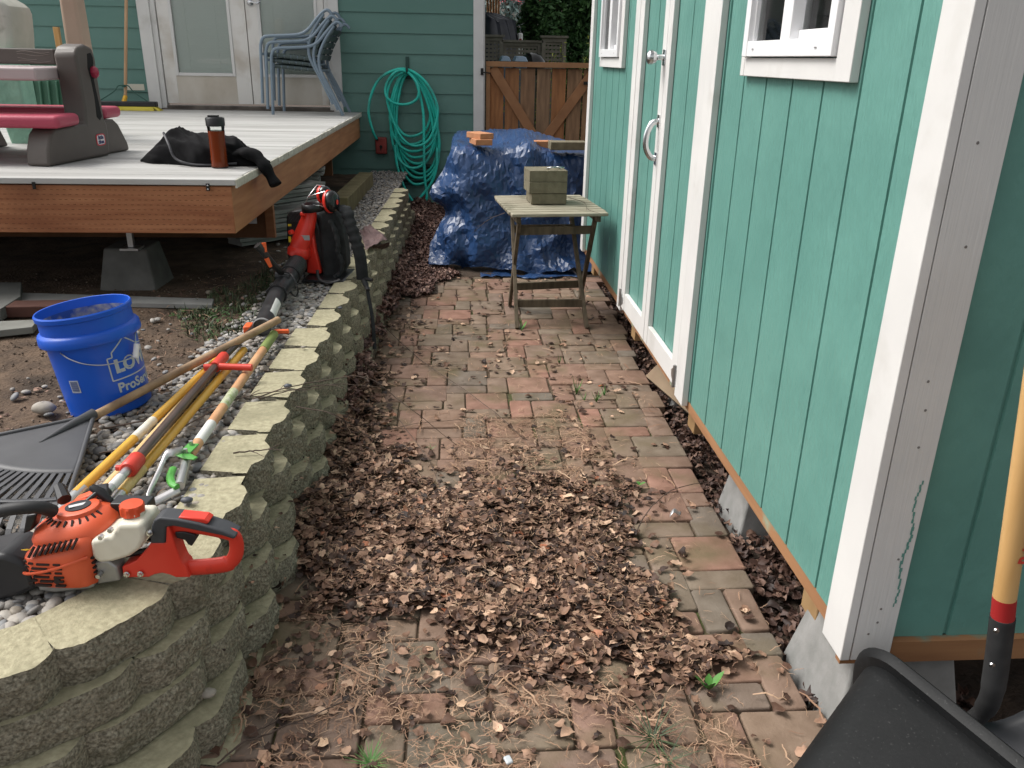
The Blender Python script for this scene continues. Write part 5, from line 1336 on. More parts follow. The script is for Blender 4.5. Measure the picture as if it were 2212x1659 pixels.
# ---------------------------------------------------------------- hedge trimmer engine unit on the wall caps
TO = V(-.873, 1.488, 0); TU = V(.9967, -.0813, 0).normalized(); TN = V(.0813, .9967, 0)            # TN points away from the camera
tr = thing('hedge_trimmer', 'orange engine hedge trimmer with white fuel tank and red handle resting on the wall caps', 'hedge trimmer', (-.75, 1.49, .38))
def tp(u, z, d=0): return TO + TU * u + V(0, 0, z) + TN * d
ORG_ = mat('faded_orange_cover', (.60, .085, .03), (.68, .125, .05), rough=.45, scale=8, dirt=(.35, .06, .03), dscale=9, dramp=(.62, .8))
DKP = mat('dark_opening', (.02, .012, .01), rough=.8)
def rring(cu, cd, hu, hd, z, n=36, p=3.2, tilt=0):
    out = []
    for k in range(n):
        a_ = 2 * math.pi * k / n; c, s = math.cos(a_), math.sin(a_)
        kk = (abs(c / hu) ** p + abs(s / hd) ** p) ** (-1 / p)
        u = cu + c * kk; d = cd + s * kk
        out.append(tp(u, z + tilt * (u - cu), d))
    return out
def loft(mb, rings, cap=True):
    n = len(rings[0]); b = [p for r_ in rings for p in r_]
    fs = [(i * n + k, i * n + (k + 1) % n, (i + 1) * n + (k + 1) % n, (i + 1) * n + k) for i in range(len(rings) - 1) for k in range(n)]
    if cap: fs += [tuple(reversed(range(n))), tuple(range((len(rings) - 1) * n, len(rings) * n))]
    mb.add(b, fs)
mb = MB()
loft(mb, [rring(.056, .055, .066, .062, .388, p=4), rring(.055, .055, .071, .068, .394, p=4), rring(.052, .055, .073, .072, .43, p=4), rring(.051, .055, .073, .072, .452, p=4, tilt=.05), rring(.052, .056, .073, .071, .466, p=4, tilt=.16), rring(.055, .062, .069, .064, .480, p=3.4, tilt=.25), rring(.058, .068, .058, .054, .492, p=3, tilt=.28)])
lo = mb.build('lower_cover', ORG_, tr, smooth=40)
mb = MB()
loft(mb, [rring(.060, .080, .082, .074, .472, p=2.6, tilt=.12), rring(.060, .080, .084, .076, .484, p=2.6, tilt=.12), rring(.062, .080, .080, .072, .498, p=2.5, tilt=.12), rring(.066, .080, .062, .057, .514, p=2.3, tilt=.12), rring(.069, .080, .047, .043, .520, p=2.1, tilt=.12), rring(.069, .080, .044, .040, .521, p=2, tilt=.12), rring(.069, .080, .042, .038, .529, p=2, tilt=.12), rring(.069, .080, .037, .033, .531, p=2, tilt=.12)])
up_ = mb.build('starter_cover', ORG_, tr, smooth=40)
mb = MB(); loft(mb, [rring(.069, .080, .026, .023, .5314, n=24, p=2, tilt=.12), rring(.069, .080, .026, .023, .533, n=24, p=2, tilt=.12)]); disc = mb.build('name_disc', mat('black_label', (.015, .015, .018), rough=.4), up_)
mb = MB(); mb.box(tp(.069, .5338, .080), (.034, .010, .001), Matrix.Rotation(R(28), 3, 'Z')); mb.build('maker_label', mat('silver_label', (.55, .55, .56), rough=.4), disc)
# cooling slots
mb = MB()
for i in range(11):                                                       # around the disc
    a_ = R(195 + i * 15); cu = .066 + .055 * math.cos(a_); cd = .080 + .051 * math.sin(a_)
    dv = (TU * math.cos(a_) + TN * math.sin(a_)); zz = .5165 + .12 * (cu - .066)
    M_ = Matrix((dv, V(0, 0, 1).cross(dv), V(0, 0, 1))).transposed() @ Matrix.Rotation(R(33), 3, 'Y')
    mb.box(tp(cu, zz + .001, cd), (.014, .004, .004), M_)
for i in range(9):                                                        # front louvres under the starter
    u = .0 + i * .0115; mb.box(tp(u + .010, .4745 + .0028 * i, -.0095), (.0035, .012, .024), Matrix.Rotation(R(25), 3, 'Y') @ Matrix.Rotation(R(-38), 3, 'X'))
for row in range(6):
    z = .400 + row * .0102
    for (u0, u1) in ((-.012, -.004), (.002, .012), (.020, .046), (.054, .068)) if row % 2 else ((-.010, .0), (.008, .040), (.050, .070)):
        mb.bb(0, 0, 0, 0, 0, 0) if False else None
        uc = (u0 + u1) / 2
        dep = .056 - .072 * (max(1e-6, 1 - abs((uc - .052) / .074) ** 4)) ** .25
        mb.box(tp(uc, z, dep), (u1 - u0, .006, .0042), Matrix((TU, TN, V(0, 0, 1))).transposed())
for row in range(5):
    z = .405 + row * .0115; mb.box(tp(.1245 - .003, z + .004, .02), (.008, .03, .004), Matrix((TU, TN, V(0, 0, 1))).transposed() @ Matrix.Rotation(R(8), 3, 'X'))
mb.build('cooling_slots', DKP, tr, smooth=0)
mb = MB(); mb.tube([tp(.055, .412, -.0165), tp(.055, .412, -.019)], .0068, 14); mb.build('port_hole', DKP, tr)
mb = MB(); S = spline([tp(-.022, .428, .02), tp(-.014, .424, -.010), (tp(.03, .434, -.0185)), tp(.08, .450, -.0165), tp(.120, .462, -.004)], 6); mb.tube(S, .0035, 6); mb.build('cover_bead', ORG_, tr, smooth=60)
mb = MB(); mb.box(tp(-.002, .4765, -.004), (.018, .012, .001), Matrix.Rotation(R(-25), 3, 'X') @ Matrix.Rotation(R(-30), 3, 'Z')); mb.build('warning_sticker', mat('sticker_yellow', (.7, .42, .02)), tr)
TANKM = mat('cream_fuel_tank', (.60, .57, .46), (.70, .67, .57), rough=.35, scale=10, dirt=(.38, .33, .22), dscale=7, dramp=(.55, .85), coat=.2)
mb = MB()
out = [(.120, .452), (.122, .492), (.150, .500), (.166, .505), (.178, .520), (.184, .533), (.233, .535), (.238, .515), (.234, .495), (.222, .475), (.197, .456), (.162, .443), (.132, .438)]
mb.prism([(u, z) for u, z in out], tp(0, 0, .008), TU, (0, 0, 1), TN, .085); mb.build('fuel_tank', TANKM, tr, bevel=.013, seg=5, smooth=60)
mb = MB(); mb.lathe([(.021, 0), (.021, .012)], tp(.203, .530, .05), (.03, 0, 1), 20); mb.build('tank_neck', TANKM, tr)
mb = MB(); pr_ = []
c0 = tp(.199, .536, .05); x_, y_, z_ = frame((.03, 0, 1)); vs = []
for (rr_, hh) in ((.024, 0), (.025, .002), (.025, .018), (.022, .022), (0, .023)):
    for k in range(48):
        a_ = 2 * math.pi * k / 48; r2 = rr_ - (.0022 if (k % 6) in (2, 3, 4) and .001 < hh < .02 else 0)
        vs.append(c0 + x_ * r2 * math.cos(a_) + y_ * r2 * math.sin(a_) + z_ * hh)
mb.add(vs, [(i * 48 + k, i * 48 + (k + 1) % 48, (i + 1) * 48 + (k + 1) % 48, (i + 1) * 48 + k) for i in range(4) for k in range(48)]); mb.build('fuel_cap', mat('orange_red_cap', (.62, .07, .02), rough=.4), tr, smooth=30)
CAST = mat('cast_aluminium', (.26, .26, .25), (.36, .36, .35), rough=.5, metal=.6, scale=20, bump=.2, bscale=90)
mb = MB(); mb.prism([(.0, .374), (.036, .370), (.105, .381), (.118, .386), (.118, .405), (.0, .393)], tp(0, 0, .0), TU, (0, 0, 1), TN, .10); mb.prism([(.118, .384), (.168, .395), (.166, .428), (.150, .444), (.121, .44)], tp(0, 0, .012), TU, (0, 0, 1), TN, .075); mb.build('crankcase', CAST, tr, bevel=.004)
for a_, b_ in ((tp(.150, .505, .01), tp(.150, .505, -.0)), (tp(.172, .522, .01), tp(.172, .522, .0)), (tp(.132, .415, .01), tp(.132, .415, -.004))):
    mb = MB(); mb.tube([a_, b_], .005, 8); mb.build('bolt', GALV, tr)
REDH = mat('red_trimmer_handle', (.62, .035, .018), (.68, .05, .028), rough=.38, scale=8, dirt=(.35, .03, .02), dscale=14, dramp=(.68, .8))
mb = MB(); mb.prism([(.172, .424), (.171, .397), (.225, .400), (.238, .407), (.254, .411), (.270, .407), (.282, .401), (.312, .402), (.306, .43), (.300, .438), (.296, .453), (.291, .48), (.288, .500), (.284, .524), (.278, .525), (.272, .485), (.241, .484), (.230, .468), (.203, .439)], tp(0, 0, .02), TU, (0, 0, 1), TN, .038); mb.build('handle_plate', REDH, tr, bevel=.004, seg=3)
mb = MB(); S = spline([tp(.296, .413, .039), tp(.345, .418, .039), tp(.385, .426, .039), tp(.402, .441, .039), tp(.410, .465, .039), tp(.409, .490, .039), tp(.398, .499, .039), tp(.35, .510, .039), tp(.30, .515, .039), tp(.284, .508, .039)], 6)
mb.tube(S, [.0135] * 12 + [.0115] * 12 + [.010] * (len(S) - 24), 12, flat=1.5, up=(0, 0, 1)) if False else mb.tube(S, [.0110] * 14 + [.0090] * (len(S) - 14), 12, flat=1.7); mb.build('handle_guard', REDH, tr, smooth=60)
mb = MB(); mb.prism([(.241, .484), (.249, .525), (.256, .539), (.268, .546), (.302, .543), (.347, .534), (.395, .518), (.419, .504), (.414, .4985), (.390, .507), (.322, .521), (.295, .5265), (.280, .524), (.272, .485)], tp(0, 0, .0175), TU, (0, 0, 1), TN, .043); mb.build('rubber_grip', mat('charcoal_rubber', (.035, .037, .042), (.05, .052, .058), rough=.55, scale=12), tr, bevel=.006, seg=3)
mb = MB(); mb.prism([(.303, .541), (.306, .5455), (.357, .541), (.366, .534), (.361, .529), (.33, .535)], tp(0, 0, .024), TU, (0, 0, 1), TN, .03); mb.build('safety_lever', REDH, tr, bevel=.002)
mb = MB(); mb.prism([(.290, .506), (.311, .507), (.332, .500), (.331, .488), (.321, .473), (.314, .477), (.309, .487), (.292, .492)], tp(0, 0, .028), TU, (0, 0, 1), TN, .022); mb.build('trigger', BLACKP, tr, bevel=.002)
for (u, z) in ((.182, .409), (.211, .411), (.246, .512)):
    mb = MB(); mb.lathe([(.0065, 0), (.0065, .002), (.0045, .0022), (.0045, .007), (0, .008)], tp(u, z, .0175 if z < .5 else .0155), -TN, 12); mb.build('screw', METAL, tr)
mb = MB(); S = spline([tp(-.11, .52, .02), tp(-.075, .545, .015), tp(-.035, .560, .01), tp(.0, .563, .015), tp(.024, .555, .03), tp(.034, .535, .05)], 6); mb.tube(S, .0135, 12); mb.build('front_loop_handle', mat('black_rubber', (.02, .02, .021), rough=.6), tr, smooth=60)
mb = MB(); mb.prism([(-.028, .49), (-.012, .535), (.012, .54), (-.006, .50)], tp(0, 0, .03), TU, (0, 0, 1), TN, .03); mb.build('handle_bracket', BLACKP, tr, bevel=.004)
mb = MB(); mb.prism([(-.26, .41), (-.08, .462), (-.05, .468), (-.018, .452), (.0, .42), (.002, .385), (-.035, .366), (-.08, .352), (-.26, .350)], tp(0, 0, -.01), TU, (0, 0, 1), TN, .10); sh = mb.build('blade_housing', mat('scuffed_black_plastic', (.018, .018, .02), (.07, .07, .07), rough=.45, scale=9, ramp=(.5, .8)), tr, bevel=.012, seg=3)
mb = MB(); mb.box(tp(-.062, .4585, .03), (.05, .038, .0015), Matrix.Rotation(R(-14), 3, 'Z') @ Matrix.Rotation(R(-3), 3, 'X')); st2 = mb.build('warning_sticker', mat('sticker_bright_yellow', (.72, .55, .02), rough=.4), sh, bevel=.0)
mb = MB()
S = spline([tp(-.075, .4605, .022), tp(-.065, .4605, .034), tp(-.052, .4605, .040), tp(-.050, .4605, .026), tp(-.058, .4605, .020)], 4); mb.tube(S, .0016, 5); mb.build('pictogram', mat('ink_black', (.01, .01, .01)), st2)
mb = MB(); S = spline([tp(.165, .60, .16), tp(.150, .612, .15), tp(.180, .585, .165), tp(.200, .567, .15)], 3); mb.tube([tp(.076, .548, .13), tp(.098, .538, .125), tp(.116, .514, .125)], [.008, .011, .008], 10); mb.tube([tp(.09, .54, .12), tp(.07, .525, .10)], .005, 8); mb.build('pull_grip', BLACKP, tr, smooth=60)
mb = MB(); mb.prism([(.03, .515), (.07, .532), (.085, .525), (.06, .508)], tp(0, 0, .125), TU, (0, 0, 1), TN, .03); mb.build('starter_lug', ORG_, tr, bevel=.003)
mb = MB(); mb.box(tp(.165, .512, .12), (.08, .04, .03), Matrix((TU, TN, V(0, 0, 1))).transposed()); mb.build('air_filter', BLACKP, tr, bevel=.003)
mb = MB(); mb.tube([tp(.17, .435, .05), tp(.24, .452, .05)], .007, 8); mb.build('throttle_rod', BLACKP, tr)
mb = MB(); mb.tube([tp(-.02, .525, .17), tp(.005, .51, .14)], [.012, .015], 8); mb.build('spark_cap', BLACKP, tr)

# ---------------------------------------------------------------- backpack leaf blower and ear defenders
bl = thing('backpack_blower', 'red and black backpack leaf blower standing on the gravel by the wall caps', 'leaf blower', (-.68, 4.1, .36))
BU = V(.993, -.118, 0); BN = V(.118, .993, 0); B0 = V(-.854, 4.226, 0)
def bp(u, z, d=0): return B0 + BU * u + V(0, 0, z) + BN * d
mb = MB(); mb.tube(spline([bp(.135, .700, -.06), bp(.128, .665, -.06), bp(.110, .612, -.07), bp(.088, .555, -.085), bp(.078, .52, -.09)], 5), [.034, .034, .035, .036, .037, .038, .039, .040, .042, .043, .044, .045, .046, .047, .048, .048, .048, .048, .048, .048, .048], 20); rt = mb.build('volute_tube', RDP if False else mat('bright_red_plastic', (.68, .03, .018), (.74, .045, .028), rough=.3, scale=6), bl, smooth=60)
REDT = MATS['bright_red_plastic']
mb = MB(); mb.tube([bp(.078, .525, -.09), bp(.076, .515, -.091), bp(.072, .488, -.092), bp(.070, .482, -.092)], [.049, .056, .057, .051], 22); mb.tube([bp(.04, .60, -.10), bp(.055, .605, -.11)], .012, 8); mb.tube([bp(.10, .69, -.09), bp(.125, .688, -.098)], .012, 8); mb.build('tube_collar', REDT, bl, smooth=40)
mb = MB(); mb.box(bp(.122, .580, -.122), (.042, .003, .024), Matrix.Rotation(R(-7), 3, 'Z')); mb.build('silver_label', mat('brushed_label', (.45, .45, .45), rough=.4, metal=.5), bl)
mb = MB(); mb.box(bp(.036, .565, -.10), (.012, .004, .028)); mb.box(bp(.028, .628, -.06), (.016, .004, .01)); mb.build('warning_sticker', mat('sticker_bright_yellow', (.72, .55, .02)), bl)
mb = MB(); mb.prism([(.128, .62), (.142, .60), (.150, .50), (.170, .395), (.166, .38), (.095, .385), (.10, .45), (.11, .55)], bp(0, 0, -.06), BU, (0, 0, 1), BN, .05); mb.build('fan_housing', REDT, bl, bevel=.008)
mb = MB(); mb.prism([(.0, .665), (.02, .69), (.08, .70), (.15, .68), (.18, .60), (.18, .38), (.01, .38), (-.008, .46)], bp(0, 0, -.03), BU, (0, 0, 1), BN, .22)
mb.build('engine_shroud', BLACKP, bl, bevel=.02, seg=3)
mb = MB()
for i in range(9): mb.box(bp(.02 + i * .007, .665, -.034), (.0025, .004, .05), Matrix.Rotation(R(-12), 3, 'Y'))
mb.build('exhaust_grille', mat('grille_grey', (.05, .05, .05), rough=.5), bl, smooth=0)
# back pad, harness frame
FAB = mat('charcoal_fabric', (.012, .013, .014), (.028, .03, .032), rough=.9, scale=25, bump=.5, bscale=60, bdist=.004)
mb = MB()
mb.prism([(.17, .70), (.22, .715), (.262, .69), (.285, .62), (.297, .52), (.298, .42), (.26, .36), (.17, .355)], bp(0, 0, -.05), BU, (0, 0, 1), BN, .12); mb.build('back_pad', FAB, bl, bevel=.02, seg=3)
mb = MB()
S = spline([bp(.235, .66, -.06), bp(.262, .60, -.075), bp(.272, .54, -.08), bp(.268, .50, -.08), bp(.285, .455, -.08), bp(.275, .40, -.08), bp(.245, .375, -.08)], 6)
mb.tube(S, [.012 + .002 * math.sin(i * 1.6) for i in range(len(S))], 9); mb.build('strap_padding', FAB, bl, smooth=60)
mb = MB()
S = spline([bp(.285, .712, -.02), bp(.315, .705, -.05), bp(.335, .65, -.07), bp(.355, .59, -.08), bp(.372, .53, -.085), bp(.382, .48, -.085), bp(.386, .42, -.085), bp(.388, .37, -.085)], 8)
mb.tube(S, [.030 + .0035 * math.sin(i * 1.25) * (1 if i < 34 else 0) for i in range(len(S))], 12, flat=.55, up=(1, 0, 0)); mb.build('shoulder_strap', FAB, bl, smooth=50)
mb = MB(); w0 = bp(.39, .375, -.085); mb.tube(spline([w0, w0 + V(.02, -.03, -.035), w0 + V(.028, -.05, -.05)], 4), [.014] * 4 + [.011] * 5, 8)
mb.tube([w0 + V(.0, 0, -.0), w0 + V(.05, -.03, -.002)], [.012, .008], 8); mb.build('buckle', BLACKP, bl)
mb = MB(); p0 = w0 + V(.025, -.05, -.05); p1 = p0 + V(.035, -.12, -.27)
mb.tube(spline([p0, p0.lerp(p1, .5) + V(.008, 0, 0), p1], 5), .009, 6, flat=.25, up=(1, .2, 0)); mb.build('hanging_strap', FAB, bl)
mb = MB(); mb.prism([(.10, .375), (.30, .375), (.31, .362), (.09, .362)], bp(0, 0, -.15), BU, (0, 0, 1), BN, .26); mb.tube(spline([bp(.17, .42, -.12), bp(.18, .38, -.14), bp(.23, .366, -.16), bp(.29, .38, -.15)], 4), .009, 6, flat=.3); mb.build('base_frame', BLACKP, bl, bevel=.006)
# tube train down to the nozzle
SCB = mat('scuffed_black_tube', (.014, .014, .015), (.035, .035, .037), rough=.35, scale=14, dirt=(.07, .07, .07), dscale=11, dramp=(.62, .8))
n0 = az(566, 708, .415) ; n1 = az(592, 668, .425); n1 = V(-.80, 3.60, .43); n2 = V(-.79, 3.82, .448); n3 = V(-.785, 4.02, .462)
e1 = bp(.066, .44, -.10)
mb = MB(); mb.tube(spline([bp(.071, .488, -.092), e1, n3], 6), .043, 20); mb.build('elbow', SCB, bl, smooth=60)
mb = MB(); NB = 46; P = [n3.lerp(n2 + V(0, .03, 0), i / (NB - 1)) for i in range(NB)]; mb.tube(P, [.046 + .0025 * (1 if i % 4 < 2 else -1) for i in range(NB)], 24); mb.build('bellows', SCB, bl, smooth=30)
mb = MB(); mb.tube([n2 + V(0, .03, 0), n2, n1 + V(0, .05, .004)], [.044, .043, .040], 22); mb.build('upper_tube', SCB, bl, smooth=50)
nd = (n0 - n1).normalized(); m0 = n0
mb = MB(); mb.tube([n1 + V(0, .05, .004), n1 - nd * .01, n1 + nd * .015], [.041, .044, .044], 22)
for k in range(9):
    a_ = k * .7; mb.box(n1 + V(.043 * math.cos(a_), .01, .043 * math.sin(a_)), (.012, .045, .006), Matrix.Rotation(-a_ + math.pi / 2, 3, 'Y'))
mb.build('lock_collar', SCB, bl, smooth=40)
mb = MB(); x_, y_, z_ = frame(m0 - n1); Lt = (m0 - n1).length
mb.lathe([(.036, 0), (.036, Lt - .012), (.0375, Lt), (.0335, Lt), (.032, Lt - .05), (.031, .01), (0, .01)], n1, m0 - n1, 28); mb.build('nozzle_tube', SCB, bl, smooth=40)
mb = MB(); mb.lathe([(.0372, 0), (.0385, .001), (.0385, .013), (.0372, .014), (.0350, .0145), (.0345, .0)], m0 - nd * .012, nd, 28); mb.build('nozzle_ring', mat('worn_grey_ring', (.22, .22, .22), rough=.4), bl, smooth=40)
c0 = n1.lerp(m0, .55); mb = MB(); rt_ = V(.8, 0, .6)
vs = []
for i in range(7):
    for j in range(2):
        a_ = R(0 + i * 10); q = n1.lerp(m0, .35 + .4 * j); vs.append(q + V(math.cos(a_), 0, math.sin(a_)) * .0366)
mb.add(vs, [(2 * i, 2 * i + 1, 2 * i + 3, 2 * i + 2) for i in range(6)]); mb.build('nozzle_sticker', mat('white_sticker', (.6, .6, .6)), bl)
mb = MB(); g0 = V(-.80, 3.74, .49); S = spline([g0, ay(660, 615, 3.66) * 1.0, ay(610, 580, 3.62), ay(583, 555, 3.60), ay(570, 530, 3.60)], 5)
g_ = [V(-.80, 3.74, .485), V(-.812, 3.69, .525), V(-.838, 3.64, .585), V(-.852, 3.61, .625), V(-.866, 3.60, .648)]
S = spline(g_, 5); mb.tube(S, [.013 + .005 * (i / (len(S) - 1)) ** 1 for i in range(len(S))], 12); mb.tube([g_[0] + V(-.03, 0, -.01), g_[0] + V(.035, .0, -.012)], .022, 12); mb.build('control_handle', SCB, bl, smooth=60)
ORP = mat('orange_red_plastic', (.75, .12, .03), rough=.45)
mb = MB(); mb.tube([V(-.842, 3.615, .655), V(-.838, 3.612, .615)], [.011, .009], 8); mb.build('throttle_lever', ORP, bl)
mb = MB(); mb.tube([V(-.838, 3.625, .585), V(-.824, 3.63, .545)], [.011, .008], 8); mb.build('trigger', ORP, bl)
mb = MB(); S = spline([V(-.79, 3.72, .50), V(-.74, 3.66, .50), V(-.715, 3.64, .44), V(-.74, 3.70, .39), V(-.78, 3.80, .38)], 6); mb.tube(S, .0035, 6); mb.build('cable', BLACKP, bl, smooth=60); mb = MB(); S = spline([bp(.10, .40, -.15), bp(.09, .375, -.2), bp(.12, .37, -.2), bp(.115, .40, -.16)], 5); mb.tube(S, .0025, 6); mb.build('cable', BLACKP, bl, smooth=60)

em = thing('ear_defenders', 'red and black ear defenders with a black headband resting on top of the leaf blower', 'ear defenders', (-.65, 4.18, .7))
mb = MB(); x_, y_ = BU, BN; c0 = bp(.152, .722, -.06); P = []
for k in range(26):
    a_ = 2 * math.pi * k / 26; P.append(c0 + BU * .052 * math.cos(a_) + BN * .065 * math.sin(a_) + V(0, 0, .010 * math.cos(a_) * .3))
vs = []
for p in P:
    o = (p - c0); o.z = 0; o.normalize(); vs += [p + V(0, 0, -.02), p + V(0, 0, .018)]
mb.add(vs, [(2 * i, 2 * ((i + 1) % 26), 2 * ((i + 1) % 26) + 1, 2 * i + 1) for i in range(26)]); mb.build('headband', BLACKP, em, smooth=60, solid=.005)
for i, (u, z, d, s_) in enumerate(((.200, .772, .01, 1.12), (.250, .750, -.05, 1.35))):
    nrm = (BU * .86 + BN * -.35 + V(0, 0, .12)).normalized(); C0 = bp(u, z, d)
    mb = MB(); mb.lathe([(0, -.001), (.034 * s_, 0), (.037 * s_, .006), (.036 * s_, .016), (.030 * s_, .018)], C0 - nrm * .028, nrm, 22, sy=1.15); mb.build('cushion', REDT if True else None, em, smooth=50)
    mb = MB(); mb.lathe([(.034 * s_, 0), (.0345 * s_, .008), (.031 * s_, .022), (.020 * s_, .030), (0, .032)], C0 - nrm * .010, nrm, 22, sy=1.15); mb.build('cup', mat('gloss_black_cup', (.012, .012, .013), rough=.2), em, smooth=50)
    mb = MB(); a_ = C0 + nrm * .02; mb.tube(spline([C0 + nrm * .015 + V(0, 0, -.03), C0 + nrm * .004 + V(0, -.01, -.045) - BU * .01, bp(.2 - .06 * i * 0, .735, -.1), bp(.17, .74, -.115)], 4), .0025, 6); mb.tube([C0 + V(0, 0, .042), C0 + V(0, 0, .046) - BU * .04, bp(.12, .765, -.02), bp(.108, .735, -.03)], .0022, 6); mb.build('wire_arm', METAL, em, smooth=60)
mb = MB(); mb.lathe([(.008, 0), (.008, .001), (0, .001)], bp(.255, .745, -.05) + (BU * .86 + BN * -.35 + V(0, 0, .12)).normalized() * .0215, (BU * .86 + BN * -.35 + V(0, 0, .12)), 10, sy=1.6); mb.build('red_emblem', REDT, em)

# ---------------------------------------------------------------- black tub and shovel by the shed corner
TUBM = mat('dusty_black_tub', (.006, .0065, .007), (.013, .0135, .014), spec=.3, rough=.6, scale=5, bump=.35, bscale=120, bdist=.0015, dirt=(.04, .04, .04), dscale=170, dramp=(.64, .74))
tb_ = thing('mortar_tub', 'large black plastic tub tipped on its side by the near corner of the shed', 'tub', (.85, 1.1, 0))
C0 = V(.868, 1.345, .262)
ta_ = V(.33, -.94, .0).normalized(); tb2 = V(-.74, -.54, -.15).normalized(); tc = ta_.cross(tb2).normalized()
if tc.z > 0: tc = -tc
LX, LY = .80, .46
def tubring(s, flare=0):
    # s 0 at rim, 1 at base; rounded rectangle, corner C0 up and back
    k = 1 - .10 * s; hx, hy = LX / 2 * k + flare, LY / 2 * k + flare; r_ = .085 * k + flare
    cen = C0 + ta_ * (LX / 2 - .02) + tc * (LY / 2 - .015) + tb2 * (.42 * s)
    out = []
    for (sx, sy, a0) in ((1, 1, 0), (-1, 1, 90), (-1, -1, 180), (1, -1, 270)):
        for i in range(9):
            a_ = R(a0 + i * 90 / 8)
            out.append(cen + ta_ * (sx * (hx - r_) + r_ * math.cos(a_)) + tc * (sy * (hy - r_) + r_ * math.sin(a_)))
    return out
def tloft(mb, rings):
    n = len(rings[0]); mb.add([p for r_ in rings for p in r_], [(i * n + k, i * n + (k + 1) % n, (i + 1) * n + (k + 1) % n, (i + 1) * n + k) for i in range(len(rings) - 1) for k in range(n)])
mb = MB(); tloft(mb, [tubring(i / 10) for i in range(11)]); n = 36; mb.f.append(tuple(range(10 * n, 11 * n))); mb.build('tub_body', TUBM, tb_, smooth=50, solid=.004)
mb = MB(); off = lambda r_, d: [p - tb2 * d for p in r_]
tloft(mb, [tubring(.04, .001), tubring(.04, .022), off(tubring(.0, .027), -.006), off(tubring(.0, .029), .004), off(tubring(.0, .022), .012), off(tubring(.0, .004), .014), off(tubring(0, .0), .008)]); mb.build('rolled_rim', TUBM, tb_, smooth=50)
sv = thing('shovel', 'yellow wooden shovel with a red band and black socket standing by the shed end wall', 'shovel', (1.05, 1.2, 0))
def sy_(px, py): return ay(px, py, 1.235)
t0 = sy_(2277, 560); t1 = sy_(2170, 1290); t2 = sy_(2166, 1332); t3 = sy_(2146, 1480)
mb = MB(); mb.tube([t0, t1], [.0205, .0205], 18); mb.build('handle', mat('lacquered_ash', (.55, .32, .12), (.68, .43, .19), rough=.35, scale=4, stretch=(5, 5, .5)), sv, smooth=60)
mb = MB(); mb.tube([t1, t2], .0208, 18); mb.build('red_band', mat('matte_red_paint', (.36, .02, .02), rough=.5), sv, smooth=60)
e1 = sy_(2120, 1545) + V(0, .0, 0); e2 = V(.93, 1.245, .20) ; e2 = ay(2058, 1536, 1.28)
mb = MB(); SS = spline([t2, t3, ay(2128, 1530, 1.25), ay(2095, 1560, 1.265), ay(2050, 1575, 1.28)], 6); mb.tube(SS, [.0225] * 7 + [.0205] * 6 + [.018] * 6 + [.016] * (len(SS) - 19), 16); mb.build('socket', mat('black_socket', (.02, .02, .021), (.05, .05, .05), rough=.45, scale=12), sv, smooth=60)
for (px, py) in ((2152, 1362), (2143, 1436)):
    mb = MB(); mb.lathe([(.0058, 0), (.005, .0025), (0, .0035)], ay(px, py, 1.2125), (0, -1, 0), 12); mb.build('rivet', METAL, sv)
mb = MB(); bl0 = ay(2130, 1590, 1.26)
def blade(u, v):
    x = (u - .5) * .20; y = -.30 * v
    w = 1 - .3 * max(0, v - .6) ** 1
    return V(1.085 + x * w, 1.26 + y * .72, .175 - .12 * v - .018 * math.cos((u - .5) * math.pi) + .03 * (2 * u - 1) ** 2)
mb.grid(14, 12, blade); mb.build('blade', mat('black_blade', (.025, .026, .03), (.045, .046, .05), rough=.5, scale=8), sv, smooth=60, solid=.003)
text('RAZOR-BACK', .034, t1 + V(.013, -.0208, .085), V(.085, 0, .995), V(-.995, 0, .085), mat('red_print', (.55, .05, .03)), 'lettering', sv, bold=.001)

# ---------------------------------------------------------------- leaves, needles, pebbles, grass
RS = np.random.RandomState(12)
PILE = [(-0.52, 2.0), (-0.556, 2.3), (-0.54, 2.79), (-0.42, 3.2), (-0.30, 3.2), (-0.29, 2.86), (-0.2, 2.70), (-0.05, 2.56), (0.146, 2.59), (0.316, 2.62), (0.5, 2.6), (0.64, 2.55), (0.58, 2.38), (0.506, 2.27), (0.577, 2.1), (0.635, 1.92), (0.67, 1.72), (0.619, 1.59), (0.475, 1.56), (0.291, 1.61), (0.1, 1.67), (-0.05, 1.77), (-0.17, 1.87), (-0.36, 1.95)]
STRIP = [(-0.56, 1.9), (-0.56, 3.4), (-0.52, 4.5), (-0.48, 6.1), (-0.45, 8.4), (0.25, 8.4), (-0.1, 7.4), (-0.17, 6.1), (-.02, 5.66), (-0.20, 5.15), (-0.38, 5.0), (-0.40, 4.4), (-0.41, 3.8), (-0.40, 3.2)]
def inpoly(P, poly):
    x, y = P[:, 0], P[:, 1]; c = np.zeros(len(P), bool); n = len(poly)
    for i in range(n):
        x0, y0 = poly[i]; x1, y1 = poly[(i + 1) % n]
        if y0 == y1: continue
        t = ((y0 > y) != (y1 > y)) & (x < (x1 - x0) * (y - y0) / (y1 - y0) + x0)
        c ^= t
    return c
def vnoise(P, f, o=3, s=0.0): return np.array([mnoise.fractal(Vector((p[0] * f + s, p[1] * f, s)), 1.0, 2.0, o) for p in P])
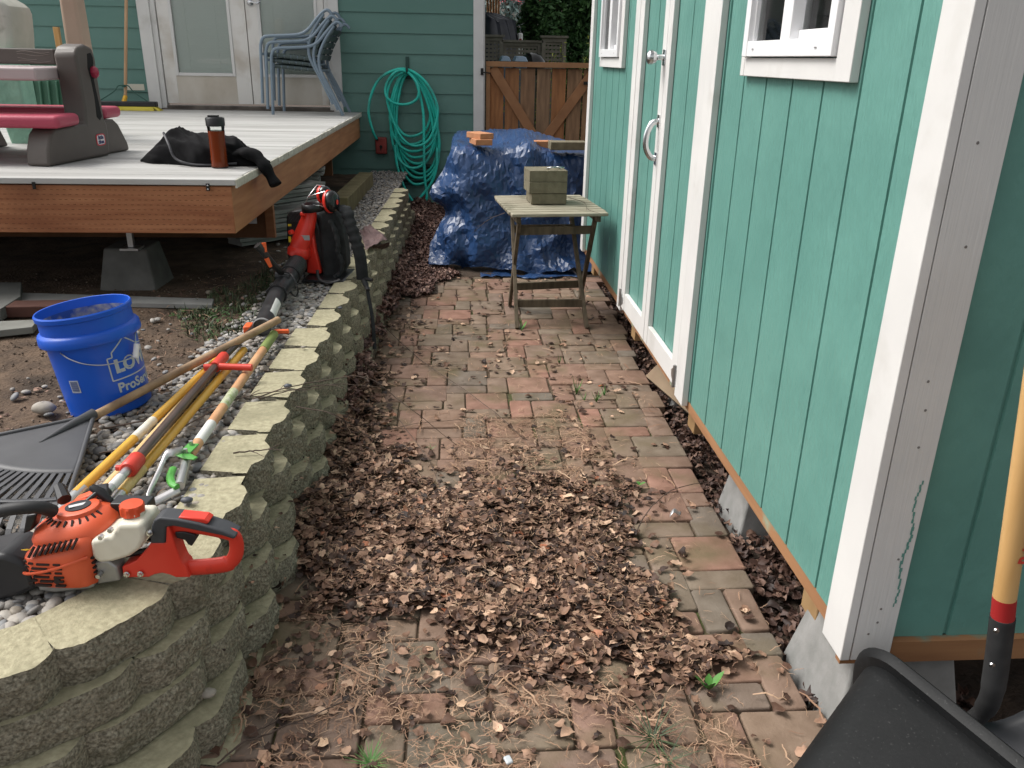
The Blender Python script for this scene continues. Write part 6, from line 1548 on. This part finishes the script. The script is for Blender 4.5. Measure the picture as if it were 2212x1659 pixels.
def dens(P):
    """0..1 leaf depth; soft-edged and patchy"""
    J = vnoise(P, 6, 4, 1.7) * .14; K = vnoise(P, 6, 4, 8.1) * .14
    Q = P + np.stack([J, K], 1)
    d = np.zeros(len(P))
    for k, r_ in enumerate((0, .05, -.05, .10)):
        A = (RS.normal(size=P.shape) * .0)
        for dx, dy in ((r_, 0), (0, r_), (-r_, 0), (0, -r_)) if r_ else ((0, 0),):
            d += (inpoly(Q + np.array([dx, dy]), PILE) | inpoly(Q + np.array([dx * .5, dy * .5]), STRIP)) / (13. if r_ else 13.)
    lob = np.clip(.72 + .8 * vnoise(P, 4.5, 3, 3.3), .08, 1)
    bare = [(-.06, 2.74, .11), (-.27, 1.93, .07), (-.10, 1.80, .05), (.36, 2.30, .04)]
    for bx_, by_, br_ in bare: lob *= 1 - .85 * np.exp(-(((P[:, 0] - bx_) ** 2 + (P[:, 1] - by_) ** 2) / br_ ** 2) ** 1.5)
    return np.clip(d, 0, 1) * lob * np.clip(.25 + 1.5 * d, 0, 1)
def pileh(P, d):
    x, y = P[:, 0], P[:, 1]
    xw = -.55 + .0262 * (y - 1.96)
    bank = .075 * np.exp(-((x - xw - .04) / .11) ** 2) * (y > 1.9)
    core = .040 + .02 * np.exp(-(((x - .25) / .3) ** 2 + ((y - 1.95) / .35) ** 2))
    return d * (core * np.clip(.6 + .8 * vnoise(P, 6, 2, 5.5), .2, 1.4) + bank)

def leaf_templates(n, rng, curl=1.0):
    T_ = []
    for k in range(n):
        m_ = 13; a_ = np.linspace(0, 2 * np.pi, m_, endpoint=False)
        r_ = .46 * (1 + .22 * np.cos(a_) ) * (1 - rng.uniform(.1, .35) * np.abs(np.sin(a_ * 2.5 + rng.uniform(0, 1)))) * rng.uniform(.78, 1.14, m_) * (1 if k % 4 else np.where(a_ > rng.uniform(3, 5), .35, 1))
        x = np.cos(a_) * r_ * 1.15; y = np.sin(a_) * r_ * rng.uniform(.7, .95)
        x2, y2 = x * .5, y * .5
        X = np.concatenate([[0], x2[::2], x]); Y = np.concatenate([[0], y2[::2], y])
        c1, c2, c3 = rng.uniform(-.9, 1.5) * curl, rng.uniform(-1, 1.2) * curl, rng.uniform(-.8, .8) * curl
        Z = c1 * Y ** 2 + c2 * X ** 2 + c3 * X * Y + .05 * rng.normal(size=len(X)) * curl + .25 * curl * np.abs(Y) * rng.uniform(-.5, 1)
        n2 = len(x2[::2])
        F_ = []
        for i in range(n2): F_.append((0, 1 + i, 1 + (i + 1) % n2))
        o = 1 + n2
        for i in range(m_):
            a = i // 2 % n2; b = ((i + 1) // 2) % n2 if (i + 1) < m_ else 0
            if a == b: F_.append((1 + a, o + i, o + (i + 1) % m_))
            else: F_.append((1 + a, o + i, o + (i + 1) % m_)); F_.append((1 + a, o + (i + 1) % m_, 1 + b))
        T_.append((np.stack([X, Y, Z], 1), np.array(F_)))
    return T_
def scatter(name, T_, pos, size, yaw, tilt, mt, rng, roll=None, smooth=False, **kw):
    n = len(pos); idx = rng.randint(0, len(T_), n); V_ = []; Fc = []; base = 0
    ta = rng.uniform(0, 2 * np.pi, n)
    cy, sy = np.cos(yaw), np.sin(yaw); ct, st = np.cos(tilt), np.sin(tilt); ca, sa = np.cos(ta), np.sin(ta)
    Rz = np.zeros((n, 3, 3)); Rz[:, 0, 0] = cy; Rz[:, 0, 1] = -sy; Rz[:, 1, 0] = sy; Rz[:, 1, 1] = cy; Rz[:, 2, 2] = 1
    ax3 = np.stack([ca, sa, np.zeros(n)], 1); K = np.zeros((n, 3, 3))
    K[:, 0, 2] = ax3[:, 1]; K[:, 1, 2] = -ax3[:, 0]; K[:, 2, 0] = -ax3[:, 1]; K[:, 2, 1] = ax3[:, 0]
    Rt = np.eye(3)[None] + st[:, None, None] * K + (1 - ct)[:, None, None] * (K @ K)
    M_ = Rt @ Rz
    for t in range(len(T_)):
        s_ = np.where(idx == t)[0]
        if len(s_) == 0: continue
        tv, tf = T_[t]
        w = np.einsum('nij,kj->nki', M_[s_], tv) * size[s_][:, None, None] + pos[s_][:, None, :]
        V_.append(w.reshape(-1, 3)); k = len(tv)
        Fc.append((tf[None] + (np.arange(len(s_)) * k)[:, None, None] + base).reshape(-1, tf.shape[1])); base += k * len(s_)
    V_ = np.concatenate(V_); Fc = np.concatenate(Fc)
    return fast_mesh(name, V_, Fc.ravel(), np.full(len(Fc), Fc.shape[1]), mt, smooth=smooth, **kw)
def sample(n, x0, x1, y0, y1, fn, rng):
    P = np.stack([rng.uniform(x0, x1, n), rng.uniform(y0, y1, n)], 1)
    return P[rng.uniform(0, 1, n) < fn(P)]
LT = leaf_templates(20, RS, .8)
def sprig_templates(n, rng):
    T_ = []
    for k in range(n):
        m_ = 7; t = np.linspace(-.5, .5, m_); b = rng.uniform(-.22, .22); X = t; Y = b * t ** 2 + .04 * rng.normal(size=m_); Z = rng.uniform(0, .15) * (1 - 4 * t ** 2) + .02
        vs = []; fs = []
        w = .028 * (1 - np.abs(t) * .8)
        for i in range(m_): vs += [(X[i], Y[i] - w[i], Z[i]), (X[i], Y[i] + w[i], Z[i] + .01)]
        for i in range(m_ - 1): fs += [(2 * i, 2 * i + 2, 2 * i + 3), (2 * i, 2 * i + 3, 2 * i + 1)]
        if k % 3:
            for i in range(1, m_ - 1):
                for s_ in (-1, 1):
                    L_ = rng.uniform(.08, .2); o = len(vs); a = rng.uniform(.5, .9)
                    vs += [(X[i] - .012, Y[i], Z[i]), (X[i] + .012, Y[i], Z[i]), (X[i] + L_ * math.cos(a), Y[i] + s_ * L_ * math.sin(a), Z[i] + rng.uniform(-.01, .05))]; fs.append((o, o + 1, o + 2))
        T_.append((np.array(vs), np.array(fs)))
    return T_
ST = sprig_templates(9, RS)
# mound under the leaves
gx, gy = np.linspace(-.56, .75, 90), np.linspace(1.35, 3.5, 130)
GX, GY = np.meshgrid(gx, gy); GP = np.stack([GX.ravel(), GY.ravel()], 1)
dd = dens(GP); hh = pileh(GP, dd) * .75 - .006 + .004 * vnoise(GP, 30, 2, 2)
idx = np.arange(len(GP)).reshape(GX.shape)
Fq = np.stack([idx[:-1, :-1], idx[:-1, 1:], idx[1:, 1:], idx[1:, :-1]], -1).reshape(-1, 4)
keep = (dd[Fq].min(1) > .42)
LITTER = mat('leaf_litter', (.035, .02, .014), (.13, .08, .055), rough=.95, scale=70, bump=1, bscale=120, bdist=.008)
fast_mesh('leaf_litter', np.column_stack([GP, hh]), Fq[keep].ravel(), np.full(keep.sum(), 4), LITTER, smooth=True, label='matted dark leaf litter under the dry leaves on the path', cat='leaf litter', kind='stuff')
P = sample(88000, -.56, .80, 1.2, 3.7, lambda P: np.clip(dens(P) * .62, 0, 1), RS)
d = dens(P); h = pileh(P, d)
n = len(P); lay = RS.uniform(.2, 1, n) ** .5
pos = np.column_stack([P, .004 + h * lay + RS.uniform(0, .012, n)])
scatter('dry_leaves', LT, pos, RS.uniform(.014, .044, n) * np.where(RS.uniform(0, 1, n) > .93, 1.3, 1), RS.uniform(0, 6.28, n), np.clip(RS.normal(0, .34, n), -1.2, 1.2), LEAFM, RS, label='drift of dry brown leaves heaped over the brick path', cat='leaves', kind='stuff')
P = sample(26000, -.56, .80, 1.2, 3.7, lambda P: np.clip(dens(P) * .5, 0, 1), RS); n = len(P)
pos = np.column_stack([P, .010 + pileh(P, dens(P)) + RS.uniform(0, .008, n)])
scatter('drift_needles', ST, pos, RS.uniform(.012, .04, n), RS.uniform(0, 6.28, n), RS.normal(0, .25, n), NEEDLE, RS, label='dry needles and stalks strewn through the leaf drift', cat='litter', kind='stuff')
# thin scatter of single leaves over the path and soil
sc = lambda P: np.clip(.10 + .22 * vnoise(P, 3, 2, 9) + .5 * np.exp(-((P[:, 0] + .40) / .14) ** 2) + .5 * np.exp(-((P[:, 0] - .1) / .45) ** 2 - ((P[:, 1] - 1.55) / .22) ** 2) + .35 * np.exp(-((P[:, 0] - .1) / .45) ** 2 - ((P[:, 1] - 2.7) / .3) ** 2), 0.01, 1) * np.where(P[:, 0] < .86, 1, .0)
P = sample(7500, -.54, .9, .95, 5.7, sc, RS); n = len(P)
pos = np.column_stack([P, .006 + RS.uniform(0, .006, n)])
scatter('scattered_leaves', LT, pos, RS.uniform(.018, .043, n), RS.uniform(0, 6.28, n), RS.normal(0, .22, n), LEAFM, RS, label='single fallen leaves scattered over the brick path', cat='leaves', kind='stuff')
# damp leaves: strip along the wall, patch before the tarp, gap under the shed
LT2 = leaf_templates(8, RS, 1.3)
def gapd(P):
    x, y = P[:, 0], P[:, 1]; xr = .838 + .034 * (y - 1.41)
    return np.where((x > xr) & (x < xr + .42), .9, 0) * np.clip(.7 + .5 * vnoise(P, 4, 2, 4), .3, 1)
P = sample(15000, .8, 1.5, .9, 5.7, gapd, RS); n = len(P)
pos = np.column_stack([P, -.068 + RS.uniform(0, .04, n) + .02 * vnoise(P, 5, 2)])
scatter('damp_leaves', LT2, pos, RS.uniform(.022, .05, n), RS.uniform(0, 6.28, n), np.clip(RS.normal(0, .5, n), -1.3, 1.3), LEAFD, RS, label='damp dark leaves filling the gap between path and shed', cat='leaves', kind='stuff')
P = sample(36000, -.56, .5, 3.1, 8.4, lambda P: inpoly(P + np.stack([vnoise(P, 4, 2, 1), vnoise(P, 4, 2, 6)], 1) * .07, STRIP) * 1.0, RS); n = len(P)
fz = np.where(P[:, 1] > 5.2, .0, .0); bank = .10 * np.exp(-((P[:, 0] - (-.545 + .0262 * (P[:, 1] - 1.96)) - .02) / .12) ** 2)
pos = np.column_stack([P, .008 + (bank + .02) * RS.uniform(.4, 1, n)])
scatter('damp_leaves', LT2, pos, RS.uniform(.022, .048, n), RS.uniform(0, 6.28, n), np.clip(RS.normal(0, .45, n), -1.3, 1.3), mat('reddish_dead_leaf', (.7, .7, .7), (1.1, 1.1, 1.1), rough=.65, scale=30, spec=.4, island=[(0, (.04, .02, .018)), (.3, (.09, .045, .036)), (.6, (.16, .085, .066)), (.88, (.24, .14, .11)), (1, (.42, .28, .22))]), RS, label='reddish damp leaves banked along the foot of the block wall', cat='leaves', kind='stuff')
mb = MB()
def fz_(u, v):
    y = 5.15 + 3.3 * v; x = -.56 + 2.6 * u
    return V(x, y, .008 + .012 * fbm(x * 5, y * 5) + (.03 * math.exp(-((x + .45) / .1) ** 2)) + (-.06 if v < .12 and x > -.1 else 0))
mb.grid(50, 60, fz_); mb.build('far_soil', SOILD, kind='structure', smooth=60)

# cedar sprigs and needles
NB_ = [(-.56, 1.0), (-.52, 1.8), (-.34, 1.9), (-.05, 1.74), (.34, 1.62), (.62, 1.6), (.70, 1.3), (.62, 1.0)]
NC_ = [(-.05, 2.75), (.06, 3.25), (.38, 3.28), (.6, 2.95), (.5, 2.55), (.05, 2.45)]
def nd_(P):
    Q = P + np.stack([vnoise(P, 5, 2, 3), vnoise(P, 5, 2, 7)], 1) * .12
    a = inpoly(Q, NB_) * np.clip(.38 + 1.1 * vnoise(P, 5.5, 3, 11), .05, 1) + inpoly(Q, NC_) * np.clip(.6 + 1.2 * vnoise(P, 7, 3, 12), .05, 1)
    return np.clip(a + .035 + .10 * np.clip(vnoise(P, 4, 3, 14), 0, 1), 0, 1)
P = sample(52000, -.55, .86, .95, 4.6, nd_, RS); n = len(P)
pos = np.column_stack([P, .003 + RS.uniform(0, .006, n)])
scatter('cedar_sprigs', ST, pos, RS.uniform(.012, .045, n) * np.where(RS.uniform(0, 1, n) > .96, 2.2, 1), RS.uniform(0, 6.28, n), RS.normal(0, .06, n), NEEDLE, RS, label='dry brown cedar sprigs and needles littering the pavers', cat='litter', kind='stuff')
CR = [(-.62 + .0262 * (y_ - 2), y_) for y_ in np.linspace(1.6, 7, 30)]
P = sample(2600, -1.3, -.3, 1.5, 6.5, lambda P: .5 * np.ones(len(P)), RS); P = P[P[:, 0] < -.70 + .0262 * (P[:, 1] - 2)]; n = len(P)
scatter('soil_litter', ST + LT[:3] if False else ST, np.column_stack([P, np.array([zbed(x, y) for x, y in P]) + .018]), RS.uniform(.02, .05, n), RS.uniform(0, 6.28, n), RS.normal(0, .15, n), NEEDLE, RS, label='dry needles and stems lying among the river pebbles', cat='litter', kind='stuff')

# river pebbles
def ico(sub, rng):
    import bmesh
    b = bmesh.new(); bmesh.ops.create_icosphere(b, subdivisions=sub, radius=.5)
    v = np.array([x.co[:] for x in b.verts]); f = np.array([[q.index for q in x.verts] for x in b.faces]); b.free()
    v *= np.array([rng.uniform(.95, 1.3), rng.uniform(.7, 1), rng.uniform(.42, .7)]); v += .03 * rng.normal(size=(1, 3)) * v ** 2
    return v, f
PT = [ico(2, RS) for _ in range(5)]; PT1 = [ico(1, RS) for _ in range(5)]
def xin(y): return np.array([bed_edge(q) for q in y])
def pebd(P):
    x, y = P[:, 0], P[:, 1]; e = xin(y); wd = np.interp(y, [1.1, 2.0, 2.6, 3.3, 4.2, 6.0, 7.3], [.75, .55, .42, .34, .28, .30, .25]) + .08 * vnoise(P, 3, 2, 2)
    t = (e - x) / wd
    return np.where((t > -.06) & (t < 1), np.where(t > .75, np.clip((1 - t) / .25, 0, 1) ** 1.2, 1), 0) * 1.0 + np.where((t >= 1) & (t < 2.2), .02, 0)
def zb(P): return np.array([zbed(x, y) for x, y in P])
P = sample(16500, -1.7, -.60, 1.18, 3.9, lambda P: pebd(P) * .95, RS); n = len(P)
zz = zb(P); s = RS.uniform(.012, .035, n) * (1 + .4 * (RS.uniform(0, 1, n) > .93))
scatter('river_pebbles', PT, np.column_stack([P, zz + .002 + RS.uniform(0, .018, n)]), s, RS.uniform(0, 6.28, n), RS.normal(0, .3, n), PEBBLE, RS, smooth=True, label='mixed grey and tan river pebbles behind the wall caps', cat='pebbles', kind='stuff')
P = sample(12000, -1.1, -.45, 3.9, 8.4, lambda P: np.where(P[:, 1] > 6, (P[:, 0] < xin(P[:, 1]) + .03) & (P[:, 0] > -.85), pebd(P)) * 1., RS); n = len(P)
scatter('river_pebbles', PT1, np.column_stack([P, zb(P) + .002 + RS.uniform(0, .018, n)]), RS.uniform(.013, .03, n), RS.uniform(0, 6.28, n), RS.normal(0, .3, n), PEBBLE, RS, smooth=True, label='river pebbles behind the far stretch of wall caps', cat='pebbles', kind='stuff')
# grit and bark bits on the dirt
P = sample(14000, -3.2, -.75, 1.3, 4.4, lambda P: np.clip(.5 + .7 * vnoise(P, 3, 3, 21), .05, 1), RS); n = len(P)
scatter('soil_crumbs', PT1, np.column_stack([P, zb(P) + .004]), RS.uniform(.003, .011, n), RS.uniform(0, 6.28, n), RS.normal(0, .4, n), mat('soil_crumb', (.8, .8, .8), (1.1, 1.1, 1.1), rough=.9, scale=30, island=[(0, (.05, .033, .022)), (.5, (.10, .068, .045)), (.85, (.17, .12, .085)), (1, (.34, .27, .21))]), RS, label='crumbs of soil and grit on the dirt by the blue bucket', cat='grit', kind='stuff')
P = sample(1500, -3.0, -.95, 1.5, 4.0, lambda P: np.clip(.2 + .9 * vnoise(P, 2.5, 3, 25), .03, 1), RS); n = len(P)
scatter('leaf_bits', LT, np.column_stack([P, zb(P) + .008]), RS.uniform(.012, .032, n), RS.uniform(0, 6.28, n), RS.normal(0, .25, n), mat('pinkish_leaf_bit', (.8, .8, .8), (1.1, 1.1, 1.1), rough=.8, scale=30, island=[(0, (.09, .05, .035)), (.5, (.18, .105, .075)), (1, (.34, .21, .155))]), RS, label='small torn leaf pieces on the dirt round the bucket', cat='leaves', kind='stuff')
# single stones
def stone(c, r_, lb, col=None, fl=.62):
    mb = MB()
    mb.grid(20, 12, lambda u, v: V(c[0] + r_ * 1.15 * math.cos(u * 6.283) * math.sin(v * math.pi), c[1] + r_ * .85 * math.sin(u * 6.283) * math.sin(v * math.pi), c[2] + r_ * fl * math.cos(v * math.pi)) + V(1, 1, .5) * .08 * r_ * nz(math.cos(u * 6.283) * 2, math.sin(u * 6.283) * 2, v * 3 + c[0]), cu=True)
    mb.build('stone', col or mat('tan_stone', (.26, .23, .19), (.34, .31, .27), rough=.7, scale=20), None, label=lb, cat='stone', smooth=80)
q = az(95, 884, .36); stone((q.x, q.y, .365), .032, 'rounded tan stone on the dirt left of the blue bucket')
BLK_ = mat('dark_slate_stone', (.05, .055, .07), (.08, .085, .1), rough=.5, scale=20)
for (px, py, r_, lb, cc) in ((404, 1085, .013, 'small dark slate pebble on the nearest full wall cap by the hoe', BLK_), (622, 837, .012, 'small blue-grey pebble on a wall cap under thin twigs', BLK_), (655, 752 + 0, .008, 'tiny grey pebble on the wall cap beside the green hoe sleeve', None), (735, 667, .009, 'tiny slate pebble on the wall cap just below the blower base', BLK_), (507, 1180, .012, 'small greenish stone on a block ledge right of the red trimmer handle', None), (450, 1503, .016, 'round grey stone wedged on the low block ledge near the picture bottom', None)):
    zc = {507: .28, 450: .10}.get(px, .376); q = az(px, py, zc); stone((q.x, q.y, zc + r_ * .5), r_, lb, cc)
q = az(1870, 1390, -.03); stone((q.x, q.y, -.03), .022, 'round brown stone among the dark leaves in the gap by the nearest skid end')

# grass
def blade_templates(n, rng):
    T_ = []
    for k in range(n):
        b = rng.uniform(.1, .7); w = .045
        vs = [(-w, 0, 0), (w, 0, 0), (-w * .8, b * .25, .5), (w * .8, b * .25, .5), (0, b, .95 - b * .3)]
        T_.append((np.array(vs), np.array([(0, 1, 3), (0, 3, 2), (2, 3, 4)])))
    return T_
BT = blade_templates(6, RS)
GP_ = [(-1.25, 3.55), (-1.10, 4.1), (-1.0, 4.55), (-.80, 4.55), (-.86, 3.6), (-.90, 3.2), (-1.02, 3.18)]
P = sample(6500, -1.3, -.75, 3.1, 4.6, lambda P: inpoly(P + np.stack([vnoise(P, 6, 2, 3), vnoise(P, 6, 2, 7)], 1) * .06, GP_) * np.clip(.55 + vnoise(P, 7, 2, 30), .1, 1), RS); n = len(P)
scatter('grass', BT, np.column_stack([P, zb(P)]), RS.uniform(.025, .06, n), RS.uniform(0, 6.28, n), RS.normal(0, .6, n), GRASS, RS, label='short weedy grass growing between deck and pebbles', cat='grass', kind='stuff')
P = sample(420, -1.25, -.85, 3.0, 3.7, lambda P: np.ones(len(P)), RS); n = len(P)
WT = [(np.array([(0, 0, 0), (.25, .12, .12), (.7, .16, .2), (1, 0, .15), (.7, -.16, .2), (.25, -.12, .12)]), np.array([(0, 1, 5), (1, 2, 5), (2, 4, 5), (2, 3, 4)]))]
P = P[inpoly(P, GP_)]; n = len(P)
scatter('ground_weeds', WT, np.column_stack([P, zb(P) + .006]), RS.uniform(.015, .035, n), RS.uniform(0, 6.28, n), RS.normal(0, .2, n), mat('muted_ground_weed', (.035, .085, .022), (.06, .13, .035), rough=.6, scale=20), RS, label='flat broad-leaved weeds at the near edge of the grass', cat='weeds', kind='stuff')

def plant(name, lb, c, n, L_, w, up=.7, mt=None, seed=0, gr=None, fl=0):
    pr = random.Random(seed); mb = MB(); c = V(*c)
    for k in range(n):
        a_ = 6.283 * k / n + pr.uniform(-.4, .4); l_ = L_ * pr.uniform(.6, 1.05); u = up * pr.uniform(.7, 1.2)
        d_ = V(math.cos(a_), math.sin(a_), 0); s_ = V(-d_.y, d_.x, 0); vs = []; K = 7
        for i in range(K):
            t = i / (K - 1); p = c + d_ * l_ * t * math.cos(u * (1 - fl * t)) + V(0, 0, l_ * t * math.sin(u) - l_ * .25 * t * t * (1 - up))
            ww = w * (math.sin(math.pi * min(.98, .12 + .86 * t)) if w > .004 else (1 - t * .9))
            vs += [p - s_ * ww + V(0, 0, ww * .35), p, p + s_ * ww + V(0, 0, ww * .35)]
        mb.add(vs, [(3 * i + j, 3 * i + j + 1, 3 * i + j + 4, 3 * i + j + 3) for i in range(K - 1) for j in (0, 1)])
    return mb.build(name, mt or WEED, None, label=lb, cat='weed' if 'weed' in lb else 'plant', smooth=60, group=gr)
p = az(1530, 1492, .0); mb_ = plant('dandelion_weed', 'bright green broad-leaved weed sprouting between pavers at the right path edge', (p.x, p.y, .004), 4, .062, .010, .95, seed=6)
p = az(1126, 715, .0); plant('weed_leaf', 'single upright light green weed leaf at the front left table foot', (p.x, p.y, 0), 2, .06, .009, 1.35, seed=2)
for i, (px, py, nn, L_, lb) in enumerate(((1245, 852, 9, .085, 'tallest tuft of green bulb shoots coming up through the pavers, a weed clump'), (1262, 866, 5, .05, 'short weed shoots right below the tallest green tuft'), (1288, 868, 8, .06, 'green weed shoots near the right path edge, third clump from the left'), (1305, 855, 5, .06, 'rightmost small weed shoots of the green clumps on the pavers'), (1208, 785, 6, .055, 'thin pale weed shoots in a paver joint midway along the path'))):
    p = az(px, py, 0); plant('bulb_shoots', lb, (p.x, p.y, 0), nn, L_, .0035, 1.25, mat('bulb_green', (.05, .15, .03), (.09, .22, .05), rough=.5, scale=20), seed=i)
p = az(800, 1652, 0); plant('conifer_sprig', 'green feathery weed sprig between pavers at the bottom of the picture', (p.x, p.y, 0), 34, .07, .0022, .7, mat('sprig_green', (.07, .17, .04), (.14, .27, .08)), seed=9)
p = az(1410, 1590, .01); plant('grass_tuft', 'loose tuft of long grass weed bending over the pavers at the bottom right', (p.x, p.y, 0), 22, .12, .0022, .5, GRASS, seed=11)
p = az(1440, 1640, .01); plant('grass_tuft', 'small long-bladed grass weed nearest the bottom right picture edge', (p.x, p.y, 0), 12, .11, .0022, .5, GRASS, seed=12)
p = az(1382, 1055, .0); plant('clover_weed', 'tiny two-leaved weed at the right end of the leaf drift', (p.x, p.y, .015), 3, .025, .008, .6, seed=14)
p = az(930, 972, .0); plant('fern_weed', 'small feathery weed seedling on a red paver left of centre', (p.x, p.y, 0), 9, .03, .002, .8, seed=15)
p = az(1985, 1070, .0)
p = az(1610, 1330, -.06); p = az(1808, 1250, -.04); plant('grass_tuft', 'arching grass weed in the dark leaf-filled gap beside the shed', (p.x, p.y, -.05), 8, .10, .002, .6, GRASS, seed=18)
p = az(1400, 720, -.04); plant('gap_weed', 'dark strappy weed clump in the gap by the far pair of skid ends', (p.x, p.y, -.05), 16, .10, .004, .7, mat('dark_green_weed', (.02, .05, .015), (.04, .08, .025)), seed=19)
p = az(225, 900, .345); mb = MB(); PP = []
pr = random.Random(2)
for k in range(5):
    a_ = pr.uniform(0, 6.28); S = spline([V(p.x, p.y, .34), V(p.x + .012 * math.cos(a_), p.y + .01 * math.sin(a_), .36), V(p.x + .03 * math.cos(a_), p.y + .02 * math.sin(a_), .385)], 4); mb.tube(S, .0012, 4)
    for j in S[4:]:
        for w_ in range(3): PP.append((j.x + pr.uniform(-.006, .006) - p.x, j.y + pr.uniform(-.006, .006) - p.y, j.z + pr.uniform(-.003, .006)))
t = thing('seedling', 'tiny pale-leaved seedling growing in front of the blue bucket by the rake', 'seedling', (p.x, p.y, 0))
mb.build('stems', TWIG, t); leaf_cloud('leaves', PP, [.004] * len(PP), mat('pale_seedling_leaf', (.2, .28, .14), (.3, .38, .22)), 3, parent=t, elong=1.2)

# twigs
TW_ = [(['long thin dark twig hanging from the wall caps down over the leaves', .0022], [(545, 862, .385), (620, 838, .40), (700, 822, .40), (790, 815, .39), (870, 870, .30), (985, 962, .12)]),
       (['dark twig lying across two wall caps below the hoe handle', .002], [(560, 862, .385), (640, 840, .39), (730, 830, .395), (830, 838, .36)]),
       (['long twig slanting across the pavers from the wall to the middle of the path', .0022], [(830, 705, .02), (900, 770, .02), (1000, 840, .02), (1080, 900, .02), (1132, 950, .01)]),
       (['dark twig lying over the front of the leaf drift', .002], [(770, 1290, .05), (850, 1280, .055), (920, 1275, .06), (1005, 1232, .06)]),
       (['short dark twig on the wall cap second from the trimmer', .0025], [(505, 978, .378), (545, 974, .38), (580, 970, .38), (603, 960, .384)]),
       (['long straight twig standing out over the leaves left of centre', .0016], [(860, 905, .03), (930, 1000, .05), (955, 1085, .05), (958, 1130, .05)]),
       (['crooked dark twig along the right edge of the leaf drift', .0022], [(1375, 1150, .02), (1395, 1110, .02), (1450, 1060, .02), (1540, 1040, .01), (1560, 1062, .01)]),
       (['thin twig arching from the wall caps to the leaf bank', .0018], [(640, 878, .38), (720, 895, .36), (790, 940, .25), (800, 962, .2)]),
       (['pale twig lying in the near right part of the leaf drift', .002], [(1040, 1500, .03), (1090, 1440, .05), (1175, 1455, .05), (1290, 1490, .03)]),
       (['long dark twig lying over the pebbles from the rake to the wall caps', .0028], [(225, 925, .37), (330, 905, .38), (450, 880, .385), (560, 850, .38), (700, 838, .39)]),
       (['second dark twig over the pebbles below the rake handle', .0026], [(215, 980, .37), (300, 960, .375), (380, 930, .38), (470, 880, .38), (560, 830, .385)]),
       (['thin twig lying near the bottom of the path among cedar sprigs', .0022], [(540, 1600, .01), (640, 1560, .015), (750, 1510, .015), (800, 1470, .01)]),
       (['forked pale twig at the bottom left corner of the path', .0024], [(470, 1650, .01), (540, 1590, .012), (590, 1560, .012), (660, 1500, .01)]),
       (['twig lying across the far pavers left of the table', .0018], [(690, 900, .05), (800, 930, .03), (900, 915, .02), (1010, 905, .01)]),
       (['long thin twig reaching from the gap onto the pavers by the shed', .0022], [(1500, 868, .01), (1560, 905, .01), (1640, 960, .0), (1700, 1000, -.02)]),
       (['bare twig sticking out from the table edge in front of the tarp', .0016], [(1090, 460, .60), (1060, 472, .58), (1035, 490, .55), (1010, 515, .50)]),
       (['thin dark twig lying on the right of the folding table top', .0018], [(1225, 425, .672), (1262, 438, .68), (1270, 452, .675), (1298, 462, .668)])]
for i, ((lb, r_), pts) in enumerate(TW_):
    S = spline([az(*p) if p[2] < .5 else ay(p[0], p[1], {.60: 4.25, .58: 4.4, .55: 4.6, .50: 4.9}.get(p[2], 4.5)) if p[2] < .66 else az(*p) for p in pts], 6); L_ = len(S); pr = random.Random(i)
    S = [p + V(pr.uniform(-1, 1), pr.uniform(-1, 1), pr.uniform(-.5, .5)) * .002 for p in S]
    mb = MB(); mb.tube(S, [r_ * (1 - .6 * k / (L_ - 1)) for k in range(L_)], 6)
    for k in range(5, L_ - 3, 6):
        d_ = (S[k + 1] - S[k]).normalized(); s_ = V(-d_.y, d_.x, .15) * pr.choice((-1, 1)); e = S[k] + d_ * pr.uniform(.02, .07) + s_ * pr.uniform(.01, .035)
        mb.tube([S[k], S[k].lerp(e, .5) + V(0, 0, .003), e], [r_ * .5, r_ * .4, r_ * .25], 5)
    mb.build('twig', TWIG, None, label=lb, cat='twig', smooth=60, group='thin dark twigs')
# litter bits of note
p = az(1457, 1110, .01); mb = MB(); mb.grid(8, 4, lambda u, v: V(p.x + .045 * (u - .5) + .006 * v, p.y + .02 * (v - .5) + .03 * (u - .5), .012 + .012 * math.sin(u * 5) + .004 * v)); mb.build('foil_wrapper', mat('silver_foil', (.55, .55, .56), rough=.35, metal=.6), None, label='small crumpled silver wrapper on the pavers at the right', cat='wrapper', smooth=30, solid=.0008)
p = az(1098, 1642, .01); mb = MB(); mb.box((p.x, p.y, .010), (.016, .022, .008), Matrix.Rotation(R(20), 3, 'Z')); mb.build('plastic_scrap', mat('pale_plastic_scrap', (.45, .48, .5), rough=.3), None, label='small pale plastic scrap on the pavers at the bottom centre', cat='scrap', bevel=.003)
for (px, py, s_, a_, lb) in ((995, 1622 - 20 - 80, .034, .4, 'single pale tan leaf lying alone on the needles near the bottom centre'), (697, 1607, .036, 1.2, 'single brown leaf lying alone on the large bottom-left paver')):
    p = az(px, py, .01); tv, tf = LT[3]; mb = MB(); mb.add([V(p.x + s_ * (v[0] * math.cos(a_) - v[1] * math.sin(a_)), p.y + s_ * (v[0] * math.sin(a_) + v[1] * math.cos(a_)), .012 + s_ * v[2] * .4) for v in tv], [tuple(f) for f in tf]); mb.build('leaf', mat('tan_leaf', (.42, .27, .17), (.55, .38, .25), rough=.7, scale=40), None, label=lb, cat='leaf', smooth=0)
# vents of leaves on the block ledges
P2 = []
for k in range(90):
    y = RS.uniform(1.5, 4); P2.append((wall_x(y) + RS.uniform(.01, .05), y, RS.choice([.0925 * 1, .0925 * 2]) + .004))
scatter('ledge_leaves', LT, np.array(P2), RS.uniform(.01, .02, len(P2)), RS.uniform(0, 6, len(P2)), RS.normal(0, .3, len(P2)), LEAFM, RS, label='bits of leaf caught on the ledges of the block wall', cat='leaves', kind='stuff')
